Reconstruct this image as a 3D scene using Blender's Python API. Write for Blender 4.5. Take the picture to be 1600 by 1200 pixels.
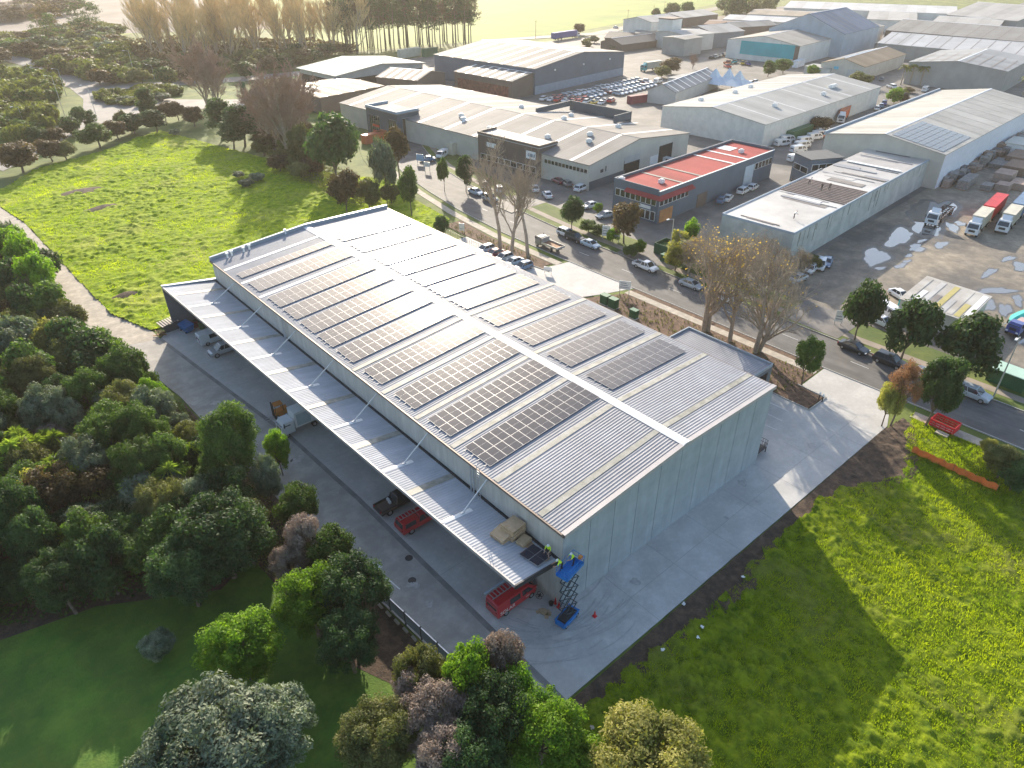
import bpy, math, random
import numpy as np
from mathutils import Vector, Matrix
R = math.radians
for o in list(bpy.data.objects): bpy.data.objects.remove(o)
scene = bpy.context.scene
col = scene.collection

# ------------------------------------------------------------ camera
F_PX, PITCH, ROLL, YAW = 1085.79, 33.089, -0.194, 41.005
CAM = np.array([-32.819, -30.6, 54.995])
_a, _t, _r = R(YAW), R(PITCH), R(ROLL)
_fw = np.array([math.sin(_a)*math.cos(_t), math.cos(_a)*math.cos(_t), -math.sin(_t)])
_rt = np.array([math.cos(_a), -math.sin(_a), 0]); _up = np.cross(_rt, _fw)
_rt2 = _rt*math.cos(_r)+_up*math.sin(_r); _up2 = -_rt*math.sin(_r)+_up*math.cos(_r)
cd = bpy.data.cameras.new('camera'); cam = bpy.data.objects.new('camera', cd); col.objects.link(cam)
m4 = Matrix.Identity(4)
for i in range(3):
    m4[i][0] = _rt2[i]; m4[i][1] = _up2[i]; m4[i][2] = -_fw[i]; m4[i][3] = CAM[i]
cam.matrix_world = m4
cd.sensor_width = 36; cd.lens = 36*F_PX/1600; cd.clip_start = 0.5; cd.clip_end = 6000
scene.camera = cam
def G(u, v, h=0.0):
    """survey: point at height h seen at (u, v) of the 1600x1200 photograph"""
    d = _fw*F_PX + _rt2*(u-800) - _up2*(v-600)
    k = (h-CAM[2])/d[2]
    return (CAM[0]+d[0]*k, CAM[1]+d[1]*k)

# ------------------------------------------------------------ world and sun
SUN_EL, SUN_AZ = 21.0, 31.5       # azimuth from +Y towards +X
w = bpy.data.worlds.new('World'); scene.world = w; w.use_nodes = True
nt = w.node_tree; bg = nt.nodes['Background']
sky = nt.nodes.new('ShaderNodeTexSky'); sky.sky_type = 'NISHITA'; sky.sun_disc = False
sky.sun_elevation = R(SUN_EL); sky.sun_rotation = R(SUN_AZ); sky.air_density = 1.0; sky.dust_density = 1.5; sky.ozone_density = 1.0
nt.links.new(sky.outputs[0], bg.inputs[0]); bg.inputs[1].default_value = 0.15
sd = bpy.data.lights.new('sun', 'SUN'); sd.energy = 4.6; sd.angle = R(0.5); sd.color = (1.0, 0.885, 0.72)
so = bpy.data.objects.new('sun', sd); col.objects.link(so)
sdir = Vector((math.sin(R(SUN_AZ))*math.cos(R(SUN_EL)), math.cos(R(SUN_AZ))*math.cos(R(SUN_EL)), math.sin(R(SUN_EL))))
so.rotation_euler = sdir.to_track_quat('Z', 'Y').to_euler()
scene.view_settings.view_transform = 'Standard'; scene.view_settings.look = 'None'
scene.view_settings.gamma = 1; scene.view_settings.exposure = 0.98
scene.render.engine = 'CYCLES'
scene.cycles.max_bounces = 6; scene.cycles.transparent_max_bounces = 8; scene.cycles.volume_bounces = 0

# ------------------------------------------------------------ helpers
def tag(o, label=None, cat=None, group=None, kind=None):
    if label: o['label'] = label
    if cat: o['category'] = cat
    if group: o['group'] = group
    if kind: o['kind'] = kind
    return o
def empty(name, loc, rz=0, label=None, cat=None, group=None):
    o = bpy.data.objects.new(name, None); col.objects.link(o); o.location = loc; o.rotation_euler = (0, 0, rz)
    o.empty_display_size = 0.3
    return tag(o, label, cat, group)
class MB:
    """collects faces, links them as one mesh object"""
    def __init__(s): s.v = []; s.f = []; s.m = []
    def add(s, vs, fs, mi=0):
        n = len(s.v); s.v += [tuple(v) for v in vs]; s.f += [tuple(n+i for i in f) for f in fs]; s.m += [mi]*len(fs); return s
    def box(s, x0, y0, z0, x1, y1, z1, mi=0):
        return s.add([(x0,y0,z0),(x1,y0,z0),(x1,y1,z0),(x0,y1,z0),(x0,y0,z1),(x1,y0,z1),(x1,y1,z1),(x0,y1,z1)],
                     [(0,3,2,1),(4,5,6,7),(0,1,5,4),(1,2,6,5),(2,3,7,6),(3,0,4,7)], mi)
    def prism(s, pts, z0, z1, mi=0):
        n = len(pts)
        return s.add([(x,y,z0) for x,y in pts]+[(x,y,z1) for x,y in pts],
                     [tuple(range(n-1,-1,-1)), tuple(range(n,2*n))]+[(i,(i+1)%n,n+(i+1)%n,n+i) for i in range(n)], mi)
    def prof(s, pts, x0, x1, mi=0, ax='x', caps=True):
        """profile of (a, z) pairs swept along x (a = y) or y (a = x)"""
        n = len(pts)
        if ax == 'x': V = [(x0,a,z) for a,z in pts]+[(x1,a,z) for a,z in pts]
        else: V = [(a,x0,z) for a,z in pts]+[(a,x1,z) for a,z in pts]
        F = [(i,(i+1)%n,n+(i+1)%n,n+i) for i in range(n)]
        if caps: F += [tuple(range(n-1,-1,-1)), tuple(range(n,2*n))]
        return s.add(V, F, mi)
    def tube(s, p, q, r0, r1=None, n=6, mi=0):
        p = Vector(p); q = Vector(q); r1 = r0 if r1 is None else r1
        d = (q-p)
        if d.length < 1e-6: return s
        d.normalize(); a = d.orthogonal().normalized(); b = d.cross(a)
        V = []
        for c, r in ((p, r0), (q, r1)):
            for i in range(n):
                t = 2*math.pi*i/n; V.append(c+(a*math.cos(t)+b*math.sin(t))*r)
        return s.add(V, [(i,(i+1)%n,n+(i+1)%n,n+i) for i in range(n)]+[tuple(range(n-1,-1,-1)), tuple(range(n,2*n))], mi)
    def quad(s, a, b, c, d, mi=0): return s.add([a,b,c,d], [(0,1,2,3)], mi)
    def build(s, name, mats, parent=None, smooth=False):
        me = bpy.data.meshes.new(name); me.from_pydata(s.v, [], s.f)
        for m in (mats if isinstance(mats, (list, tuple)) else [mats]): me.materials.append(m)
        me.polygons.foreach_set('material_index', s.m)
        if smooth: me.polygons.foreach_set('use_smooth', [True]*len(s.f))
        me.update()
        o = bpy.data.objects.new(name, me); col.objects.link(o)
        if parent: o.parent = parent
        return o
_kids = {}
def kids_of(o): return [c for c in bpy.data.objects if c.parent == o]
def copy_tree(o, loc, rz=0, label=None, group=None, kids=None, scale=None):
    c = o.copy(); col.objects.link(c); c.location = loc; c.rotation_euler = (0, 0, rz)
    if scale: c.scale = scale
    if label: c['label'] = label
    if group: c['group'] = group
    def rec(src, dst, ks):
        for ch, sub in ks:
            d = ch.copy(); col.objects.link(d); d.parent = dst; rec(ch, d, sub)
    rec(o, c, kids if kids is not None else kidtree(o))
    return c
def kidtree(o): return [(c, kidtree(c)) for c in o.children]

# ------------------------------------------------------------ materials
_M = {}
def mat(name, c, rough=0.7, metal=0.0, var=0.12, scale=0.6, c2=None, bump=0.0, bscale=8.0, spec=0.5, coat=0.0, coord='Object', detail=5, ramp=(0.35, 0.65), trans=0.0, dark=None):
    if name in _M: return _M[name]
    m = bpy.data.materials.new(name); m.use_nodes = True; n = m.node_tree; L = n.links
    b = n.nodes['Principled BSDF']
    b.inputs['Roughness'].default_value = rough; b.inputs['Metallic'].default_value = metal
    b.inputs['Specular IOR Level'].default_value = spec; b.inputs['Coat Weight'].default_value = coat
    if c2 is None and var == 0: b.inputs['Base Color'].default_value = (*c, 1)
    else:
        if coord == 'World':
            tc = n.nodes.new('ShaderNodeNewGeometry'); src = tc.outputs['Position']
        else:
            tc = n.nodes.new('ShaderNodeTexCoord'); src = tc.outputs['Object']
        nz = n.nodes.new('ShaderNodeTexNoise'); nz.inputs['Scale'].default_value = scale; nz.inputs['Detail'].default_value = detail; nz.inputs['Roughness'].default_value = 0.62
        L.new(src, nz.inputs['Vector'])
        rp = n.nodes.new('ShaderNodeValToRGB'); L.new(nz.outputs['Fac'], rp.inputs[0])
        a = tuple(x*(1-var) for x in c); d = c2 if c2 else tuple(min(1, x*(1+var)) for x in c)
        if c2: a = c
        rp.color_ramp.elements[0].position = ramp[0]; rp.color_ramp.elements[1].position = ramp[1]
        rp.color_ramp.elements[0].color = (*a, 1); rp.color_ramp.elements[1].color = (*d, 1)
        out = rp.outputs[0]
        L.new(out, b.inputs['Base Color'])
    if bump > 0:
        tc2 = n.nodes.new('ShaderNodeTexCoord'); n2 = n.nodes.new('ShaderNodeTexNoise'); n2.inputs['Scale'].default_value = bscale; n2.inputs['Detail'].default_value = 4
        L.new(tc2.outputs['Object'], n2.inputs['Vector'])
        bp_ = n.nodes.new('ShaderNodeBump'); bp_.inputs['Strength'].default_value = bump; bp_.inputs['Distance'].default_value = 0.1
        L.new(n2.outputs['Fac'], bp_.inputs['Height']); L.new(bp_.outputs[0], b.inputs['Normal'])
    _M[name] = m; return m
def ribroof(name, c, period=1.0, axis='Y', rough=0.45, metal=0.3,  var=0.1, depth=0.5, band=None, bper=6.0, bw=0.12, c2=None):
    """painted/zinc roofing: ribs as bump lines across the local axis, optional translucent bands"""
    if name in _M: return _M[name]
    m = mat(name, tuple(x*.72 for x in c), max(rough, .75), 0, var, 0.12, c2=c2, spec=.12); n = m.node_tree; L = n.links; b = n.nodes['Principled BSDF']
    tc = n.nodes.new('ShaderNodeTexCoord'); sp = n.nodes.new('ShaderNodeSeparateXYZ'); L.new(tc.outputs['Object'], sp.inputs[0])
    mu = n.nodes.new('ShaderNodeMath'); mu.operation = 'MULTIPLY'; mu.inputs[1].default_value = 2*math.pi/period; L.new(sp.outputs[axis], mu.inputs[0])
    sn = n.nodes.new('ShaderNodeMath'); sn.operation = 'SINE'; L.new(mu.outputs[0], sn.inputs[0])
    pw = n.nodes.new('ShaderNodeMath'); pw.operation = 'GREATER_THAN'; pw.inputs[1].default_value = 0.7; L.new(sn.outputs[0], pw.inputs[0])
    bp_ = n.nodes.new('ShaderNodeBump'); bp_.inputs['Strength'].default_value = depth; bp_.inputs['Distance'].default_value = 0.05
    L.new(sn.outputs[0], bp_.inputs['Height']); L.new(bp_.outputs[0], b.inputs['Normal'])
    src = b.inputs['Base Color'].links[0].from_socket
    # sheets differ slightly from one another
    vm = n.nodes.new('ShaderNodeMath'); vm.operation = 'MULTIPLY'; vm.inputs[1].default_value = 1/(period*3); L.new(sp.outputs[axis], vm.inputs[0])
    fl = n.nodes.new('ShaderNodeMath'); fl.operation = 'FLOOR'; L.new(vm.outputs[0], fl.inputs[0])
    wn = n.nodes.new('ShaderNodeTexWhiteNoise'); wn.noise_dimensions = '1D'; L.new(fl.outputs[0], wn.inputs['W'])
    mr = n.nodes.new('ShaderNodeMapRange'); mr.inputs[3].default_value = 0.88; mr.inputs[4].default_value = 1.08; L.new(wn.outputs['Value'], mr.inputs[0])
    mx = n.nodes.new('ShaderNodeMix'); mx.data_type = 'RGBA'; mx.blend_type = 'MULTIPLY'; mx.inputs[0].default_value = 1
    L.new(src, mx.inputs[6]); L.new(mr.outputs[0], mx.inputs[7]); L.new(mx.outputs[2], b.inputs['Base Color'])
    return m
def leafmat(name, c, c2, scale=0.5, trans=0.35, rough=0.62, tc=None):
    if name in _M: return _M[name]
    c = tuple(x*1.9 for x in c); c2 = tuple(x*1.75 for x in c2)
    m = bpy.data.materials.new(name); m.use_nodes = True; n = m.node_tree; L = n.links; n.nodes.remove(n.nodes['Principled BSDF'])
    out = n.nodes['Material Output']
    tcn = n.nodes.new('ShaderNodeTexCoord'); nz = n.nodes.new('ShaderNodeTexNoise'); nz.inputs['Scale'].default_value = scale; nz.inputs['Detail'].default_value = 6; nz.inputs['Roughness'].default_value = 0.75
    oi = n.nodes.new('ShaderNodeObjectInfo'); ad = n.nodes.new('ShaderNodeVectorMath'); ad.operation = 'ADD'
    ms = n.nodes.new('ShaderNodeMath'); ms.operation = 'MULTIPLY'; ms.inputs[1].default_value = 37.0; L.new(oi.outputs['Random'], ms.inputs[0])
    L.new(tcn.outputs['Object'], ad.inputs[0]); L.new(ms.outputs[0], ad.inputs[1]); L.new(ad.outputs[0], nz.inputs['Vector'])
    rp = n.nodes.new('ShaderNodeValToRGB'); L.new(nz.outputs['Fac'], rp.inputs[0])
    rp.color_ramp.elements[0].position = 0.36; rp.color_ramp.elements[1].position = 0.64
    rp.color_ramp.elements[0].color = (*c, 1); rp.color_ramp.elements[1].color = (*c2, 1)
    hs = n.nodes.new('ShaderNodeHueSaturation'); mr = n.nodes.new('ShaderNodeMapRange'); mr.inputs[3].default_value = 0.75; mr.inputs[4].default_value = 1.25
    L.new(oi.outputs['Random'], mr.inputs[0]); L.new(mr.outputs[0], hs.inputs['Value']); L.new(rp.outputs[0], hs.inputs['Color'])
    df = n.nodes.new('ShaderNodeBsdfPrincipled'); df.inputs['Roughness'].default_value = rough; df.inputs['Specular IOR Level'].default_value = 0.22
    L.new(hs.outputs[0], df.inputs['Base Color'])
    tr = n.nodes.new('ShaderNodeBsdfTranslucent')
    if tc: tr.inputs['Color'].default_value = (*tc, 1)
    else: 
        g = n.nodes.new('ShaderNodeMix'); g.data_type = 'RGBA'; g.blend_type = 'MULTIPLY'; g.inputs[0].default_value = 1; g.inputs[7].default_value = (1.5, 1.6, 0.6, 1)
        L.new(hs.outputs[0], g.inputs[6]); L.new(g.outputs[2], tr.inputs['Color'])
    mx = n.nodes.new('ShaderNodeMixShader'); mx.inputs[0].default_value = trans
    L.new(df.outputs[0], mx.inputs[1]); L.new(tr.outputs[0], mx.inputs[2]); L.new(mx.outputs[0], out.inputs['Surface'])
    _M[name] = m; return m

grassM = mat('grass', (0.08, 0.14, 0.015), 0.9, var=.3, scale=.12, c2=(0.17, 0.20, 0.035), coord='World', bump=.6, bscale=1.5)
farGrass = mat('far_grass', (0.15, 0.23, 0.015), 0.9, scale=.02, c2=(0.23, 0.29, 0.03), coord='World')
lawnM = mat('lawn', (0.075, 0.17, 0.012), 0.9, scale=.5, c2=(0.12, 0.20, 0.02), coord='World', bump=.5, bscale=6)
concM = mat('concrete', (0.50, 0.485, 0.46), 0.8, scale=.18, c2=(0.59, 0.57, 0.54), coord='World', ramp=(.3, .7), detail=8)
conc2 = mat('drive_concrete', (0.35, 0.33, 0.30), 0.85, scale=.25, c2=(0.43, 0.405, 0.37), coord='World', detail=8)
pathM = mat('pale_concrete', (0.42, 0.37, 0.30), 0.85, scale=.4, c2=(0.50, 0.44, 0.36), coord='World', detail=8)
asph = mat('asphalt', (0.115, 0.11, 0.105), 0.8, scale=.35, c2=(0.165, 0.157, 0.148), coord='World', detail=9, bump=.15, bscale=10)
asph2 = mat('pale_asphalt', (0.15, 0.14, 0.13), 0.75, scale=.08, c2=(0.22, 0.20, 0.18), coord='World', detail=9)
gravM = mat('wet_gravel', (0.14, 0.125, 0.11), 0.75, scale=.06, c2=(0.36, 0.30, 0.22), coord='World', detail=9, ramp=(.40, .60), bump=.4, bscale=3)
mulch = mat('bark_mulch', (0.075, 0.043, 0.028), 0.95, scale=1.3, c2=(0.20, 0.125, 0.08), coord='World', detail=9, bump=.9, bscale=5)
dirtM = mat('bare_earth', (0.06, 0.042, 0.03), 0.95, scale=.8, c2=(0.13, 0.085, 0.055), coord='World', detail=9, bump=.7, bscale=5)
precast = mat('precast', (0.33, 0.375, 0.405), 0.8, scale=.5, c2=(0.40, 0.445, 0.475), detail=7)
creamW = mat('cream_panel', (0.52, 0.50, 0.46), 0.8, var=.06, scale=.3)
zinc = mat('zinc_roof', (0.28, 0.29, 0.32), 0.58, 0.0, spec=.35, var=.10, scale=.15, detail=6)
zinc2 = mat('canopy_zinc', (0.44, 0.455, 0.485), 0.65, 0.0, spec=.15, var=.08, scale=.2)
flash = mat('white_flashing', (0.80, 0.78, 0.76), 0.35, 0.0, var=.05, coat=.2)
flash2 = mat('grey_flashing', (0.45, 0.42, 0.41), 0.5, 0.2, var=.06)
darkm = mat('dark_trim', (0.035, 0.037, 0.042), 0.5, 0.0, var=.15)
steel = mat('galvanised', (0.55, 0.57, 0.58), 0.4, 0.7, var=.08)
skyl = mat('translucent_sheet', (0.20, 0.20, 0.165), 0.6, 0.0, scale=1.2, c2=(0.36, 0.35, 0.31), detail=8)
whiteP = mat('white_paint', (0.78, 0.78, 0.76), 0.5, var=.05)
glassD = mat('dark_glass', (0.02, 0.025, 0.03), 0.06, 0.0, var=0, spec=.9)

def blotch(m, scale, lo, hi, amt, vec=(1, 1, 1), thr=(.45, .65)):
    """second, coarser layer of stains multiplied into the colour"""
    n = m.node_tree; L = n.links; b = n.nodes['Principled BSDF']; src = b.inputs['Base Color'].links[0].from_socket
    g = n.nodes.new('ShaderNodeNewGeometry'); v = n.nodes.new('ShaderNodeVectorMath'); v.operation = 'MULTIPLY'; v.inputs[1].default_value = vec
    nz = n.nodes.new('ShaderNodeTexNoise'); nz.inputs['Scale'].default_value = scale; nz.inputs['Detail'].default_value = 10; nz.inputs['Roughness'].default_value = .7
    L.new(g.outputs['Position'], v.inputs[0]); L.new(v.outputs[0], nz.inputs['Vector'])
    rp = n.nodes.new('ShaderNodeValToRGB'); rp.color_ramp.elements[0].position = thr[0]; rp.color_ramp.elements[1].position = thr[1]; rp.color_ramp.elements[0].color = (lo, lo, lo, 1); rp.color_ramp.elements[1].color = (hi, hi, hi, 1)
    L.new(nz.outputs['Fac'], rp.inputs[0]); mx = n.nodes.new('ShaderNodeMix'); mx.data_type = 'RGBA'; mx.blend_type = 'MULTIPLY'; mx.inputs[0].default_value = amt
    L.new(src, mx.inputs[6]); L.new(rp.outputs[0], mx.inputs[7]); L.new(mx.outputs[2], b.inputs['Base Color'])
blotch(concM, .35, .82, 1.05, .7); blotch(concM, 2.2, .90, 1.04, .7); blotch(conc2, .5, .82, 1.08, .7); blotch(pathM, .8, .75, 1.08, .8); blotch(asph, .25, .78, 1.15, .9, (3, .35, 1)); blotch(asph2, .12, .70, 1.12, .9); blotch(gravM, .35, .66, 1.12, .9)
blotch(precast, .9, .86, 1.04, .7, (1, 1, .12)); blotch(creamW, 1.2, .80, 1.05, .8, (1, 1, .12)); blotch(zinc, .5, .90, 1.05, .9); blotch(zinc2, .6, .88, 1.05, .9, (.3, 1.5, 1)); blotch(lawnM, .22, .72, 1.15, .9); blotch(farGrass, .03, .82, 1.08, .9); blotch(grassM, .06, .7, 1.15, .9)
# ============================================================ ground
def sheet(name, pts, z, m, label=None, kind='structure'):
    o = MB().add([(x, y, z) for x, y in pts], [tuple(range(len(pts)))]).build(name, m)
    if kind: o['kind'] = kind
    return o
def slab(name, pts, z0, z1, m):
    o = MB().prism(pts, z0, z1).build(name, m); o['kind'] = 'structure'; return o
sheet('ground', [(-900, -700), (2600, -700), (2600, 2800), (-900, 2800)], -0.12, grassM)
sheet('far_pasture', [(150, 345), (262, 330), (330, 322), (620, 395), (1500, 700), (1500, 1900), (100, 1500), (200, 500)], -0.10, farGrass)
sheet('far_pasture', [(0, 455), (40, 440), (120, 520), (190, 640), (120, 760), (-60, 620)], -0.10, farGrass)
sheet('ploughed_land', [(100, 520), (200, 470), (330, 900), (200, 1400), (-200, 1300), (-60, 640)], -0.09, mat('ploughed', (0.14, 0.115, 0.10), .9, scale=.02, c2=(0.22, 0.19, 0.17), coord='World'))
# concrete yard round the warehouse
yard = [(-12.3, 3.0), (-7.1, -7.2), (53.1, -7.4), (61.2, -4.5), (61.2, 5.6), (53.2, 5.2), (53.0, 1.4), (48.7, 1.4), (48.7, 7.2), (33.5, 7.2), (33.5, 52), (54, 52), (59.3, 57.5), (59.3, 60), (55, 62.5), (48, 57.5), (45.5, 62), (45.5, 83), (-8.6, 83), (-11.4, 80.6), (-9.6, 63.7), (-7.4, 43.2), (-6.8, 26.4), (-6.7, -6.7)]
yard = [(-6.7, -7.2), (53.1, -7.4), (60.6, -4.6), (60.6, 5.4), (53.2, 5.2), (53.0, 1.4), (48.7, 1.4), (48.7, 22), (33.5, 22), (33.5, 47), (48, 47.6), (54.5, 44.6), (60.4, 42.6), (60.4, 59), (55, 60), (53.8, 58.0), (53.4, 62), (53.4, 83.2), (-8.9, 83.2), (-11.3, 80.6), (-9.6, 63.7), (-7.4, 43.2), (-6.8, 26.4)]
slab('concrete_yard', yard, -0.2, 0.02, concM)
drv = [(-6.7, -7.2), (-6.8, 26.4), (-7.4, 43.2), (-9.6, 63.7), (-11.3, 80.6), (-11.4, 84), (-14.6, 95), (-15.3, 117), (-16.0, 140), (-16.3, 155), (-19.5, 180), (-27, 200), (-34, 196), (-25, 172), (-22, 152), (-21, 120), (-19.5, 95), (-16.5, 76), (-14.8, 61.7), (-14.1, 38.9), (-12.8, 12.7), (-12.1, 3), (-7.4, -7.2)]
slab('driveway', drv[:6][:5]+[(-17.5, 82.5), (-16.5, 76)]+drv[18:], -0.2, 0.015, conc2)
slab('path', [(-11.3, 80.6), (-11.4, 84), (-14.6, 95), (-15.3, 117), (-16.0, 140), (-16.3, 155), (-19.5, 180), (-27, 200), (-34, 196), (-25, 172), (-22, 152), (-21, 120), (-20.5, 95), (-17.5, 82.5)], -0.2, 0.018, pathM)
# dark dish drain between drive and yard
dr = MB()
dl = [(-6.7, -7.2), (-6.8, 26.4), (-7.4, 43.2), (-9.6, 63.7), (-11.3, 80.6)]
for (a, b) in zip(dl[:-1], dl[1:]):
    dr.quad((a[0]-.28, a[1], .026), (a[0]+.28, a[1], .026), (b[0]+.28, b[1], .026), (b[0]-.28, b[1], .026))
o = dr.build('drain_channel', mat('damp_concrete', (0.20, 0.195, 0.185), .7, var=.2)); o['kind'] = 'structure'
# slab joints
jm = mat('joint', (0.32, 0.31, 0.295), .9, var=.1)
j = MB()
for y in np.arange(-1, 83, 12.0):
    j.box(-6.3 if y < 40 else -7.5, y-.02, .0, -.05, y+.02, .0245)
for x in np.arange(6, 52, 6.75): j.box(x-.02, -7.2, 0, x+.02, -.05, .0245)
j.box(0, -3.72, 0, 52.5, -3.68, .0242)
for y in (3.4, 6.7): pass
o = j.build('slab_joints', jm); o['kind'] = 'structure'
dj = MB()
for y in np.arange(3, 76, 10.0):
    dj.box(-12.1 if y < 15 else -13.7, y-.02, 0, -7.6 if y < 45 else -10.6, y+.02, .0195)
o = dj.build('slab_joints', jm); o['kind'] = 'structure'
# tyre marks curving round the near corner
tm = mat('tyre_mark', (0.42, 0.41, 0.39), .8, var=.12, scale=1.5)
tmk = MB(); rng = random.Random(4)
for k in range(16):
    cx, cy, r = 1.5+rng.uniform(-1.5, 2.5), 4.5+rng.uniform(-1, 1.5), rng.uniform(6.8, 10.6); a0 = rng.uniform(190, 215); a1 = rng.uniform(262, 300)
    wd = rng.uniform(.04, .11); pr = None
    for a in np.arange(a0, a1, 5):
        c, s_ = math.cos(R(a)), math.sin(R(a)); q = ((cx+c*(r-wd)), (cy+s_*(r-wd)*.95)), ((cx+c*(r+wd)), (cy+s_*(r+wd)*.95))
        if pr and min(q[0][1], q[1][1]) > -7.1 and min(q[0][0], q[1][0]) > -6.3:
            tmk.quad((*pr[0], .0280+k*.0012), (*pr[1], .0280+k*.0012), (*q[1], .0280+k*.0012), (*q[0], .0280+k*.0012))
        pr = q
o = tmk.build('tyre_marks', tm); o['kind'] = 'structure'
# painted marks
pm = mat('road_paint', (0.72, 0.72, 0.70), .6, var=.15, scale=3)
def strip(name, a, b, wd, z, m=pm):
    a = Vector((*a, 0)); b = Vector((*b, 0)); d = (b-a).normalized(); n = Vector((-d.y, d.x, 0))*wd/2
    o = MB().quad(*[(p.x, p.y, z) for p in (a-n, b-n, b+n, a+n)]).build(name, m); o['kind'] = 'structure'; return o
strip('painted_line', G(597, 897), G(625, 921), .14, .022)
ax, ay = G(590, 888)
o = MB().add([(ax-.5, ay-.2, .022), (ax+.5, ay-.2, .022), (ax, ay+1.3, .022)], [(0, 1, 2)]).build('painted_arrow', pm); o['kind'] = 'structure'
for (a, b) in [((1188, 622), (1228, 640)), ((1199, 628), (1232, 643)), ((1196, 645), (1222, 658)), ((1193, 663), (1214, 672))]:
    strip('bay_line', G(*a), G(*b), .1, .026)
for k in range(5): strip('bay_line', (53.2, 60.5+k*2.9), (48.4, 60.5+k*2.9), .1, .026)
for a in ((459, 720), (428, 715), (639, 872), (644, 907)):
    x, y = G(*a)
    o = MB().prism([(x+.42*math.cos(t), y+.42*math.sin(t)) for t in np.arange(0, 6.28, .45)], .0, .030).build('manhole_cover', darkm)
    tag(o, {459: 'square dark drain grate beside the white box truck', 428: 'round dark manhole cover on the drive below the white box truck', 639: 'dark drain grate beside the dish drain by the red ute', 644: 'dark round manhole cover beside the painted line on the drive'}[a[0]], 'drain cover')
# street
def poly_strip(name, L_, R_, z0, z1, m): return slab(name, L_+R_[::-1], z0, z1, m)
NK = [(61.6, -60), (61.0, -14), (60.6, 6), (60.6, 42), (60.4, 62), (60.8, 80), (62.6, 98), (65.4, 114), (69, 130), (76, 150), (86, 172)]
FK = [(70.6, -60), (70.2, -14), (69.9, 6), (70.2, 42), (70.6, 62), (72, 80), (74, 98), (76.8, 114), (80.4, 130), (87, 146), (97, 168)]
def off(L_, d): return [(x+d, y) for x, y in L_]
slab('ground_far_verge', off(FK, 0.0)+off(FK, 8.5)[::-1], -0.2, 0.10, grassM)
slab('ground_near_verge', off(NK, -8)+off(NK, 0)[::-1], -0.2, -0.02, grassM)
poly_strip('road', off(NK, -.05), off(FK, .05), -0.2, -0.015, asph)
for nm, K, d in (('kerb', NK, -.18), ('kerb', FK, 0)):
    poly_strip(nm, off(K, d), off(K, d+.18), -0.2, 0.115, mat('kerb', (0.36, 0.35, 0.33), .85, var=.1))
# near verge strips: footpath, mulch beds, verge grass
def band(name, y0, y1, d0, d1, z, m):
    ys = sorted(set([y0, y1]+[p[1] for p in NK if y0 < p[1] < y1]))
    f = lambda y: np.interp(y, [p[1] for p in NK], [p[0] for p in NK])
    return slab(name, [(f(y)+d0, y) for y in ys]+[(f(y)+d1, y) for y in ys[::-1]], -0.2, z, m)
band('footpath', -60, -8.4, -3.4, -1.7, .05, pathM)
band('footpath', 5.6, 42.4, -2.9, -1.3, .05, pathM)
band('footpath', 59.6, 172, -3.3, -1.5, .05, pathM)
band('mulch_bed', 5.6, 42.2, -1.25, -.2, .04, mulch)
slab('mulch_bed', [(33.6, 22.1), (48.8, 22.1), (48.8, 1.6), (53, 1.6), (53.3, 5.5), (57.6, 5.5), (57.6, 42), (54.3, 44), (48.2, 46.6), (33.6, 46.4)], -.2, .05, mulch)
slab('mulch_bed', [(53.6, 62.5), (54.0, 58.9), (55.4, 60.8), (56.9, 60.4), (57, 80), (58.6, 92), (54, 92), (53.6, 84)], -.2, .05, mulch)
kb = MB()
for a, b in (((48.7, 7.2), (48.7, 1.3)), ((48.7, 1.3), (53.2, 1.3)), ((53.2, 1.3), (53.4, 5.6)), ((53.5, 70.3), (53.5, 62.3)), ((53.5, 62.0), (54.0, 58.3))):
    a = Vector((*a, 0)); b = Vector((*b, 0)); d = (b-a).normalized(); n = Vector((-d.y, d.x, 0))*.09
    kb.prism([((a-n-d*.08).x, (a-n-d*.08).y), ((b-n+d*.08).x, (b-n+d*.08).y), ((b+n+d*.08).x, (b+n+d*.08).y), ((a+n-d*.08).x, (a+n-d*.08).y)], 0, .15)
kb.build('kerb', _M['kerb'])['kind'] = 'structure'
# far verge footpath
poly_strip('footpath', off(FK, 2.0), off(FK, 3.6), -.2, .125, mat('brown_path', (0.30, 0.25, 0.20), .85, var=.15, scale=.4))
# industrial ground beyond the street
slab('asphalt_yard', [(78.6, -60), (78.6, 6), (78.7, 42), (79.1, 62), (80.5, 80), (82.5, 98), (85.3, 114), (88.9, 130), (105.6, 168), (128, 205), (150, 300), (330, 300), (600, 330), (700, -60)], -.2, .06, asph2)
slab('gravel_yard', [(78.8, -60), (78.8, 24), (89, 28), (165, 32), (330, 42), (330, -60)], -.2, .075, gravM)
for (a, b) in (((71, 8.5), (79, 19)), ((71, 46), (79, 56)), ((71.5, 88), (82, 97))):
    slab('driveway_crossing', [(FK[0][0]-.3, a[1]), (b[0]+.4, a[1]), (b[0]+.4, b[1]), (FK[0][0]-.3+.5, b[1])], -.2, .13, asph2)
for k in range(11): strip('lane_dash', (65.4+(.0 if k < 8 else .6*(k-7)), -22+k*11.5), (65.4+(.0 if k < 8 else .6*(k-7)), -19.2+k*11.5), .1, .0)
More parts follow.
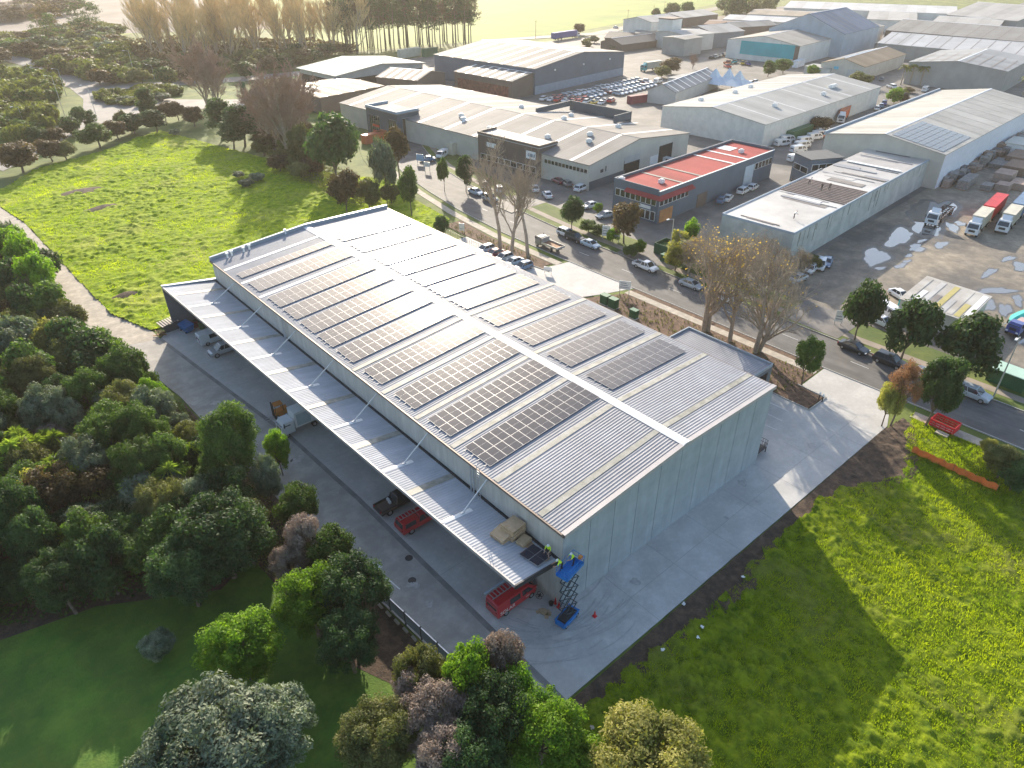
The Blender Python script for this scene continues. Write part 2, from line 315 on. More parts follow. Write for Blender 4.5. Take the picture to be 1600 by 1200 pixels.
# oil stains and patches on the paving
om_ = mat('oil_stain', (0.33, 0.32, 0.305), .6, scale=3, c2=(0.48, 0.465, 0.44)); rgo = random.Random(17)
for k in range(26):
    x, y = rgo.choice([(rgo.uniform(-6, -1), rgo.uniform(-6, 70)), (rgo.uniform(-12, -8), rgo.uniform(8, 60)), (rgo.uniform(0, 52), rgo.uniform(-6.5, -1))]); r_ = rgo.uniform(.15, .6); ph = rgo.uniform(0, 6)
    if x < -7 and y > 42: x -= 2
    o = MB().add([(x+r_*(1+.25*math.sin(2*t+ph)+.2*math.sin(5*t))*math.cos(t), y+r_*(1+.25*math.cos(3*t+ph))*math.sin(t), .0525+.0006*k) for t in np.arange(0, 6.28, .35)], [tuple(range(18))]).build('oil_stain', om_); o['kind'] = 'structure'
# puddles
pud = mat('puddle_water', (0.13, 0.125, 0.12), 0.02, 0.0, var=0, spec=1.0, coat=.4)
def puddle(u, v, rx, ry, rot, seed):
    x, y = G(u, v); rg = random.Random(seed); pts = []
    ph = [rg.uniform(0, 6.28) for _ in range(4)]
    for t in np.arange(0, 6.28, .16):
        k = 1+.22*math.sin(2*t+ph[0])+.15*math.sin(3*t+ph[1])+.1*math.sin(5*t+ph[2])+.06*math.sin(9*t+ph[3])
        a, b = rx*k*math.cos(t), ry*k*math.sin(t)
        pts.append((x+a*math.cos(rot)-b*math.sin(rot), y+a*math.sin(rot)+b*math.cos(rot)))
    cx_, cy_ = x, y; o = MB().add([(cx_+(px-cx_)*1.22+.15, cy_+(py-cy_)*1.3, .0765+.0001*seed) for px, py in pts], [tuple(range(len(pts)))]).build('damp_patch', mat('damp_gravel', (0.075, 0.068, 0.06), .45, scale=.8, c2=(0.12, 0.105, 0.09))); o['kind'] = 'structure'
    o = MB().add([(px, py, .080+.0015*seed) for px, py in pts], [tuple(range(len(pts)))]).build('puddle', pud); o['kind'] = 'structure'
for i, a in enumerate([(1368, 402, 5.2, 1.9, .15), (1405, 371, 5.5, 2.2, .1), (1432, 388, 2.2, 1.3, 0), (1470, 383, 2.0, 1.1, 0), (1445, 350, 7, 3.3, .5), (1462, 328, 8, 3.4, .3), (1488, 356, 3.5, .9, .5), (1407, 416, 1.6, .7, 0), (1420, 400, .9, .6, 0), (1417, 409, 1.1, .5, 0), (1375, 420, 1.2, .6, 0), (1440, 377, 1.6, .5, 0), (1556, 455, 3.2, 1.2, -.5), (1545, 427, 2.5, .8, 0), (1595, 417, 2, 1.5, 0), (1545, 478, 2.5, .9, 0), (1600, 525, 3, 1.2, 0), (1575, 405, 2, .7, 0), (1590, 470, 2.2, .8, .3), (1570, 485, 3, .8, .3), (1500, 350, 1.5, 1, 0)]):
    puddle(*a, seed=i)
# left roads
slab('road', [(22, 470), (32, 400), (28.5, 370), (33, 330), (31, 300), (25, 276), (14, 262), (-4, 240), (-14, 215), (-12, 207), (2, 225), (20, 248), (34, 255), (44, 262), (70, 243), (100, 215), (112, 224), (96, 244), (72, 262), (58, 275), (55, 300), (70, 305), (96, 295), (140, 290), (142, 300), (96, 308), (66, 318), (50, 330), (40, 370), (42, 410), (31, 480)], -.2, -.03, mat('old_asphalt', (0.22, 0.20, 0.18), .8, scale=.1, c2=(0.30, 0.275, 0.25), coord='World'))
slab('road', [(262, 330), (262, 322), (330, 300), (620, 372), (620, 384), (335, 312)], -.2, .075, asph2)

# ---- rough grass fields: displaced sheets, cut to their outlines
def inside(px, py, poly):
    r = np.zeros(px.shape, bool); n = len(poly)
    for i in range(n):
        x1, y1 = poly[i]; x2, y2 = poly[(i+1) % n]
        c = ((y1 > py) != (y2 > py)) & (px < (x2-x1)*(py-y1)/((y2-y1)+1e-9)+x1); r ^= c
    return r
def vnoise(x, y, s, seed):
    rs = np.random.RandomState(seed); T = rs.rand(256, 256); xs = x/s; ys = y/s
    xi = np.floor(xs).astype(int); yi = np.floor(ys).astype(int); fx = xs-xi; fy = ys-yi
    fx = fx*fx*(3-2*fx); fy = fy*fy*(3-2*fy); g = lambda a, b: T[a % 256, b % 256]
    return (g(xi, yi)*(1-fx)+g(xi+1, yi)*fx)*(1-fy)+(g(xi, yi+1)*(1-fx)+g(xi+1, yi+1)*fx)*fy
def np_mesh(name, V, Fq, m, parent=None, smooth=False, mi=None):
    me = bpy.data.meshes.new(name); nv = len(V); nf, k = Fq.shape
    me.vertices.add(nv); me.vertices.foreach_set('co', np.asarray(V, np.float32).ravel())
    me.loops.add(nf*k); me.loops.foreach_set('vertex_index', Fq.astype(np.int32).ravel())
    me.polygons.add(nf); me.polygons.foreach_set('loop_start', np.arange(0, nf*k, k, dtype=np.int32))
    try: me.polygons.foreach_set('loop_total', np.full(nf, k, np.int32))
    except Exception: pass
    for q in (m if isinstance(m, (list, tuple)) else [m]): me.materials.append(q)
    if mi is not None: me.polygons.foreach_set('material_index', mi)
    me.polygons.foreach_set('use_smooth', np.full(nf, smooth))
    me.update(calc_edges=True)
    o = bpy.data.objects.new(name, me); col.objects.link(o)
    if parent: o.parent = parent
    return o
def field(name, poly, step, amp, z, m, seed, sz=1.6, ridge=True):
    xs = [p[0] for p in poly]; ys = [p[1] for p in poly]
    X, Y = np.meshgrid(np.arange(min(xs), max(xs)+step, step), np.arange(min(ys), max(ys)+step, step))
    Z = vnoise(X, Y, sz, seed)*.5+vnoise(X, Y, sz*.45, seed+1)*.35+vnoise(X, Y, sz*.22, seed+2)*.25
    big = vnoise(X, Y, 9, seed+3); Z = (Z**1.6)*amp*(.45+1.0*big)
    ny, nx = X.shape; V = np.stack([X, Y, Z+z], -1).reshape(-1, 3)
    i = np.arange((ny-1)*(nx-1)); r, c = i//(nx-1), i % (nx-1); a = r*nx+c
    F = np.stack([a, a+1, a+nx+1, a+nx], 1)
    cx = X.ravel()[a]+step/2; cy = Y.ravel()[a]+step/2; F = F[inside(cx, cy, poly)]
    o = np_mesh(name, V, F, m, smooth=True); o['kind'] = 'structure'; return o
def fieldmat(name, c1, c2, c3, sc=.35):
    m = mat(name, c1, .95, scale=sc, c2=c2, coord='World', detail=9, bump=.9, bscale=2.5)
    n = m.node_tree; b = n.nodes['Principled BSDF']; src = b.inputs['Base Color'].links[0].from_socket
    b.inputs['Specular IOR Level'].default_value = .15
    g = n.nodes.new('ShaderNodeNewGeometry'); nz = n.nodes.new('ShaderNodeTexNoise'); nz.inputs['Scale'].default_value = .07; nz.inputs['Detail'].default_value = 7
    n.links.new(g.outputs['Position'], nz.inputs['Vector'])
    rp = n.nodes.new('ShaderNodeValToRGB'); rp.color_ramp.elements[0].position = .52; rp.color_ramp.elements[1].position = .68
    n.links.new(nz.outputs['Fac'], rp.inputs[0]); mx = n.nodes.new('ShaderNodeMix'); mx.data_type = 'RGBA'; mx.inputs[7].default_value = (*c3, 1)
    n.links.new(rp.outputs[0], mx.inputs[0]); n.links.new(src, mx.inputs[6]); n.links.new(mx.outputs[2], b.inputs['Base Color'])
    return m
fL = [(-15.4, 117), (-14.7, 95), (-11.6, 84.5), (46, 84.5), (52, 92), (57, 94), (59, 112), (63, 128), (52, 150), (46, 178), (36, 226), (14, 210), (-4, 203), (-17, 186), (-19, 178), (-16.2, 155)]
fR = [(-7.4, -8.0), (52.8, -8.2), (60.5, -8.8), (57.5, -9.5), (58, -70), (-14, -70), (-14, -20)]
fRb = [(-8, -7.3), (-6.6, -7.4), (53.1, -7.6), (60.4, -8.0), (57.4, -8.6), (58, -70), (-14, -70), (-14, -20)]
fieldL = fieldmat('pasture', (0.12, 0.20, 0.007), (0.31, 0.38, 0.012), (0.30, 0.33, 0.05), .9)
fieldR = fieldmat('rank_grass', (0.06, 0.105, 0.006), (0.21, 0.26, 0.010), (0.14, 0.15, 0.03), 1.1)
field('field', fL, .30, .7, -.08, fieldL, 3, 1.5)
for (u, v, rx, ry) in ((125, 300, 6, 3), (160, 325, 5, 2.2), (196, 462, 3.2, 1.6)):
    x, y = G(u, v); rg = random.Random(u)
    X = [(x+rx*(1+rg.uniform(-.2, .2))*math.cos(t), y+ry*(1+rg.uniform(-.2, .2))*math.sin(t)) for t in np.arange(0, 6.2, .4)]
    n_ = len(X); o = MB().add([(a, b, .0) for a, b in X]+[(x, y, .75)], [(i, (i+1) % n_, n_) for i in range(n_)]).build('bare_mound', dirtM, smooth=True); o['kind'] = 'structure'
# brown earth margin beside the yard
rg = random.Random(8); e1 = [(x, -8.0-rg.uniform(.3, 1.3)-1.0*math.exp(-((x-12)/7)**2)-4.2*math.exp(-((x-45)/6)**2)) for x in np.arange(-5, 54, 1.1)]
fRb = [(-8, -9.2)]+e1+[(54.5, -9.5), (60.4, -8.0), (57.4, -8.6), (58, -70), (-14, -70), (-14, -20)]
field('field', fRb, .20, .6, -.10, fieldR, 11, 1.0)
blotch(dirtM, 1.5, .7, 1.25, .9)
e2 = [(x, y-1.4) for x, y in e1]
field('earth_margin', [(-8, -7.3), (-6.6, -7.4), (53.1, -7.6), (56.5, -8.0), (55, -10.5)]+e2[::-1]+[(-8, -10.5)], .22, .40, -.06, dirtM, 23, .8)
lawn = [(-14.6, 30), (-13.4, 12), (-12.4, 2.5), (-7.4, -7.8), (-14, -20), (-60, -20), (-60, 70), (-34, 60), (-20, 42)]
sheet('lawn', [(-13.2, 12), (-12.4, 2.5), (-8, -8), (-14, -22), (-80, -22), (-80, 60), (-15, 60)], -.06, lawnM)
sheet('leaf_litter', [(-13.3, 20), (-12.4, 3.0), (-9, -3), (-16, 2), (-19, 9), (-20, 30), (-15, 60)], -.045, dirtM)
sheet('undergrowth', [(-16, 60), (-16, 28), (-24, 24), (-34, 30), (-80, 40), (-80, 260), (-30, 205), (-22, 150), (-21, 100)], -.03, dirtM)
# ============================================================ main warehouse
W, L_, HE, HR, RX, HE2 = 33.74, 82.2, 9.95, 11.39, 17.1, 11.1
wh = empty('warehouse', (0, 0, 0), 0, 'large grey precast warehouse with ribbed metal roof, solar arrays and long side canopy', 'warehouse')
NP = 10; pw = W/NP
def zt(x): return HE+(HR-HE)*x/RX if x < RX else HR-(HR-HE2)*(x-RX)/(W-RX)
for (yy, s) in ((0, 1), (L_, -1)):
    m = MB()
    for k in range(NP):
        x0, x1 = k*pw+(.032 if k else 0), (k+1)*pw-(.032 if k < NP-1 else 0)
        pts = [(x0, 0), (x1, 0), (x1, zt(x1)-.12)]+([(RX, HR-.12)] if x0 < RX < x1 else [])+[(x0, zt(x0)-.12)]
        m.prof(pts, yy, yy+.18*s, 0, 'y')
    m.add([(0.2, yy+.12*s, 0), (W-.2, yy+.12*s, 0), (W-.2, yy+.12*s, HE2-.3), (RX, yy+.12*s, HR-.3), (.2, yy+.12*s, HE-.3)], [(0, 1, 2, 3, 4)], 1)
    m.build('end_wall', [precast, darkm], wh)
m = MB(); n = 18; pl = (L_-.4)/n
for xx, top, s in ((0, HE, 1), (W, HE2, -1)):
    for k in range(n):
        m.box(min(xx, xx+.17*s), .2+k*pl+.015, 0, max(xx, xx+.17*s), .2+(k+1)*pl-.015, top-.14)
    a, b = xx+.10*s, xx+.14*s
    m.box(min(a, b), .25, 0, max(a, b), L_-.25, top-.35, 1)
m.build('side_wall', [creamW, darkm], wh)
def ribbed(name, y0, y1, fx0, fx1, z0f, z1f, mt, pitch=.36, rh=.036, parent=wh):
    """sheet with raised ribs running from x=fx0(y) to x=fx1(y)"""
    P = []; y = y0
    while y < y1-1e-3:
        e = min(y+pitch, y1)
        P += [(y, 0), (y+.30*pitch*2/1.4*.7, 0), (y+.60*pitch, rh), (y+.82*pitch, rh)]
        y = e
    P.append((y1, 0)); P = [(a, b) for a, b in P if a <= y1]
    V = []
    for a, b in P: V += [(fx0(a), a, z0f(a)+b), (fx1(a), a, z1f(a)+b), (fx0(a), a, z0f(a)-.10), (fx1(a), a, z1f(a)-.10)]
    Fc = []; n = len(P)
    for i in range(n-1):
        a, b = 4*i, 4*i+4
        Fc += [(a, a+1, b+1, b), (a+2, b+2, b+3, a+3), (a, b, b+2, a+2), (a+1, a+3, b+3, b+1)]
    Fc += [(0, 2, 3, 1), (4*n-4, 4*n-3, 4*n-1, 4*n-2)]
    return MB().add(V, Fc).build(name, mt, parent)
ribbed('roof', -.12, L_-.2, lambda y: -.18, lambda y: RX, lambda y: HE-.01, lambda y: HR, zinc)
ribbed('roof', -.12, L_-.2, lambda y: RX, lambda y: W+.1, lambda y: HR, lambda y: HE2, zinc)
MB().add([(RX-.55, -.18, HR+.03), (RX, -.18, HR+.17), (RX+.55, -.18, HR+.10), (RX-.55, L_-.3, HR+.03), (RX, L_-.3, HR+.17), (RX+.55, L_-.3, HR+.10), (RX-.5, -.18, HR-.1), (RX+.5, -.18, HR-.1)],
         [(0, 1, 4, 3), (1, 2, 5, 4), (0, 6, 7, 2, 1)]).build('ridge_cap', flash, wh)
for a, b, za, zb in ((-.25, RX, HE, HR), (RX, W+.15, HR, HE2)):
    MB().add([(a, -.22, za-.35), (b, -.22, zb-.35), (b, -.22, zb+.08), (a, -.22, za+.08), (a, .30, za+.09), (b, .30, zb+.09), (a, -.0, za-.35), (b, 0, zb-.35)],
             [(0, 1, 2, 3), (3, 2, 5, 4), (0, 6, 7, 1)]).build('verge_flashing', flash2, wh)
MB().box(-.34, -.1, HE-.28, -.18, L_, HE-.02).box(-.36, -.1, HE-.03, -.17, L_, HE+.0).build('gutter', mat('brown_gutter', (0.16, 0.12, 0.10), .5, .2, var=.1), wh)
MB().box(W+.1, -.1, HE2-.28, W+.26, L_, HE2-.03).build('gutter', _M['brown_gutter'], wh)
pp = MB()
for a, b, za, zb in ((-.2, RX, HE, HR), (RX, W+.15, HR, HE2)):
    pp.add([(a, L_-.2, za-.4), (b, L_-.2, zb-.4), (b, L_-.2, zb+.55), (a, L_-.2, za+.55), (a, L_+.25, za-.4), (b, L_+.25, zb-.4), (b, L_+.25, zb+.55), (a, L_+.25, za+.55)],
           [(0, 1, 2, 3), (5, 4, 7, 6), (3, 2, 6, 7), (0, 3, 7, 4), (1, 5, 6, 2)])
pp.build('parapet', mat('blue_grey_trim', (0.30, 0.36, 0.42), .4, .3, var=.06), wh)
def zr(x): return zt(x)
for y in (3.2, 9.5, 16.6, 23.3, 30.0, 36.7, 63.6, 70.0, 76.6):
    for a, b in ((-.1, RX-.6), (RX+.6, W-.0)):
        MB().add([(a, y-.33, zr(a)+.068), (b, y-.33, zr(b)+.068), (b, y+.33, zr(b)+.068), (a, y+.33, zr(a)+.068), (a, y-.33, zr(a)), (b, y-.33, zr(b)), (b, y+.33, zr(b)), (a, y+.33, zr(a))],
                 [(0, 1, 2, 3), (4, 5, 1, 0), (3, 2, 6, 7)]).build('skylight', skyl if y < 60 else flash, wh)
# roof vents at the far end
for (u, v) in ((355, 399), (362, 396), (381, 392), (390, 389), (447, 370)):
    x, y = G(u, v, 10.6)
    b = MB().tube((x, y, zt(x)), (x, y, zt(x)+.75), .16, .16, 8).tube((x, y, zt(x)+.72), (x, y, zt(x)+.92), .30, .26, 10)
    b.build('roof_vent', whiteP, wh)
# canopy
ox = lambda y: -5.47-(8.38-5.47)*(y-.55)/(82.3-.55)
oz = lambda y: 6.98+.78*(y-.55)/81.75
ribbed('canopy_roof', .55, 82.1, ox, lambda y: -.35, oz, lambda y: 6.36, zinc2, .36, .036)
MB().add([(-.35, .5, 6.30), (-.02, .5, 6.30), (-.02, 82.2, 6.30), (-.35, 82.2, 6.30), (-.02, .5, 6.42), (-.02, 82.2, 6.42)], [(0, 1, 2, 3), (1, 4, 5, 2)]).build('valley_gutter', darkm, wh)
e = MB()
for y0, y1 in ((.5, 82.2),):
    e.add([(ox(y0)-.12, y0, oz(y0)-.32), (ox(y0)+.05, y0, oz(y0)-.32), (ox(y0)+.05, y0, oz(y0)+.06), (ox(y0)-.12, y0, oz(y0)+.06),
           (ox(y1)-.12, y1, oz(y1)-.32), (ox(y1)+.05, y1, oz(y1)-.32), (ox(y1)+.05, y1, oz(y1)+.06), (ox(y1)-.12, y1, oz(y1)+.06)],
          [(0, 1, 2, 3), (0, 3, 7, 4), (3, 2, 6, 7), (1, 0, 4, 5), (5, 4, 7, 6), (2, 1, 5, 6)])
e.build('canopy_edge', flash2, wh)
MB().add([(ox(.5)-.1, .38, 6.5), (-.35, .38, 5.9), (-.35, .38, 6.36), (ox(.5)-.1, .38, 7.02), (ox(.5)-.1, .55, 6.5), (-.35, .55, 5.9), (-.35, .55, 6.36), (ox(.5)-.1, .55, 7.02)],
         [(0, 1, 2, 3), (5, 4, 7, 6), (3, 2, 6, 7), (1, 0, 4, 5)]).build('canopy_fascia', darkm, wh)
ew = mat('grey_cladding', (0.13, 0.14, 0.16), .6, var=.1)
MB().add([(ox(82)-.1, 82.2, 0), (-.01, 82.2, 0), (-.01, 82.2, 6.6), (ox(82)-.1, 82.2, 7.75), (ox(82)-.1, 82.45, 0), (-.01, 82.45, 0), (-.01, 82.45, 6.7), (ox(82)-.1, 82.45, 7.95)],
         [(0, 1, 2, 3), (5, 4, 7, 6), (3, 2, 6, 7), (0, 3, 7, 4), (1, 5, 6, 2)]).build('canopy_end_wall', ew, wh)
MB().add([(ox(82)-.15, 82.0, 7.70), (0, 82.0, 6.5), (0, 82.5, 6.72), (ox(82)-.15, 82.5, 7.98), (ox(82)-.15, 82.0, 7.98), (0, 82.0, 6.72)], [(0, 1, 5, 4), (4, 5, 2, 3)]).build('canopy_end_flashing', _M['blue_grey_trim'], wh)
tops = [(770, 745), (677, 675), (597, 613), (527, 562), (466, 517), (415, 476), (370, 442)]
feet = [(712, 806), (622, 726), (544, 661), (476, 605), (420, 555), (370, 513), (326, 476)]
def cz(x, y): return oz(y)+(6.36-oz(y))*(x-ox(y))/(-.35-ox(y))
for t_, f_ in zip(tops, feet):
    tx, ty = G(*t_, HE-.4); fx, fy = G(*f_, 6.75); ty = fy = (ty+fy)/2; fx = -3.2-(fy/82)*1.2
    r = MB().tube((-.05, ty, HE-.5), (fx, fy, cz(fx, fy)+.12), .075, n=8).box(-.10, ty-.2, HE-.75, .0, ty+.2, HE-.25).box(fx-.25, fy-.12, cz(fx, fy)-.02, fx+.2, fy+.12, cz(fx, fy)+.22)
    r.build('tie_rod', steel, wh)
    a, b = ox(fy)+.02, fx+1.1
    MB().add([(a, fy-.28, cz(a, fy)+.056), (b, fy-.28, cz(b, fy)+.056), (b, fy+.28, cz(b, fy)+.056), (a, fy+.28, cz(a, fy)+.056), (a, fy, cz(a, fy)+.12), (b, fy, cz(b, fy)+.12)],
             [(0, 1, 5, 4), (4, 5, 2, 3), (0, 4, 3)]).build('rod_flashing', flash, wh)
    y = fy+5.6
    if y < 80:
        for a, b, mm in ((ox(y)+.1, -.4, skyl),):
            MB().add([(a, y-.45, cz(a, y)+.06), (b, y-.45, cz(b, y)+.06), (b, y+.45, cz(b, y)+.06), (a, y+.45, cz(a, y)+.06)], [(0, 1, 2, 3)]).build('canopy_skylight', mm, wh)
for y in (12.7, 55.5):
    MB().tube((-.42, y, HE-.3), (-.42, y, 6.4), .09, n=8).tube((-.42, y+.45, HE-.3), (-.42, y+.45, 6.4), .09, n=8).build('downpipe', steel, wh)
y0 = 11.3
ld = MB()
for dx in (0, .45): ld.tube((-.7, y0+dx, 6.4), (-.7, y0+dx, HE+1.0), .035, n=5)
for k in range(12): ld.tube((-.7, y0, 6.6+k*.33), (-.7, y0+.45, 6.6+k*.33), .025, n=4)
ld.build('ladder', steel, wh)
for k in range(7):
    y = 6+11.5*k
    MB().box(-.06, y-2.3, 0.03, -.0, y+2.3, 4.6).build('roller_door', mat('roller_door', (0.30, 0.32, 0.33), .5, .2, var=.08), wh)
    MB().tube((-.25, y+5.6, 0), (-.25, y+5.6, 6.2), .12, n=8).build('column', ew, wh)
# solar arrays --------------------------------------------------
def panelmat():
    m = mat('solar_cell', (0.032, 0.030, 0.036), .16, 0, scale=.35, c2=(0.055, 0.045, 0.042), spec=.9)
    return m
cellM = panelmat(); frameM = mat('panel_frame', (0.45, 0.45, 0.46), .4, .5, var=0)
PW, PL = 1.108, 2.08
pmesh = MB()
pmesh.box(0, 0, -.035, PW, PL, -.002, 1)
for a, b in ((.022, PL/2-.008), (PL/2+.008, PL-.022)):
    pmesh.quad((.022, a, .0), (PW-.022, a, 0), (PW-.022, b, 0), (.022, b, 0), 0)
po = pmesh.build('panel', [cellM, frameM]); PME = po.data; bpy.data.objects.remove(po)
Ly = [11.4, 18.0, 24.7, 31.5, 38.1, 43.2, 48.1, 53.3, 58.3, 65.2, 71.6]
names = ['nearest', 'second', 'third', 'fourth', 'fifth', 'sixth', 'seventh', 'eighth', 'ninth', 'tenth', 'farthest']
for side, x0, x1 in (('left', .75, 16.3), ('right', 18.75, 32.75)):
    za, zb = zt(x0), zt(x1); ang = -math.atan2(zb-za, x1-x0); sl = math.hypot(x1-x0, zb-za); nc = int(round(sl/1.135))
    for k, y in enumerate(Ly):
        x00 = x0
        lab = '%s solar panel array from the near end, %s slope of the warehouse roof' % (names[k], side)
        if k == 10: lab = 'single-row solar panel array at the far end of the %s roof slope' % side
        if k == 0 and side == 'left': lab = 'darkest solar panel array, nearest the camera on the left roof slope'
        ar = empty('solar_array', (x00, y, za+.16), 0, lab, 'solar panels', 'solar panel arrays on the warehouse roof')
        ar.rotation_euler = (0, ang, 0)
        rows = 1 if k == 10 else 2
        rl = MB()
        for rr in range(rows):
            for q in (.45, 1.6): rl.box(-.35, rr*2.11+q, -.10, sl*(1 if k else 1)+.05, rr*2.11+q+.05, -.036)
        rl.build('mounting_rail', frameM, ar)
        for rr in range(rows):
            for cc in range(nc):
                p = bpy.data.objects.new('panel', PME); col.objects.link(p); p.parent = ar
                p.location = (cc*1.135, rr*2.11, 0)
# office annex on the street side
an = empty('office_annex', (33.9, 7.4, 0), 0, 'low flat-roofed annex joined to the street side of the big warehouse', 'building')
MB().box(0, 0, 0, 14.0, 14.2, 4.6).build('wall', mat('annex_wall', (0.16, 0.17, 0.18), .7, var=.1), an)
P = []
ribbed('roof', .15, 14.05, lambda y: .1, lambda y: 13.85, lambda y: 4.78, lambda y: 4.70, zinc, .36, .036, an)
q = MB()
for a in ((0, -.05, 14.1, .12), (0, 14.08, 14.1, 14.25)): q.box(a[0], a[1], 4.6, a[2], a[3], 5.0)
q.box(13.88, -.05, 4.6, 14.1, 14.25, 5.001); q.build('parapet', _M['blue_grey_trim'], an)
for k in range(3): MB().box(2+k*4, -.03, .6, 5+k*4, .0, 4.0).build('window', glassD, an)
MB().box(6.2, 8.0, 4.8, 6.9, 8.7, 5.4).tube((6.5, 8.3, 5.4), (6.5, 8.3, 5.8), .18, n=8).build('roof_vent', whiteP, an)
# steel landing with railing beside the far corner of the end wall
x, y = 34.0, .2
ldg = empty('steel_landing', (x, y, 0), 0, 'small black steel landing with railings beside the right corner of the end wall', 'landing')
MB().box(0, 0, .7, 2.2, 2.6, .8).box(0, 0, 0, .1, .1, .7).box(2.1, 0, 0, 2.2, .1, .7).box(2.1, 2.5, 0, 2.2, 2.6, .7).build('deck', darkm, ldg)
rr = MB()
for a, b in (((0, 0), (2.2, 0)), ((2.2, 0), (2.2, 2.6))):
    for h in (1.3, 1.8): rr.tube((*a, h), (*b, h), .03, n=5)
    for t in np.linspace(0, 1, 9): rr.tube((a[0]+(b[0]-a[0])*t, a[1]+(b[1]-a[1])*t, .8), (a[0]+(b[0]-a[0])*t, a[1]+(b[1]-a[1])*t, 1.8), .02, n=4)
rr.build('railing', darkm, ldg)
# ============================================================ other buildings
def wmat(n, c, var=.1, sc=.2, c2=None, rough=.7): return mat('wall_'+n, c, rough, var=var, scale=sc, c2=c2, detail=7)
WM = dict(white=wmat('white', (0.62, 0.62, 0.59), .1), stain=wmat('stain', (0.36, 0.40, 0.38), sc=.35, c2=(0.52, 0.55, 0.52)), grey=wmat('grey', (0.30, 0.30, 0.29)),
          dgrey=wmat('dgrey', (0.085, 0.105, 0.125)), slate=wmat('slate', (0.10, 0.13, 0.17)), cream=wmat('cream', (0.50, 0.48, 0.42)), brown=wmat('brown', (0.13, 0.10, 0.085)),
          teal=wmat('teal', (0.02, 0.35, 0.40)), green=wmat('green', (0.10, 0.14, 0.13)), lgrey=wmat('lgrey', (0.42, 0.43, 0.42)), blue=wmat('blue', (0.33, 0.40, 0.47)))
def RM(n, c, per=1.2, ax='Y', **k): return ribroof('roof_'+n+ax, c, per, ax, **k)
def rect3(p0, p1, p3):
    p0 = Vector(p0); p1 = Vector(p1); p3 = Vector(p3); d = p1-p0; th = math.atan2(d.y, d.x); L = d.length
    v = Vector((-math.sin(th), math.cos(th))); Wd = (p3-p0).dot(v)
    return p0, th, L, Wd
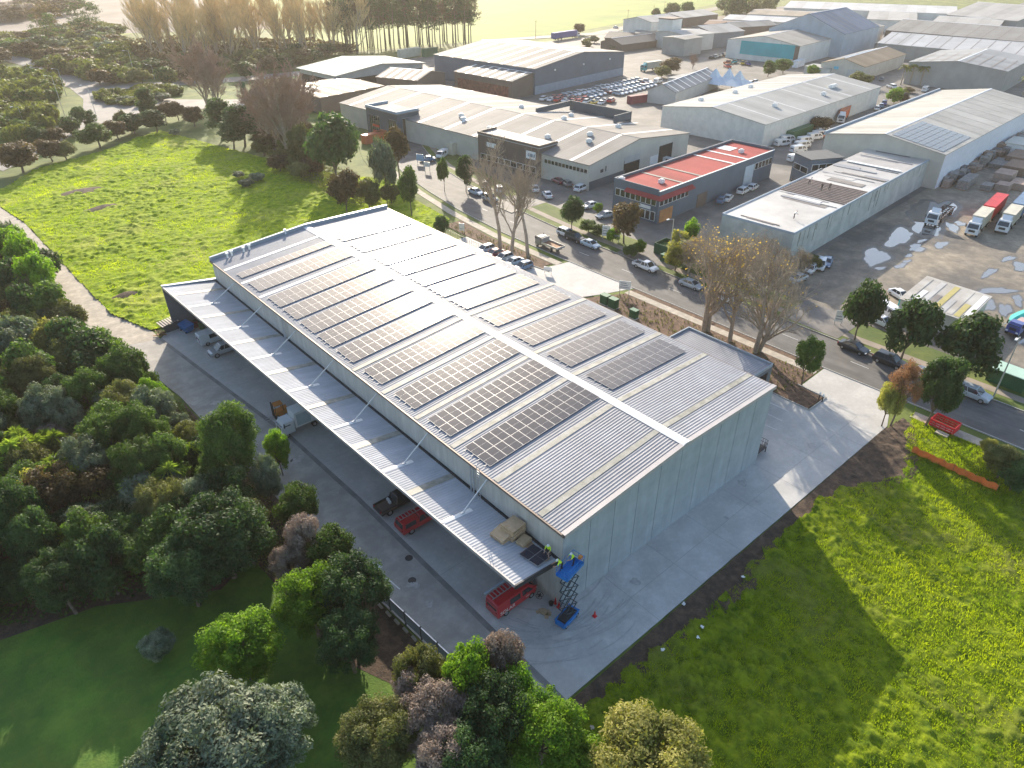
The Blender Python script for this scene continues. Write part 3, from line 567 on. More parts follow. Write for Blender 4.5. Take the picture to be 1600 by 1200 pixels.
def bld(label, P, h, ridge, rh, wm, rm, name='industrial_building', strips=None, over=.25, cat='warehouse', group=None, base=None, flashm=None, uoff=.5):
    """P: three roof corners (origin, along u, along v); ridge 'u', 'v' or 'flat'; strips (n, width, material) across the roof"""
    p0, th, L, Wd = rect3(*P)
    e = empty(name, (p0.x, p0.y, 0), th, label, cat, group)
    m = MB(); r = uoff
    if ridge == 'u':
        m.add([(0,0,0),(L,0,0),(L,Wd,0),(0,Wd,0),(0,0,h),(L,0,h),(L,Wd,h),(0,Wd,h),(0,Wd*r,rh),(L,Wd*r,rh)], [(0,1,5,4),(2,3,7,6),(1,2,6,9,5),(3,0,4,8,7)])
        f = lambda a, b: (a, b, (h+(rh-h)*b/(Wd*r)) if b <= Wd*r else (h+(rh-h)*(Wd-b)/(Wd*(1-r))))
        faces = [((-over, -over), (L+over, -over), (L+over, Wd*r), (-over, Wd*r)), ((-over, Wd*r), (L+over, Wd*r), (L+over, Wd+over), (-over, Wd+over))]
    elif ridge == 'v':
        m.add([(0,0,0),(L,0,0),(L,Wd,0),(0,Wd,0),(0,0,h),(L,0,h),(L,Wd,h),(0,Wd,h),(L*r,0,rh),(L*r,Wd,rh)], [(0,1,5,8,4),(2,3,7,9,6),(1,2,6,5),(3,0,4,7)])
        f = lambda a, b: (a, b, (h+(rh-h)*a/(L*r)) if a <= L*r else (h+(rh-h)*(L-a)/(L*(1-r))))
        faces = [((-over, -over), (L*r, -over), (L*r, Wd+over), (-over, Wd+over)), ((L*r, -over), (L+over, -over), (L+over, Wd+over), (L*r, Wd+over))]
    else:
        m.add([(0,0,0),(L,0,0),(L,Wd,0),(0,Wd,0),(0,0,h),(L,0,h),(L,Wd,h),(0,Wd,h)], [(0,1,5,4),(2,3,7,6),(1,2,6,5),(3,0,4,7)])
        f = lambda a, b: (a, b, h+(rh-h)*b/Wd)
        faces = [((-over, -over), (L+over, -over), (L+over, Wd+over), (-over, Wd+over))]
        if rh != h: m.add([(0,Wd,h),(L,Wd,h),(L,Wd,rh),(0,Wd,rh),(0,0,h),(L,0,h)], [(0,3,4),(1,5,2),(0,1,2,3)])
    m.build('wall', wm, e)
    for q in faces:
        t = [Vector(f(*c))+Vector((0, 0, .12)) for c in q]; b = [c-Vector((0, 0, .2)) for c in t]
        MB().add(t+b, [(0,1,2,3),(7,6,5,4),(0,4,5,1),(1,5,6,2),(2,6,7,3),(3,7,4,0)]).build('roof', rm, e)
    if rh != h and ridge in 'uv':
        fl = flashm or flash
        if ridge == 'u': MB().add([(-over, Wd*r-.35, rh+.10), (L+over, Wd*r-.35, rh+.10), (L+over, Wd*r, rh+.22), (-over, Wd*r, rh+.22), (L+over, Wd*r+.35, rh+.10), (-over, Wd*r+.35, rh+.10)], [(0,1,2,3),(3,2,4,5)]).build('ridge_cap', fl, e)
        else: MB().add([(L*r-.35, -over, rh+.10), (L*r-.35, Wd+over, rh+.10), (L*r, Wd+over, rh+.22), (L*r, -over, rh+.22), (L*r+.35, Wd+over, rh+.10), (L*r+.35, -over, rh+.10)], [(0,3,2,1),(3,5,4,2)]).build('ridge_cap', fl, e)
    if strips:
        n, wd, sm = strips[:3]
        N = L if ridge != 'v' else Wd
        for k in range(n):
            c = N*(k+.5+(strips[3] if len(strips) > 3 else 0))/n
            for q in faces:
                a0, a1 = min(p[0] for p in q), max(p[0] for p in q); b0, b1 = min(p[1] for p in q), max(p[1] for p in q)
                if ridge != 'v': qq = [(c-wd/2, b0+.2), (c+wd/2, b0+.2), (c+wd/2, b1-.3), (c-wd/2, b1-.3)]
                else: qq = [(a0+.2, c-wd/2), (a1-.3, c-wd/2), (a1-.3, c+wd/2), (a0+.2, c+wd/2)]
                MB().add([Vector(f(*c_))+Vector((0, 0, .15)) for c_ in qq], [(0,1,2,3)]).build('skylight', sm, e)
    return e, L, Wd, f
def face_rect(e, name, m, side, a0, a1, z0, z1, L, Wd, d=.04, thick=.08):
    """a panel on a wall: side s/n/w/e of the local frame"""
    q = MB()
    if side == 's': q.box(a0, -d-thick, z0, a1, -d+.03, z1)
    if side == 'n': q.box(a0, Wd+d-.03, z0, a1, Wd+d+thick, z1)
    if side == 'w': q.box(-d-thick, a0, z0, -d+.03, a1, z1)
    if side == 'e': q.box(L+d-.03, a0, z0, L+d+thick, a1, z1)
    return q.build(name, m, e)
def windows(e, side, a0, a1, n, z0, z1, L, Wd, fm=None):
    w_ = (a1-a0)/n
    for k in range(n):
        o = face_rect(e, 'window', fm or whiteP, side, a0+k*w_+.04, a0+(k+1)*w_-.04, z0, z1, L, Wd, .0, .05)
        p = face_rect(e, 'pane', glassD, side, a0+k*w_+.14, a0+(k+1)*w_-.14, z0+.1, z1-.1, L, Wd, .03, .05); p.parent = o
def unit(e, x, y, z, s=.9, m=None):
    MB().box(x-s/2, y-s/2, z, x+s/2, y+s/2, z+s*.7).box(x-s*.3, y-s*.3, z+s*.7, x+s*.3, y+s*.3, z+s*.85).build('roof_vent', m or whiteP, e)
G2 = lambda h, *a: [G(u, v, h) for u, v in a]
ls = mat('pale_strip', (0.74, 0.73, 0.70), .5, var=.08, scale=.5); ds = mat('brown_strip', (0.22, 0.19, 0.17), .6, var=.2, scale=.5)

# red roofed building -------------------------------------------------
redM = RM('red', (0.50, 0.095, 0.09), .8, 'X', rough=.5, metal=.1, depth=.35)
P = G2(7, (1031, 302), (1210, 236), (963, 285)); P[2] = (88.9, 73.8)
e, L, Wd, f = bld('long dark grey building with a bright red roof facing the street', P, 7, 'flat', 7.05, WM['slate'], redM, 'red_roof_building', over=-.25, cat='building')
q = MB(); 
for a in ((-.05, -.05, L+.05, .25), (-.05, Wd-.4, L+.05, Wd+.05), (-.05, .25, .2, Wd-.4), (L-.2, .25, L+.05, Wd-.4)): q.box(a[0], a[1], 6.9, a[2], a[3], 7.3 if a[1] < 1 and a[3] < 2 else 7.75)
q.build('parapet', WM['slate'], e)
MB().box(-.1, -.1, 7.3, L+.1, .3, 7.36).build('coping', whiteP, e)
windows(e, 's', .3, 11.5, 7, 3.9, 5.6, L, Wd); windows(e, 'w', .6, Wd-.6, 8, 3.9, 5.6, L, Wd); windows(e, 'w', .6, 6, 4, .5, 2.6, L, Wd); windows(e, 's', L-9, L-.5, 5, 3.9, 5.6, L, Wd)
aw = MB(); aw.add([(-1.1, -1.1, 5.7), (12.5, -1.1, 5.7), (12.5, -.06, 6.35), (-.06, -.06, 6.35), (-1.1, 9, 5.7), (-.06, 9, 6.35), (-1.1, -1.1, 5.62), (12.5, -1.1, 5.62), (-1.1, 9, 5.62)], [(0,1,2,3),(4,0,3,5),(0,6,7,1),(4,8,6,0)])
aw.build('awning', redM, e)
face_rect(e, 'roller_door', mat('pale_door', (0.45, 0.52, 0.58), .5, var=.05), 's', 36, 40.2, 0, 5.6, L, Wd)
face_rect(e, 'roller_door', mat('orange_door', (0.42, 0.20, 0.08), .6, var=.2), 's', .8, 5.6, 0, 2.9, L, Wd)
face_rect(e, 'roller_door', WM['brown'], 's', 15.5, 19.5, 0, 3.2, L, Wd)
face_rect(e, 'sign_board', whiteP, 'w', 2, 5.5, 2.9, 3.6, L, Wd)
for a in (.18, .33, .62, .74): MB().box(L*a, .3, 7.2, L*a+.8, Wd-.6, 7.24).build('skylight', ds if a in (.18, .33) else ls, e)
MB().box(L*.82, Wd-5, 7.2, L*.90, Wd-1, 7.25).build('skylight', whiteP, e)
for a, b in ((6, 4), (L-8, 5), (.8, Wd-1.5)): unit(e, a, b, 7.15, 1.1)
# building with the roof under repair --------------------------------
repM = mat('patched_roof', (0.36, 0.34, 0.32), .5, .1, scale=.09, c2=(0.56, 0.54, 0.51), detail=9)
P = [(90.3, 29.2), (166.6, 33.9), (89.3, 44.6)]
e, L, Wd, f = bld('long stained white concrete building whose flat roof is being re-sheeted beside the gravel yard', P, 6.6, 'flat', 6.65, WM['stain'], repM, 'concrete_building', over=-.15, cat='building')
q = MB()
for a in ((0, -.02, L, .2), (0, Wd-.2, L*.55, Wd+.02), (-.02, .2, .18, Wd-.2)): q.box(a[0], a[1], 6.5, a[2], a[3], 6.95)
q.build('parapet', WM['blue'], e)
rg = random.Random(3)
for k in range(34):
    x = rg.uniform(1, L-4); ln = rg.uniform(5, 13); y = rg.uniform(.4, max(.5, Wd-ln-.3)); wd = rg.choice([.35, .5, .9, 1.6, 2.4])
    if L*.30 < x < L*.46: continue
    MB().box(x, y, 6.79, x+wd, min(y+ln, Wd-.3), 6.80+k*.003).build('roof_sheet', rg.choice([ls, zinc, zinc, mat('old_sheet', (0.20, 0.18, 0.17), .7, var=.2), repM]), e)
MB().box(L*.30, .4, 6.785, L*.46, Wd-.5, 6.80).build('bare_purlins', mat('brown_purlins', (0.14, 0.095, 0.08), .8, var=.2), e)
for k in range(11): MB().box(L*.30+.3+k*(L*.16/11), .4, 6.83, L*.30+.42+k*(L*.16/11), Wd-.5, 6.95).build('purlin', mat('grey_purlin', (0.35, 0.30, 0.28), .6, var=.1), e)
MB().box(L*.72, 1.2, 6.9, L*.72+1.1, Wd-1.5, 7.05).build('roof_sheet', flash, e).rotation_euler = (0, 0, 0)
for k in range(26):
    x = rg.uniform(0, L); MB().box(x, -.025, rg.uniform(2, 5.2), x+rg.uniform(.08, .4), -.003, 6.5-rg.uniform(0, .3)).build('stain', mat('moss_stain', (0.15, 0.17, 0.13), .9, scale=1.5, c2=(0.32, 0.35, 0.32)), e)
for k in range(18): MB().box(rg.uniform(.5, 14), 1, 6.8, 0, 0, 6.8)
face_rect(e, 'edge_rail', steel, 'n', 0, 45, 6.9, 7.0, L, Wd)
# dark office on its far side
e, L, Wd, f = bld('small dark grey two-storey office with a blue-grey parapet behind the roof being repaired', G2(7.2, (1268, 250), (1318, 246), (1275, 236)), 7.2, 'flat', 7.2, WM['slate'], mat('membrane', (0.07, 0.08, 0.09), .7, var=.1), 'office_building', cat='building')
windows(e, 's', .5, L-.5, 4, 4.4, 6.0, L, Wd); windows(e, 'w', .5, Wd-.5, 2, 3.5, 5, L, Wd)
# cream gabled shed behind it
P = [(163.6, 29.6), (249.5, 34.2), (160.6, 60.5)]
P = G2(8.6, (1477, 242), (1600, 174), (1300, 205)); P[1] = (P[0][0]+86, P[0][1]+4.6)
e, L, Wd, f = bld('big cream gabled shed with white side wall and solar panels at its near end', P, 8.6, 'u', 11.0, WM['cream'], RM('cream', (0.60, 0.585, 0.54), 2.2, 'X', rough=.55, metal=.0, depth=.2), 'gabled_shed', strips=(14, .18, ds), cat='warehouse', uoff=.5)
face_rect(e, 'white_side_wall', mat('bright_white', (0.72, 0.75, 0.80), .6, var=.05), 's', .5, L, 0, 8.3, L, Wd, .02, .06)
MB().box(-.3, Wd-.1, 8.3, L+.3, Wd+.35, 9.3).build('parapet', WM['blue'], e)
sp_ = MB(); nx, ny = 7, 8
for i in range(nx):
    for j_ in range(ny):
        a0, b0 = 1.0+i*3.0, 1.0+j_*(Wd*.5-2.2)/ny; a1, b1 = a0+2.9, b0+(Wd*.5-2.2)/ny-.12
        o = MB().add([Vector(f(*c))+Vector((0, 0, .22)) for c in ((a0, b0), (a1, b0), (a1, b1), (a0, b1))], [(0,1,2,3)]).build('panel', cellM, e)
# grey complex (long gabled factory) -----------------------------------
gR = RM('taupe', (0.34, 0.32, 0.30), 1.0, 'Y', rough=.5, metal=.25, depth=.3)
P = [(95.6, 87.6), (140.6, 91.2), (95.6, 196)]
P[2] = (P[0][0]-.08*108, P[0][1]+108)
e, L, Wd, f = bld('very long grey gabled factory with an open loading door in its cream front gable', P, 6.4, 'v', 9.2, WM['cream'], gR, 'gabled_factory', cat='warehouse', uoff=.46, strips=(9, 1.1, ls), flashm=WM['dgrey'])
face_rect(e, 'base_wall', WM['dgrey'], 's', .2, 15, 0, 2.2, L, Wd, .02, .05)
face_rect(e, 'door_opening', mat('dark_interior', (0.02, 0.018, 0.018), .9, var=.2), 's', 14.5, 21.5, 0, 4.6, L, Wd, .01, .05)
face_rect(e, 'roller_door', WM['lgrey'], 's', 14.6, 21.4, 3.8, 5.4, L, Wd, .05, .07)
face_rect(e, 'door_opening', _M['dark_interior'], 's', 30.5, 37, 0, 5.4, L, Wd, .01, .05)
face_rect(e, 'white_panel', whiteP, 's', 26.5, 30.2, 0, 3.4, L, Wd, .02, .05)
windows(e, 'w', .5, 15, 12, 4.2, 5.3, L, Wd, WM['cream'])
for s_, x in ((1, 4.6), (2, 5.2), (3, 6.6)):
    face_rect(e, 'wall_sign', darkm, 's', x, x+(.5 if s_ < 3 else .35), 3.6, 4.4 if s_ < 3 else 4.9, L, Wd, .02, .04)
for a, b in ((12, 10), (16, 13), (9, 22), (30, 14), (25, 30), (33, 34), (8, 55), (10, 58), (5, 40), (6, 41.5), (30, 52)): unit(e, a, b, f(a, b)[2]+.1, 1.2)
# roof parapet with ducts on the right slope
MB().box(L-1, 20, 5.5, L-.6, 44, 9.6).box(L*.62, 43.6, 8, L-.6, 44, 9.6).box(L-9, 20, 7.5, L-.6, 20.4, 9.6).build('parapet', WM['dgrey'], e)
# its street offices
P = G2(7.6, (868, 222), (883, 214), (780, 201)); P = [(93.4, 103.5), (100.5, 104.1), (91.6, 126.5)]
e, L, Wd, f = bld('dark parapeted office block with white signs, in front of the long grey factory', P, 7.8, 'flat', 7.8, WM['brown'], mat('pale_membrane', (0.36, 0.35, 0.34), .7, var=.08), 'office_building', cat='building')
windows(e, 'w', 1, Wd-1, 9, 1.2, 2.8, L, Wd); face_rect(e, 'sign_board', mat('sign_white', (0.75, 0.78, 0.78), .5, var=0), 'w', 1.2, 4.6, 4.6, 6.6, L, Wd, .02, .08)
face_rect(e, 'sign_board', _M['sign_white'], 'w', 16, 19.5, 5, 6.2, L, Wd, .02, .08)
for k, wdt in enumerate((.35, .55, .4, .3)): face_rect(e, 'sign_lettering', mat('sign_blue', (0.04, 0.16, 0.30), .5, var=0), 'w', 1.5+k*.7, 1.5+k*.7+wdt, 5.2, 6.0, L, Wd, .12, .02)
q = MB()
for a in ((-.1, -.1, L+.1, .2), (-.1, Wd-.2, L+.1, Wd+.1), (-.1, .2, .2, Wd-.2)): q.box(a[0], a[1], 7.7, a[2], a[3], 8.5)
q.build('parapet', WM['brown'], e)
P = [(86.6, 160.0), (95.2, 160.6), (84.6, 176)]
e, L, Wd, f = bld('grey cube entrance block with glazed corners and red shopfront behind the orange containers', P, 8.2, 'flat', 8.2, WM['dgrey'], gR, 'entrance_block', cat='building')
windows(e, 'w', .5, 4.5, 4, .3, 6.4, L, Wd, WM['grey']); windows(e, 'w', 9, 14.5, 5, .3, 6.4, L, Wd, WM['grey']); windows(e, 's', 2, 8, 5, .3, 6.8, L, Wd, WM['grey'])
for z in (3, 1.2): face_rect(e, 'shop_sign', mat('red_sign', (0.55, 0.06, 0.03), .5, var=.1), 'w', 9.5, 13, z, z+.7, L, Wd, .06, .06)
q = MB()
for a in ((-.1, -.1, L, .3), (-.1, Wd-.3, L, Wd+.1), (-.1, .3, .3, Wd-.3)): q.box(a[0], a[1], 8.1, a[2], a[3], 9.0)
q.build('parapet', WM['blue'], e)
# brown low shed further up the street
e, L, Wd, f = bld('low brown shed with sunlit tan roof at the far end of the grey factory', G2(5.5, (500, 153), (600, 134), (455, 134)), 5.5, 'u', 6.0, WM['brown'], RM('tan', (0.42, 0.34, 0.27), 1.0, 'X', rough=.5, metal=.1), 'low_shed', strips=(5, 1.6, ls))
e, L, Wd, f = bld('small gabled shed with pinkish roof between the canopy shed and the dark warehouse', G2(6.5, (652, 126), (695, 113), (618, 112)), 6.5, 'v', 8.5, WM['brown'], RM('pinkish', (0.45, 0.37, 0.32), 1.0, 'Y', rough=.5, metal=.1), 'gabled_shed', strips=(5, 1.2, ls))
e, L, Wd, f = bld('wide pale canopy shed with open sides near the bare trees', G2(6.5, (525, 118), (660, 98), (475, 105)), 6.5, 'v', 8.6, WM['lgrey'], RM('palegreen', (0.58, 0.60, 0.56), 1.0, 'Y', rough=.5, metal=.0), 'canopy_shed', strips=(6, .5, ls), over=1.2)
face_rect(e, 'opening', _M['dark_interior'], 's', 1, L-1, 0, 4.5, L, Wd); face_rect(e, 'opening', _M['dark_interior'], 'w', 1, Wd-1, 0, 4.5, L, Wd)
# dark warehouse --------------------------------------------------------
dR = RM('dark', (0.27, 0.26, 0.25), 1.2, 'Y', rough=.5, metal=.3, depth=.2)
P = G2(9.6, (836, 108), (976, 81), (685, 82)); P[2] = (P[0][0]-7, P[0][1]+58)
e, L, Wd, f = bld('large dark blue-grey gabled warehouse with pale roof stripes behind the rows of parked cars', P, 9.6, 'v', 12.6, WM['slate'], dR, 'gabled_warehouse', strips=(8, 1.5, ls), cat='warehouse')
face_rect(e, 'pale_plinth', mat('plinth', (0.24, 0.29, 0.35), .7, var=.08), 's', .1, L-.1, 0, 3.2, L, Wd, .02, .08)
for k in range(3): face_rect(e, 'wall_lamp', whiteP, 's', 12+k*19, 12.7+k*19, 7.6, 8.2, L, Wd, .02, .3)
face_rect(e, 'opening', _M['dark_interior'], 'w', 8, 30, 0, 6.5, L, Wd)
P = G2(7.2, (800, 124), (836, 110), (705, 109))
e, L, Wd, f = bld('lower striped grey-roofed lean-to joined to the left side of the dark gabled warehouse', [(P[0][0], P[0][1]), (P[0][0]+22, P[0][1]+1.6), (P[2][0], P[2][1])], 6.4, 'v', 8.2, WM['brown'], dR, 'lean_to_shed', strips=(7, 1.2, ls))
face_rect(e, 'opening', mat('rust_interior', (0.16, 0.06, 0.04), .8, var=.5, scale=.8), 'w', 2, Wd-2, 0, 4.2, L, Wd)
# white shed behind red building ----------------------------------------
P = G2(7, (1196, 195), (1372, 135), (1036, 166)); P[1] = (P[0][0]+84, P[0][1]+4.8)
wR = RM('white', (0.52, 0.52, 0.50), 1.0, 'X', rough=.5, metal=.1, depth=.2)
e, L, Wd, f = bld('long white gabled shed with pale ribbed roof behind the red roofed building', P, 7, 'u', 9.3, wmat('offwhite', (0.50, 0.52, 0.50), sc=.5, c2=(0.62, 0.63, 0.60)), wR, 'gabled_shed', strips=(5, .5, ls), cat='warehouse')
for a, b in ((20, 8), (50, 6), (30, 28), (62, 9), (63.5, 9), (65, 9), (44, 30), (12, 30)): unit(e, a, b, f(a, b)[2]+.1, 1.3)
# small shed with tents
P = G2(5, (1056, 145), (1128, 119), (1009, 142))
e, L, Wd, f = bld('narrow grey shed with striped roof beside the tents and parked cars', G2(4.6, (1056, 145), (1124, 118), (1010, 141)), 4.6, 'u', 7.0, WM['lgrey'], RM('mid', (0.36, 0.37, 0.38), 1, 'X'), 'gabled_shed', strips=(8, .8, ls))
bld('small flat white-roofed shed beyond the narrow grey shed', G2(4, (1062, 124), (1108, 114), (1050, 120)), 4, 'flat', 4, WM['lgrey'], wR, 'low_shed')
tentM = mat('tent_fabric', (0.50, 0.58, 0.66), .7, var=.05)
for i, (u, v, s) in enumerate(((1116, 122, 5.5), (1137, 122, 5), (1153, 126, 5.5))):
    x, y = G(u, v+6, 3)
    t = empty('marquee_tent', (x, y, 0), .1, ('left', 'middle', 'right')[i]+' of three pale blue peaked marquee tents', 'tent', 'peaked marquee tents')
    q = MB(); n_ = 4
    for k in range(3):
        a, b = (1, .33, .04)[k], (.33, .04, 0)[k]; za, zb = (3, 5, 8)[k], (5, 8, 8.2)[k]
        A = [(s*a*c, s*a*d, za) for c, d in ((-1,-1),(1,-1),(1,1),(-1,1))]; B = [(s*b*c, s*b*d, zb) for c, d in ((-1,-1),(1,-1),(1,1),(-1,1))]
        q.add(A+B, [(i_, (i_+1) % 4, 4+(i_+1) % 4, 4+i_) for i_ in range(4)])
    q.build('canopy', tentM, t)
    for c, d in ((-1,-1),(1,-1),(1,1),(-1,1)): MB().tube((s*c*.97, s*d*.97, 0), (s*c*.97, s*d*.97, 3), .1, n=5).build('pole', steel, t)
# teal fronted shed
P = G2(8, (1250, 74), (1382, 42), (1226, 67)); P[2] = (P[0][0]-3, P[0][1]+38); P[0] = (P[0][0], P[0][1])
e, L, Wd, f = bld('long white-walled shed with teal painted front gable', P, 8.5, 'u', 11.5, WM['white'], RM('sand', (0.45, 0.43, 0.40), 1.5, 'X', rough=.6, metal=0, depth=.1), 'gabled_shed')
face_rect(e, 'teal_front', WM['teal'], 'w', .3, Wd*.8, 2.5, 8.6, L, Wd); face_rect(e, 'dark_corner', WM['brown'], 'w', .0, 2.2, .5, 8.4, L, Wd, .15, .05)
P = G2(10, (1319, 57), (1373, 44), (1256, 47)); 
e, L, Wd, f = bld('tall steep blue-grey roofed shed rising behind the teal fronted shed', [P[0], P[1], (P[0][0]-5, P[0][1]+40)], 11, 'u', 19, WM['blue'], RM('bluegrey', (0.25, 0.32, 0.42), 4, 'X', rough=.35, metal=.3, depth=.2), 'tall_shed', strips=(7, .5, ds))
# cream shed with solar roof
P = G2(6, (1352, 103), (1416, 83), (1296, 97)); P[2] = (P[0][0]-1, P[0][1]+19)
e, L, Wd, f = bld('cream shed with blue solar roof and brown lean-to opposite the palms', P, 5.5, 'u', 8.0, WM['cream'], RM('brownr', (0.40, 0.31, 0.22), 1.5, 'X', rough=.7, metal=0, depth=.1), 'gabled_shed')
for k in range(7):
    a0 = 6+k*5.6; MB().add([Vector(f(*c))+Vector((0, 0, .2)) for c in ((a0, Wd*.52), (a0+4.8, Wd*.52), (a0+4.8, Wd*.9), (a0, Wd*.9))], [(0,1,2,3)]).build('solar_panel', mat('blue_cell', (0.16, 0.22, 0.30), .3, var=.1), e)
face_rect(e, 'wall_sign', mat('cyan', (0.10, 0.45, 0.60), .5, var=0), 'w', 11, 13, 3.5, 4.6, L, Wd); face_rect(e, 'roller_door', WM['lgrey'], 'w', 1.5, 7, 0, 4, L, Wd)
bld('low white lean-to office beside the cream shed with solar roof', G2(3.5, (1296, 108), (1310, 104), (1256, 104)), 3.5, 'flat', 3.5, WM['white'], wR, 'low_building')
# grey shed behind the palms
P = G2(8.5, (1409, 101), (1574, 112), (1417, 82)); p0 = Vector(P[0]); p1 = Vector(P[1])
e, L, Wd, f = bld('wide grey-walled shed with brown roof stripes behind the palms', [P[1], (P[1][0]+46, P[1][1]+5), P[0]], 8.5, 'u', 10.5, WM['grey'], RM('midblue', (0.40, 0.42, 0.44), 1.5, 'X', rough=.5, metal=.1, depth=.1), 'wide_shed')
for k in range(8):
    b0 = Wd*(k+.3)/8; MB().add([Vector(f(*c))+Vector((0, 0, .2)) for c in ((.5, b0), (30, b0+1), (30, b0+1.6), (.5, b0+.5))], [(0,1,2,3)]).build('roof_stripe', ds, e)
def far(label, pix, h, rh, wm, rc, ridge='u', strips=None, nm='far_shed'):
    return bld(label, G2(h, *pix), h, ridge, rh, WM[wm], rc, nm, strips=strips, over=.3)
paleR = RM('pale', (0.56, 0.55, 0.53), 2, 'X', rough=.55, metal=0, depth=.1); greyR = RM('greyfar', (0.40, 0.39, 0.37), 2, 'X', rough=.6, metal=0, depth=.1); whR = RM('whitefar', (0.72, 0.72, 0.72), 2, 'X', rough=.5, metal=0, depth=.1)
tanR = RM('tanfar', (0.44, 0.38, 0.31), 2, 'X', rough=.7, metal=0, depth=.1); brR = RM('brownfar', (0.32, 0.22, 0.17), 2, 'X', rough=.7, metal=0, depth=.1)
def farw(label, pl, pr, dep, h, rh, wm, rc, strips=None, nm='far_shed'):
    """wide shed whose long front wall runs from pixel pl to pixel pr"""
    a = Vector(G(*pl, h)); b = Vector(G(*pr, h)); d = (b-a).normalized(); n = Vector((-d.y, d.x))
    if n.dot(Vector((.65, .75))) < 0: n = -n
    # keep u from pr to pl when needed for a right handed frame
    if d.x*n.y-d.y*n.x > 0: P = [a, b, a+n*dep]
    else: P = [b, a, b+n*dep]
    return bld(label, P, h, 'u', rh, WM[wm], rc, nm, strips=strips, over=.4)
farw('long bright white-roofed factory with low grey wall behind the wide grey shed', (1372, 67), (1650, 92), 34, 6.5, 10, 'grey', whR, (12, .4, ds))
farw('long taupe-roofed factory with dark roof seams behind the bright white-roofed one', (1384, 47), (1680, 72), 46, 7, 11, 'brown', greyR, (12, .7, ds))
farw('pale-roofed shed with blue end bay beyond the taupe-roofed factory', (1455, 36), (1560, 42), 50, 7, 9, 'blue', paleR)
farw('wide pale roof shed at the top edge left of the grey gables', (1355, 30), (1432, 33), 70, 7, 9, 'white', paleR)
farw('grey gabled shed near the top right corner', (1480, 23), (1590, 33), 60, 9, 15, 'grey', paleR)
farw('tan-roofed shed at the far right edge of the estate', (1575, 14), (1660, 20), 60, 9, 13, 'brown', greyR)
farw('long white factory roof along the top edge of the estate', (1225, 12), (1495, 22), 60, 9, 11, 'white', whR)
farw('long tan-roofed shed below the white factory at the top', (1168, 22), (1310, 28), 45, 7, 8, 'white', tanR)
farw('white-roofed shed with red-brown neighbour right of the factory tower', (1130, 30), (1285, 38), 30, 6, 7.5, 'white', whR)
farw('brown-roofed low shed right of the factory blocks', (1100, 38), (1165, 41), 30, 5, 6, 'brown', brR)
farw('grey-roofed low shed in front of the tall blue-grey shed', (1150, 43), (1215, 39), 18, 5, 7, 'brown', greyR)
farw('dark green gabled shed right of the factory tower', (1115, 52), (1163, 48), 26, 7.5, 10, 'slate', paleR)
farw('low white factory wing between tower and dark green shed', (1072, 56), (1116, 52), 24, 8, 9, 'lgrey', paleR)
farw('grey open-fronted factory block right of the white tower', (1070, 62), (1098, 58), 14, 8, 8.5, 'grey', greyR)
farw('pale gabled shed on the pasture edge behind the factory', (1068, 28), (1122, 22), 26, 6, 8, 'brown', paleR)
farw('tall white factory block behind the white tower', (1018, 35), (1066, 30), 22, 11, 13, 'white', paleR)
farw('low grey factory wing left of the white tower', (993, 52), (1040, 53), 24, 6, 6.5, 'grey', greyR)
e = farw('dark hip-roofed bungalow office on the left of the factory', (972, 70), (1034, 62), 16, 3.6, 6, 'brown', mat('dark_tiles', (0.09, 0.085, 0.085), .7, var=.1))
e = farw('second dark low office between the road and the hip-roofed bungalow', (945, 59), (992, 61), 22, 3.4, 5.5, 'brown', _M['dark_tiles'])
x, y = G(1054, 74); th = .12
t = empty('factory_tower', (x, y, 0), th, 'tall plain white tower block in front of the factory', 'building')
MB().box(-5, 0, 0, 5, 9, 14).build('wall', WM['white'], t); MB().box(-5.1, -.1, 14, 5.1, 9.1, 14.6).build('parapet', WM['brown'], t)
x, y = G(1127, 66)
t = empty('site_cabin', (x, y, 0), .1, 'white stacked site cabins below the dark green shed', 'cabin')
MB().box(-6, 0, 0, 6, 3, 5.4).build('body', whiteP, t); windows(t, 's', -5, 5, 6, 3.4, 4.8, 12, 3)
# small shed by the street in the gravel yard
P = [(73.9, -1.6), (88.9, -5.2), (75.9, 7.4)]
P = G2(3.1, (1533, 500), (1585, 455), (1420, 463)); 
oldR = mat('patchwork_roof', (0.36, 0.33, 0.29), .7, scale=.25, c2=(0.52, 0.50, 0.46), detail=7)
a = G(1532, 499, 3.2); b = G(1545, 462, 3.2); c_ = G(1412, 470, 3.2)
P = G2(3.2, (1509, 502), (1547, 464), (1405, 472))
e, L, Wd, f = bld('small open shed with patchy pale corrugated roof behind the street trees', P, 3.2, 'flat', 3.6, WM['cream'], oldR, 'small_shed')
for k in range(9):
    MB().add([Vector(f(*c))+Vector((0, 0, .16+.003*k)) for c in ((.3, Wd*k/9), (L*(.5 if k % 2 else .95), Wd*k/9), (L*(.5 if k % 2 else .95), Wd*(k+.8)/9), (.3, Wd*(k+.8)/9))], [(0,1,2,3)]).build('roof_sheet', [ls, mat('yellow_sheet', (0.45, 0.38, 0.13), .6, var=.1), oldR, repM, _M['yellow_sheet'], ds, repM, ls, oldR][k], e)
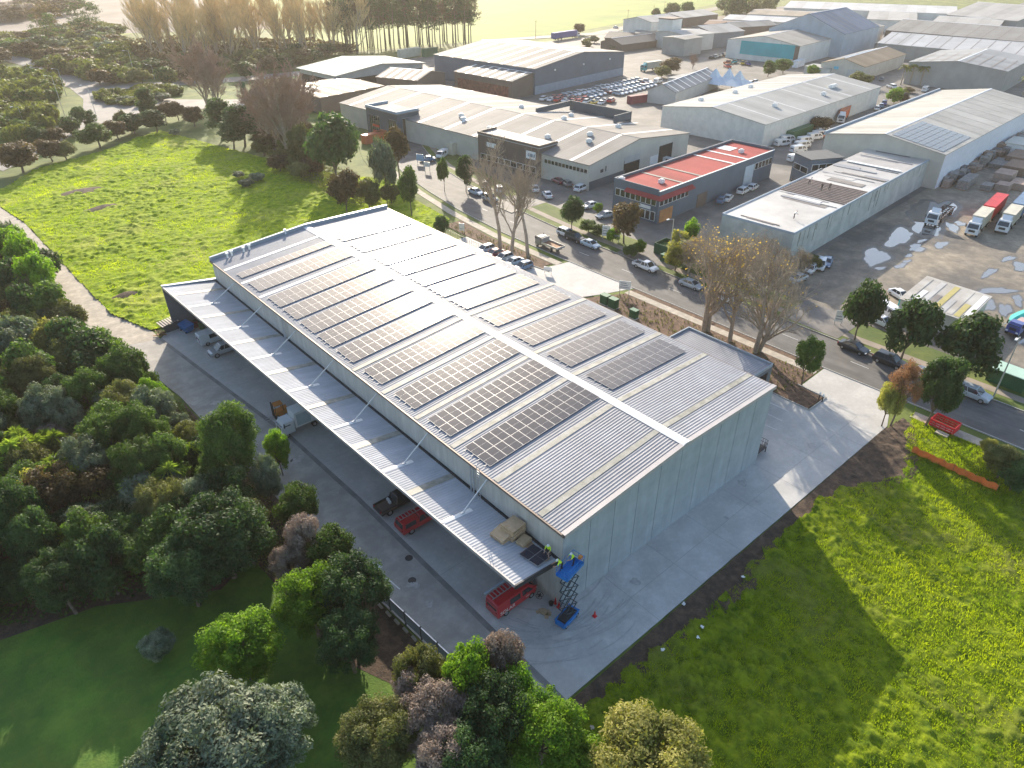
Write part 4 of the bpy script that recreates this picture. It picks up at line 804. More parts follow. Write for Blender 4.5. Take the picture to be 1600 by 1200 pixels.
# ============================================================ vehicles
ORDS = ['first', 'second', 'third', 'fourth', 'fifth', 'sixth', 'seventh', 'eighth', 'ninth', 'tenth', 'eleventh', 'twelfth', 'thirteenth', 'fourteenth', 'fifteenth', 'sixteenth', 'seventeenth']
tyre = mat('tyre_rubber', (0.02, 0.02, 0.02), .8, var=.2); rimM = mat('rim', (0.45, 0.45, 0.46), .35, .7, var=0)
lampM = mat('lamp_lens', (0.75, 0.76, 0.78), .15, var=0); tailM = mat('tail_lens', (0.45, 0.02, 0.02), .25, var=0)
glassC = mat('car_glass', (0.03, 0.04, 0.05), .05, var=0, spec=.9)
PAINT = dict(white=(0.72, 0.73, 0.74), silver=(0.42, 0.45, 0.48), blue=(0.12, 0.20, 0.32), paleblue=(0.40, 0.50, 0.58), black=(0.02, 0.022, 0.026), red=(0.50, 0.02, 0.03), maroon=(0.18, 0.03, 0.05), grey=(0.20, 0.21, 0.22), orange=(0.60, 0.16, 0.06), teal=(0.02, 0.38, 0.40), navy=(0.06, 0.08, 0.28), yellow=(0.55, 0.40, 0.05), cream=(0.55, 0.52, 0.42), green=(0.03, 0.13, 0.06))
def paint(c): return mat('paint_'+c, PAINT[c], .28, .1 if c in ('silver', 'grey', 'blue') else 0, var=.03, coat=.6)
def text_mesh(s, size, m, parent, loc, rot, name='lettering'):
    cu = bpy.data.curves.new('t', 'FONT'); cu.body = s; cu.size = size; cu.extrude = .004; cu.align_x = 'CENTER'
    t = bpy.data.objects.new('t', cu); me = bpy.data.meshes.new_from_object(t); bpy.data.objects.remove(t)
    me.materials.clear(); me.materials.append(m); me.name = name
    o = bpy.data.objects.new(name, me); col.objects.link(o); o.parent = parent; o.location = loc; o.rotation_euler = rot; return o
def loft(mb, rings, mi=0):
    n = len(rings[0]); b = len(mb.v)
    V = [p for r in rings for p in r]; F = []
    for i in range(len(rings)-1):
        for k in range(n): F.append((i*n+k, i*n+(k+1) % n, (i+1)*n+(k+1) % n, (i+1)*n+k))
    F += [tuple(range(n-1, -1, -1)), tuple(range((len(rings)-1)*n, len(rings)*n))]
    mb.add(V, F, mi)
def wheels(e, xs, y, r, wd=.22):
    for x in xs:
        for s in (-1, 1):
            w_ = MB().tube((x, s*(y-wd), r), (x, s*y, r), r, r, 14).build('wheel', tyre, e)
            q = MB().tube((x, s*(y-.02), r), (x, s*(y+.012), r), r*.62, r*.58, 10).build('rim', rimM, w_)
def body_rings(L, Wd, prof_):
    """prof_: (x, zlow, zbelt, halfwidth)"""
    R_ = []
    for x, zl, zb, hw in prof_:
        R_.append([(x, -hw*.9, zl), (x, -hw, zl+.16), (x, -hw, zb-.18), (x, -hw*.90, zb), (x, hw*.90, zb), (x, hw, zb-.18), (x, hw, zl+.16), (x, hw*.9, zl)])
    return R_
def cabin(e, base, top, zb, zt_, hwb, hwt, m, pill=.07, van=False):
    """base (x0,x1) at belt, top (x0,x1) at roof; front is +x"""
    b0, b1 = base; t0, t1 = top; zt2 = zt_-.04
    mb = MB(); mb.add([(t0, -hwt, zt2), (t1, -hwt, zt2), (t1, hwt, zt2), (t0, hwt, zt2), (t0+.12, -hwt+.10, zt_+.02), (t1-.12, -hwt+.10, zt_+.02), (t1-.12, hwt-.10, zt_+.02), (t0+.12, hwt-.10, zt_+.02)],
                      [(4,5,6,7),(0,1,5,4),(1,2,6,5),(2,3,7,6),(3,0,4,7),(3,2,1,0)]); mb.build('roof', m, e, smooth=False)
    B = [(b0, -hwb, zb), (b1, -hwb, zb), (b1, hwb, zb), (b0, hwb, zb)]; T = [(t0, -hwt, zt2), (t1, -hwt, zt2), (t1, hwt, zt2), (t0, hwt, zt2)]
    for nm, i, j in (('side_window', 0, 1), ('windscreen', 1, 2), ('side_window', 2, 3), ('rear_window', 3, 0)):
        MB().add([B[i], B[j], T[j], T[i]], [(0, 1, 2, 3)]).build(nm, glassC, e)
    p = MB()
    for i in range(4): p.tube(B[i], T[i], pill, pill*.8, 5)
    for s in (-1, 1):
        for f_ in ((.5,) if not van else (.33, .66)):
            xb = b0+(b1-b0)*f_; xt = t0+(t1-t0)*f_; p.tube((xb, s*hwb, zb), (xt, s*hwt, zt2), .045, .04, 4)
    p.build('pillars', m, e)
_V = {}
def car_proto(kind, c):
    k = (kind, c)
    if k in _V: return _V[k]
    m = paint(c); e = empty(kind, (0, 0, -500), 0, 'x', 'car'); b = MB()
    if kind == 'sedan':
        L, W2 = 4.6, .90
        loft(b, body_rings(L, W2, [(-2.3, .35, .80, .78), (-2.15, .25, .95, .86), (-1.3, .22, .98, .9), (0, .22, .94, .9), (1.1, .22, .93, .9), (2.0, .25, .76, .86), (2.28, .32, .62, .74)]))
        cabin(e, (-1.75, 1.15), (-1.05, .35), .92, 1.44, .80, .62, m); wr = .32; xs = (-1.4, 1.4)
    elif kind == 'hatchback':
        L, W2 = 4.1, .87
        loft(b, body_rings(L, W2, [(-2.05, .35, .9, .78), (-1.9, .25, 1.0, .84), (0, .22, .98, .87), (1.0, .22, .95, .87), (1.8, .25, .8, .82), (2.03, .32, .65, .72)]))
        cabin(e, (-1.95, 1.1), (-1.6, .3), .95, 1.5, .78, .64, m); wr = .31; xs = (-1.3, 1.3)
    elif kind == 'suv':
        L, W2 = 4.7, .94
        loft(b, body_rings(L, W2, [(-2.35, .42, .95, .84), (-2.2, .32, 1.12, .92), (0, .3, 1.10, .94), (1.1, .3, 1.08, .94), (2.05, .32, .98, .9), (2.33, .4, .8, .80)]))
        cabin(e, (-2.2, 1.2), (-1.9, .45), 1.06, 1.72, .86, .72, m); wr = .37; xs = (-1.45, 1.45)
    elif kind == 'van':
        L, W2 = 5.1, .95
        loft(b, [[(x, -hw*.95, zl), (x, -hw, zl+.2), (x, -hw, 1.2), (x, -hw*.9, zt2), (x, hw*.9, zt2), (x, hw, 1.2), (x, hw, zl+.2), (x, hw*.95, zl)] for x, zl, zt2, hw in [(-2.55, .35, 1.95, .92), (-2.45, .3, 2.03, .95), (1.0, .28, 2.05, .95), (1.55, .28, 1.98, .94), (2.30, .3, 1.22, .90), (2.55, .38, .95, .8)]])
        for s in (-1, 1):
            MB().add([(.55, s*.965, 1.15), (1.95, s*.95, 1.15), (1.35, s*.885, 1.8), (.55, s*.895, 1.8)], [(0,1,2,3)]).build('side_window', glassC, e)
            MB().add([(-1.0, s*.965, 1.15), (.3, s*.965, 1.15), (.3, s*.893, 1.8), (-1.0, s*.893, 1.8)], [(0,1,2,3)]).build('side_window', glassC, e)
        MB().add([(2.24, -.80, 1.33), (2.24, .80, 1.33), (1.60, .78, 1.98), (1.60, -.78, 1.98)], [(0,1,2,3)]).build('windscreen', glassC, e)
        MB().add([(-2.565, -.7, 1.15), (-2.565, .7, 1.15), (-2.53, .68, 1.75), (-2.53, -.68, 1.75)], [(0,1,2,3)]).build('rear_window', glassC, e)
        wr = .34; xs = (-1.5, 1.75)
    elif kind == 'ute':
        L, W2 = 5.3, .93
        loft(b, body_rings(L, W2, [(-.55, .38, 1.02, .92), (0, .35, 1.05, .93), (1.3, .35, 1.05, .93), (2.3, .36, .98, .9), (2.62, .42, .82, .80)]))
        b.box(-2.65, -.93, .5, -.55, .93, .72).box(-2.65, -.93, .72, -.55, -.86, 1.06).box(-2.65, .86, .72, -.55, .93, 1.06).box(-2.65, -.86, .72, -2.58, .86, 1.06)
        cabin(e, (-.6, 1.55), (-.35, .85), 1.03, 1.72, .84, .70, m); wr = .39; xs = (-1.6, 1.75)
        MB().box(-2.6, -.86, .73, -.6, .86, .75).build('tray_liner', darkm, e)
    b.build('body', m, e)
    wheels(e, xs, W2, wr)
    fx = {'sedan': 2.24, 'hatchback': 2.0, 'suv': 2.3, 'van': 2.5, 'ute': 2.6}[kind]; rx = {'sedan': -2.28, 'hatchback': -2.04, 'suv': -2.34, 'van': -2.56, 'ute': -2.66}[kind]
    hz = {'sedan': .58, 'hatchback': .60, 'suv': .75, 'van': .80, 'ute': .78}[kind]
    for s in (-1, 1):
        MB().box(fx-.15, s*.66-.15, hz-.06, fx+.06, s*.66+.15, hz+.10).build('headlight', lampM, e)
        MB().box(rx-.02, s*.7-.12, hz+.08, rx+.12, s*.7+.12, hz+.26).build('taillight', tailM, e)
        MB().box(fx-1.55, s*(W2+.10)-.07, hz+.42, fx-1.40, s*(W2+.10)+.07, hz+.56).build('wing_mirror', m, e)
    MB().box(fx-.02, -.45, .38, fx+.06, .45, .56).build('grille', darkm, e)
    _V[k] = [e, False]; return _V[k]
def car(kind, c, u, v, head, label, cat=None, group=None, lite=False, h=0, xy=None, ground=.0):
    P = car_proto(kind, c); x, y = xy if xy else G(u, v, h)
    cat = cat or {'van': 'van', 'ute': 'pickup truck'}.get(kind, 'car')
    ks = kidtree(P[0])
    if lite: ks = [k for k in ks if k[0].name.split('.')[0] in ('body', 'roof', 'windscreen', 'side_window', 'rear_window', 'wheel')]
    o = copy_tree(P[0], (x, y, ground), R(head), label, group, kids=ks); o['category'] = cat; o.name = {'sedan': 'parked_car', 'hatchback': 'hatchback_car', 'suv': 'suv_car', 'van': 'van', 'ute': 'pickup_truck'}[kind]
    return o
Z1, Z2, ZR = .06, .075, -.012
# on the street and its edges
car('sedan', 'paleblue', 698, 299, -88, 'pale silver-blue car on the far kerb beyond the tall bare trees', ground=ZR, xy=(73.0, 104.6))
car('suv', 'silver', 725, 306, -90, 'silver people carrier on the far kerb in front of a pale silver-blue car', ground=ZR, xy=(72.3, 98.2))
car('suv', 'white', 885, 369, -90, 'white compact suv parked on the street behind a black car and pale blue car', ground=ZR)
car('suv', 'black', 905, 377, -90, 'black car parked tightly between the white compact suv and a pale blue sedan', ground=ZR, xy=(69.2, 66.3))
car('sedan', 'paleblue', 922, 382, -90, 'pale blue sedan at the front of three cars parked opposite the warehouse entrance', ground=ZR, xy=(69.2, 61.8))
car('ute', 'white', 1030, 422, -90, 'white double-cab pickup with roof gear, parked by the bare yellow-leaved trees', ground=ZR, xy=(68.8, 46.8))
car('sedan', 'black', 1338, 547, -90, 'black sedan with red tail lights parked under the first round street tree', ground=ZR, xy=(68.9, 5.2))
car('suv', 'black', 1396, 564, -90, 'black suv parked between the black sedan and a white car', ground=ZR, xy=(68.9, -.4))
car('hatchback', 'white', 1447, 582, -90, 'small white car half hidden behind the reddish-topped tree on the street', ground=ZR, xy=(68.9, -5.9))
car('suv', 'silver', 1519, 610, -90, 'silver wagon parked beside the leaning lamp post at the right edge', ground=ZR, xy=(68.8, -12.0))
car('hatchback', 'white', 1145, 462, -88, 'white car behind the left bare yellow-leaved tree', ground=ZR, xy=(68.8, 28.5))
car('sedan', 'silver', 1100, 447, -88, 'silver car glimpsed through branches between the white pickup and the bare trees', ground=ZR, xy=(68.8, 36))
for i, (u, v) in enumerate(((777, 401), (803, 411), (822, 421), (837, 427), (850, 437))):
    car(('hatchback', 'sedan', 'hatchback', 'sedan', 'hatchback')[i], ('paleblue', 'maroon', 'silver', 'paleblue', 'blue')[i], u, v, 180, ('pale blue hatchback at the far end of the row beside the warehouse street side', 'dark maroon car in the row between the warehouse and bark bed', 'silver hatchback in the middle of the row beside the warehouse', 'pale blue sedan beside the silver hatchback in the warehouse row', 'blue hatchback nearest the camera in the warehouse row')[i], group='cars in bays beside the warehouse', ground=.02, xy=(51.0-.0*i, 74.0-i*2.9))
# round the red roofed building
for a in (('sedan', 'white', 1137, 313, 20, 'white sedan beside the dark side wall of the red roofed building'), ('sedan', 'blue', 1127, 316, 20, 'dark blue car tucked beside the white sedan by the red roofed building'),
          ('suv', 'white', 1161, 302, 8, 'white suv near the pale roller door of the red roofed building'), ('hatchback', 'white', 1176, 296, 10, 'white hatchback nearest the pale roller door of the red roofed building'),
          ('suv', 'white', 908, 298, 10, 'white suv alone on the dark asphalt beside the long grey factory'), ('sedan', 'white', 922, 325, 170, 'white sedan behind the hedge beside the red roofed building'),
          ('sedan', 'silver', 945, 340, 170, 'pale silver car mostly hidden behind the dark brown tree'), ('hatchback', 'grey', 885, 290, 70, 'grey hatchback near the corner of the long grey factory'),
          ('sedan', 'white', 855, 308, 60, 'white sedan seen through the bare branches in the factory forecourt'), ('sedan', 'white', 835, 298, 60, 'white sedan behind bare branches, left of another white sedan in the forecourt'),
          ('hatchback', 'silver', 833, 272, 95, 'silver hatchback near the base of the factory offices'), ('sedan', 'silver', 812, 268, 95, 'silver sedan left of the silver hatchback at the factory offices'),
          ('sedan', 'maroon', 872, 286, 80, 'maroon car beside the grey hatchback at the factory corner'), ('suv', 'white', 756, 292, 60, 'white suv under the small evergreen trees across the street'),
          ('suv', 'white', 780, 300, 60, 'white suv behind the tall bare trees, nearest the road'), ('sedan', 'blue', 668, 252, 150, 'blue car beside the white minibus at the factory entrance'),
          ('van', 'white', 691, 246, -150, 'white minibus parked at the roadside entrance of the grey factory'), ('van', 'white', 975, 236, -70, 'white van with blue windows standing inside the open factory door')):
    x, y = G(a[2], a[3]); lane = (x > 83 or True)
    if a[2] == 975: car('van', 'white', 0, 0, -88, a[5], xy=(129.2, 88.2), ground=Z1)
    else: car(*a, ground=Z1)
for i, (u, v) in enumerate(((545, 185), (556, 180), (567, 178), (560, 188), (572, 187), (583, 190), (548, 194), (597, 186), (580, 178))):
    car(('suv', 'van', 'sedan')[i % 3], ('white', 'white', 'paleblue')[i % 3], u, v, 100+7*i, 'pale vehicle crowded behind the dome-shaped tree, %s of nine' % ORDS[i], group='pale cars crowded behind the dome-shaped tree', lite=True, ground=Z1)
for i, (u, v) in enumerate(((1222, 228), (1229, 222), (1213, 221), (1247, 238), (1253, 231), (1257, 224), (1272, 218), (1280, 214), (1285, 209))):
    o = car('van', 'white', u, v, -20, 'white service van of the fleet beside the green container, %s of nine'  % ORDS[i], group='white service vans of the parked fleet', ground=Z1)
car('van', 'white', 1243, 252, -20, 'white van parked apart below the fleet, left one of two', ground=Z1); car('suv', 'white', 1256, 257, -20, 'white car beside the dark two-storey office behind the repaired roof', ground=Z1)
for a in (('sedan', 'white', 1370, 172, 20, 'white car at the far end of the lane between the two sheds'), ('sedan', 'blue', 1376, 168, 25, 'blue car beside the white car at the far end of the shed lane'), ('suv', 'navy', 1381, 164, 20, 'dark blue suv at the lane end near the lawn strip'),
          ('suv', 'white', 1392, 138, 60, 'white suv by the palms and red hedge'), ('van', 'white', 1445, 143, 10, 'white van left of the cream gabled shed apex'), ('sedan', 'maroon', 1363, 124, 20, 'dark red car near the cream shed lean-to'), ('sedan', 'grey', 1377, 126, 20, 'grey car beside the dark red car near the lean-to'),
          ('van', 'white', 1028, 130, 10, 'white van at the right end of the rows of parked cars'), ('sedan', 'white', 962, 44, 10, 'white car on the far road beside the pasture'),
          ('sedan', 'orange', 1287, 214, 0, 'orange car behind the white van fleet')):
    car(*a, lite=True, ground=Z1+.02)
for a in (('sedan', 'white', 1405, 466, -115, 'white sedan parked at the corner of the small patchy-roofed shed'), ('sedan', 'blue', 1291, 414, 200, 'dark blue car at the corner of the stained concrete building'), ('suv', 'white', 1281, 419, 200, 'white car beside the dark blue car at the concrete building corner'),
          ('van', 'white', 1387, 494, -115, 'white van between the first and second street trees'), ('hatchback', 'white', 1377, 508, -100, 'white hatchback partly under the first street tree'), ('van', 'white', 1466, 506, -60, 'white box-shaped van at the wall of the patchy-roofed shed'),
          ('sedan', 'silver', 1245, 440, 175, 'silver car under the bare branches at the gravel yard entrance'), ('hatchback', 'white', 1266, 425, 190, 'white hatchback beside the hedge at the concrete building')):
    car(*a, ground=Z2)
# rows of new cars: three long white rows and the coloured rows in front
rg = random.Random(5)
def row(u0, v0, u1, v1, n, cols, grp, lab, head):
    a = Vector(G(u0, v0)); b = Vector(G(u1, v1))
    for i in range(n):
        p = a.lerp(b, i/(n-1)); c = rg.choice(cols)
        car(rg.choice(['hatchback', 'sedan', 'suv']), c, 0, 0, head, '%s, %s from the left' % (lab.replace('car in', c.replace('paleblue', 'pale blue')+' car in').replace('pale '+c, c), ORDS[i]), group=grp, lite=True, xy=(p.x, p.y), ground=Z1)
row(884, 153, 997, 127, 17, ['white', 'white', 'paleblue', 'silver'], 'pale cars of the back storage row', 'car in the back storage row by the dark warehouse', -75)
row(925, 152, 1010, 130, 13, ['white', 'paleblue', 'white', 'silver', 'maroon'], 'cars of the middle storage row', 'car in the middle storage row behind the factory roof', -75)
row(966, 149, 1019, 135, 9, ['white', 'white', 'paleblue'], 'white cars of the short front storage row', 'car in the short row by the brown container', -75)
row(866, 154, 955, 160, 10, ['red', 'white', 'red', 'maroon', 'silver'], 'red and white cars of the upper coloured row', 'car in the upper red and white row', 20)
row(850, 157, 940, 163, 9, ['red', 'white', 'white', 'red', 'yellow'], 'red and white cars of the lower coloured row', 'car in the lower red and white row', 20)
row(1112, 158, 1180, 130, 10, ['white', 'silver', 'paleblue'], 'pale cars between tents and white shed', 'car in the line between tents and white shed', 10)
row(1112, 92, 1150, 84, 7, ['white', 'silver', 'grey', 'black'], 'cars parked below the site cabins', 'car in the short row below the site cabins', 10)
for i, (u, v, c) in enumerate(((1137, 100, 'orange'), (1147, 99, 'teal'), (1160, 101, 'yellow'), (1168, 102, 'navy'), (1136, 106, 'red'))):
    car('ute', c, u, v, 15*i, {'orange': 'orange', 'teal': 'bright teal', 'yellow': 'yellow', 'navy': 'dark blue', 'red': 'red'}[c]+' small truck on the sandy yard behind the marquee tents', lite=True, ground=Z1)
for P in _V.values():
    def kill(o):
        for c in list(o.children): kill(c)
        bpy.data.objects.remove(o)
# ---- trucks
def cab(e, x0, c, w2=1.22, h=2.9, z0=.55, big=True, nm='cab'):
    m = paint(c); L = 2.1 if big else 1.7
    b = MB(); loft(b, [[(x0, -w2, z0), (x0+L-.1, -w2, z0), (x0+L, -w2*.94, z0), (x0+L, w2*.94, z0), (x0+L-.1, w2, z0), (x0, w2, z0)],
                       [(x0, -w2, z0+1.1), (x0+L-.05, -w2, z0+1.1), (x0+L+.02, -w2*.94, z0+1.1), (x0+L+.02, w2*.94, z0+1.1), (x0+L-.05, w2, z0+1.1), (x0, w2, z0+1.1)],
                       [(x0, -w2*.93, h), (x0+L-.5, -w2*.93, h), (x0+L-.42, -w2*.85, h), (x0+L-.42, w2*.85, h), (x0+L-.5, w2*.93, h), (x0, w2*.93, h)]])
    o = b.build(nm, m, e)
    MB().add([(x0+L+.03, -w2*.85, z0+1.2), (x0+L+.03, w2*.85, z0+1.2), (x0+L-.33, w2*.78, h-.25), (x0+L-.33, -w2*.78, h-.25)], [(0,1,2,3)]).build('windscreen', glassC, o)
    for s in (-1, 1):
        MB().add([(x0+.5, s*(w2+.01), z0+1.2), (x0+L-.25, s*(w2+.01), z0+1.2), (x0+L-.5, s*(w2*.955+.01), h-.35), (x0+.5, s*(w2*.955+.01), h-.35)], [(0,1,2,3)]).build('side_window', glassC, o)
        MB().box(x0+L-.02, s*w2*.75-.18, z0+.12, x0+L+.06, s*w2*.75+.18, z0+.36).build('headlight', lampM, o)
        MB().box(x0+L-.35, s*(w2+.16)-.1, z0+1.2, x0+L-.25, s*(w2+.16)+.1, z0+1.8).build('wing_mirror', darkm, o)
    MB().box(x0+L, -w2*.5, z0+.45, x0+L+.05, w2*.5, z0+.9).build('grille', darkm, o)
    if big:
        q = MB(); q.add([(x0+.1, -w2*.8, h), (x0+.1, w2*.8, h), (x0+.1, w2*.75, h+.8), (x0+.1, -w2*.75, h+.8), (x0+1.2, -w2*.6, h), (x0+1.2, w2*.6, h)], [(0,1,2,3),(4,0,3),(1,5,2),(4,3,2,5)]); q.build('roof_fairing', m, o)
    return o
def container(e, x0, x1, z0, z1, c, w2=1.22, nm='container', rib=True):
    b = MB().box(x0, -w2+.03, z0, x1, w2-.03, z1)
    if rib:
        n = int((x1-x0)/.45)
        for k in range(n):
            x = x0+.15+k*(x1-x0-.2)/n
            for s in (-1, 1): b.box(x, s*w2-.02 if s > 0 else -w2, z0+.12, x+.2, s*w2 if s > 0 else -w2+.02, z1-.1)
    for a in ((x0, -w2, z0, x1, -w2+.08, z0+.12), (x0, w2-.08, z0, x1, w2, z0+.12), (x0, -w2, z1-.1, x1, -w2+.08, z1+.02), (x0, w2-.08, z1-.1, x1, w2, z1+.02)): b.box(*a)
    return b.build(nm, c if not isinstance(c, str) else mat('box_'+c, PAINT[c], .55, var=.12, scale=.5), e)
def chassis(e, x0, x1, xs, w2=1.1, r=.5):
    MB().box(x0, -.45, .7, x1, -.3, .95).box(x0, .3, .7, x1, .45, .95).box(x0, -.45, .75, x0+.15, .45, .9).box(x1-.6, -w2, .55, x1-.1, w2, .7).build('chassis', darkm, e)
    wheels(e, xs, w2+.1, r, .35)
def truck(label, u, v, head, cabc='white', boxes=(), axles=(), back=-9, xy=None, ground=Z2, name='box_truck', big=True, cat='truck', cw=1.22, ch=2.9):
    x, y = xy if xy else G(u, v)
    e = empty(name, (x, y, ground), R(head), label, cat)
    cab(e, -2.0 if big else -1.6, cabc, cw, ch, .55, big); chassis(e, back, .05, axles, cw-.12, .5 if big else .38)
    for b in boxes: container(e, *b, w2=cw)
    return e
e = truck('white-cabbed truck hauling a long empty black skeletal trailer through the puddles', 1452, 354, 186, boxes=(), axles=(-.6, -4.4, -11.5, -12.8), back=-14.5, name='skeletal_truck')
q = MB()
for k in range(9): q.box(-14.3+k*1.35, -1.15, .95, -14.15+k*1.35, 1.15, 1.1)
q.box(-14.4, -1.2, .95, -3.4, -1.05, 1.12).box(-14.4, 1.05, .95, -3.4, 1.2, 1.12); q.build('trailer_frame', mat('rusty_frame', (0.10, 0.075, 0.07), .8, var=.2), e)
truck('truck with cream box body and long red container trailer behind, left of two', 1515, 370, 186, boxes=((-10.2, -2.2, 1.2, 3.9, 'cream'), (-22.8, -11.0, 1.2, 3.95, 'red')), axles=(-.6, -5, -8.6, -9.8, -14, -20, -21.2), back=-22.5, name='container_truck')
truck('truck with cream box and blue container trailer at the right edge', 1562, 366, 186, boxes=((-10.2, -2.2, 1.2, 3.9, 'cream'), (-22.8, -11.0, 1.2, 3.95, 'blue')), axles=(-.6, -5, -8.6, -9.8, -14, -20, -21.2), back=-22.5, name='container_truck')
truck('truck with bright red-orange box body in the lane between the two sheds', 1312, 194, 200, boxes=((-14, -2.3, 1.1, 3.9, 'orange'),), axles=(-.6, -8, -12), back=-14, ground=Z1)
truck('pale blue-grey truck parked with its red box outside the factory offices', 724, 236, 190, cabc='white', boxes=((-9, -2.2, 1.1, 3.7, 'red'),), axles=(-.6, -6, -7.5), back=-9, ground=Z1)
e = truck('long-haul truck with purple curtain-side trailer on the far road by the pasture', 903, 58, 5, boxes=((-24, -2.5, 1.1, 4.2, 'navy'),), axles=(-.6, -4, -17, -20), back=-23, ground=Z1)
truck('truck with teal cab and pale box standing at the dark warehouse corner', 1003, 112, 175, cabc='teal', boxes=((-12, -2.2, 1.1, 3.8, 'cream'),), axles=(-.6, -8), back=-12, ground=Z1)
e = truck('white box truck with side shutters, nosing out from under the canopy', 432, 678, 0, boxes=((-6.6, -1.75, .95, 3.15, whiteP),), axles=(-.45, -4.3), back=-6.4, xy=(-8.1, 43.6), ground=.02, big=False, cw=1.02, ch=2.25)
e.rotation_euler = (0, 0, R(180)); 
for k in range(2): MB().box(-3.9-k*2.3, 1.03, 1.2, -2.0-k*2.3, 1.06, 2.9).build('side_shutter', mat('shutter', (0.42, 0.50, 0.54), .5, var=.1), e)
e = truck('flatbed tipper truck with wooden tray on the near side of the street', 836, 385, 90, cabc='grey', boxes=(), axles=(-.45, -4.6), back=-6.4, xy=(62.0, 69.8), ground=ZR, big=False, name='flatbed_truck', cw=1.0, ch=2.2)
tw = mat('tray_timber', (0.32, 0.17, 0.09), .8, var=.25, scale=2)
MB().box(-6.5, -1.1, 1.0, -2.0, 1.1, 1.1).build('tray_floor', tw, e); MB().box(-6.5, -1.14, 1.0, -2, -1.08, 1.42).box(-6.5, 1.08, 1, -2, 1.14, 1.42).box(-6.56, -1.14, 1, -6.5, 1.14, 1.42).box(-2.05, -1.1, 1.0, -1.98, 1.1, 2.2).build('tray_side', steel, e)
# red van with ladder rack (nose to the wall)
def livery_van(xy, head, label, ute=False):
    P = car_proto('van', 'red'); e = copy_tree(P[0], (*xy, .02), R(head), label); e['category'] = 'van'; e.name = 'service_van'
    rk = MB()
    for k in range(9): rk.box(-2.25+k*.42, .05, 2.10, -2.17+k*.42, .86, 2.15)
    rk.box(-2.4, .86, 2.08, 1.4, .91, 2.18).box(-2.4, -.0, 2.08, 1.4, .05, 2.18); rk.build('roof_rack', steel, e)
    MB().box(-2.6, .93, 2.06, 1.4, 1.12, 2.2).build('conduit_tube', mat('grey_pipe', (0.40, 0.46, 0.52), .5, var=.05), e)
    text_mesh('SOLAR', .62, whiteP, e, (-1.35, -.975, .62), (R(90), 0, 0)); text_mesh('solar', .25, whiteP, e, (1.2, -.97, .72), (R(90), 0, 0))
    return e
vx, vy = G(794, 943); livery_van((-3.1, 3.7), 0, 'red service van with roof rack and white lettering, parked nose-in under the canopy corner')
P = car_proto('ute', 'red'); x, y = -5.2, 18.9
e = copy_tree(P[0], (-3.7, 18.6, .02), 0, 'red pickup with canopy and roof rack, parked nose-in under the long canopy'); e['category'] = 'pickup truck'; e.name = 'pickup_truck'
b = MB(); b.add([(-2.62, -.90, 1.06), (-.62, -.90, 1.06), (-.62, .90, 1.06), (-2.62, .90, 1.06), (-2.45, -.74, 1.78), (-.5, -.74, 1.78), (-.5, .74, 1.78), (-2.45, .74, 1.78)], [(4,5,6,7),(0,1,5,4),(1,2,6,5),(2,3,7,6),(3,0,4,7)]); b.build('canopy', paint('red'), e)
MB().add([(-2.625, -.72, 1.15), (-2.625, .72, 1.15), (-2.50, .62, 1.68), (-2.50, -.62, 1.68)], [(0,1,2,3)]).build('rear_window', glassC, e)
MB().add([(-2.3, -.905, 1.15), (-.9, -.905, 1.15), (-.9, -.78, 1.62), (-2.2, -.78, 1.62)], [(0,1,2,3)]).build('side_window', glassC, e)
rk = MB(); 
for k in range(6): rk.box(-2.3+k*.4, .02, 1.84, -2.22+k*.4, .72, 1.88)
rk.box(-2.4, -.0, 1.82, .3, .04, 1.9).box(-2.4, .7, 1.82, .3, .74, 1.9).build('roof_rack', steel, e)
P = car_proto('ute', 'black'); e = copy_tree(P[0], (-3.9, 22.6, .02), 0, 'dark pickup with open brown tray beside the red pickup under the canopy'); e['category'] = 'pickup truck'; e.name = 'pickup_truck'
MB().box(-2.6, -.95, .74, -.62, .95, .78).box(-2.6, -.98, .75, -.62, -.93, 1.0).box(-2.6, .93, .75, -.62, .98, 1.0).build('tray', mat('tray_brown', (0.13, 0.10, 0.08), .7, var=.2), e)
MB().box(-1.1, -.1, .8, -.85, .3, 1.1).box(-1.0, .4, .8, -.75, .8, 1.08).build('load', whiteP, e)
# van and trailer at the far end of the canopy
P = car_proto('van', 'white'); e = copy_tree(P[0], (-4.8, 74.2, .02), 0, 'white van with its back to the drive under the far end of the canopy'); e['category'] = 'van'; e.name = 'van'
car('ute', 'silver', 0, 0, 180, 'silver pickup with open tray beside the white van under the canopy', xy=(-4.9, 69.5), ground=.02)
for k, P in _V.items():
    def kill(o):
        for c in list(o.children): kill(c)
        bpy.data.objects.remove(o)
    kill(P[0])
# ============================================================ small things
def cont(label, u, v, head, c, L=6.1, h=2.6, n='shipping_container', ground=Z1):
    x, y = G(u, v); e = empty(n, (x, y, ground), R(head), label, 'container')
    container(e, -L/2, L/2, .0, h, c, nm='shell'); MB().box(L/2, -1.1, .1, L/2+.05, -.05, h-.1).box(L/2, .05, .1, L/2+.05, 1.1, h-.1).build('door', mat('box_'+c, PAINT[c]), e) if c in ('cream', 'blue') else None
    return e
cont('orange container left of the white one in front of the entrance block', 583, 222, 5, 'orange', 7); cont('orange container right of the first, with sunlit pale top', 600, 217, 5, 'orange', 6)
cont('cream container standing beside the red box truck at the factory', 718, 238, 8, 'cream', 8, 3.4)
cont('dark green long container beside the white service vans', 1248, 214, 4, 'green', 14, 2.8)
cont('brown container beside the narrow grey striped shed', 995, 161, -10, 'maroon', 8, 2.8); cont('white container below the teal shed', 1247, 104, 8, 'white', 9, 3)
cont('grey-white container behind the canopy shed', 640, 89, 5, 'cream', 14, 4); cont('dark container left of the dark warehouse', 672, 88, 5, 'green', 9, 4)
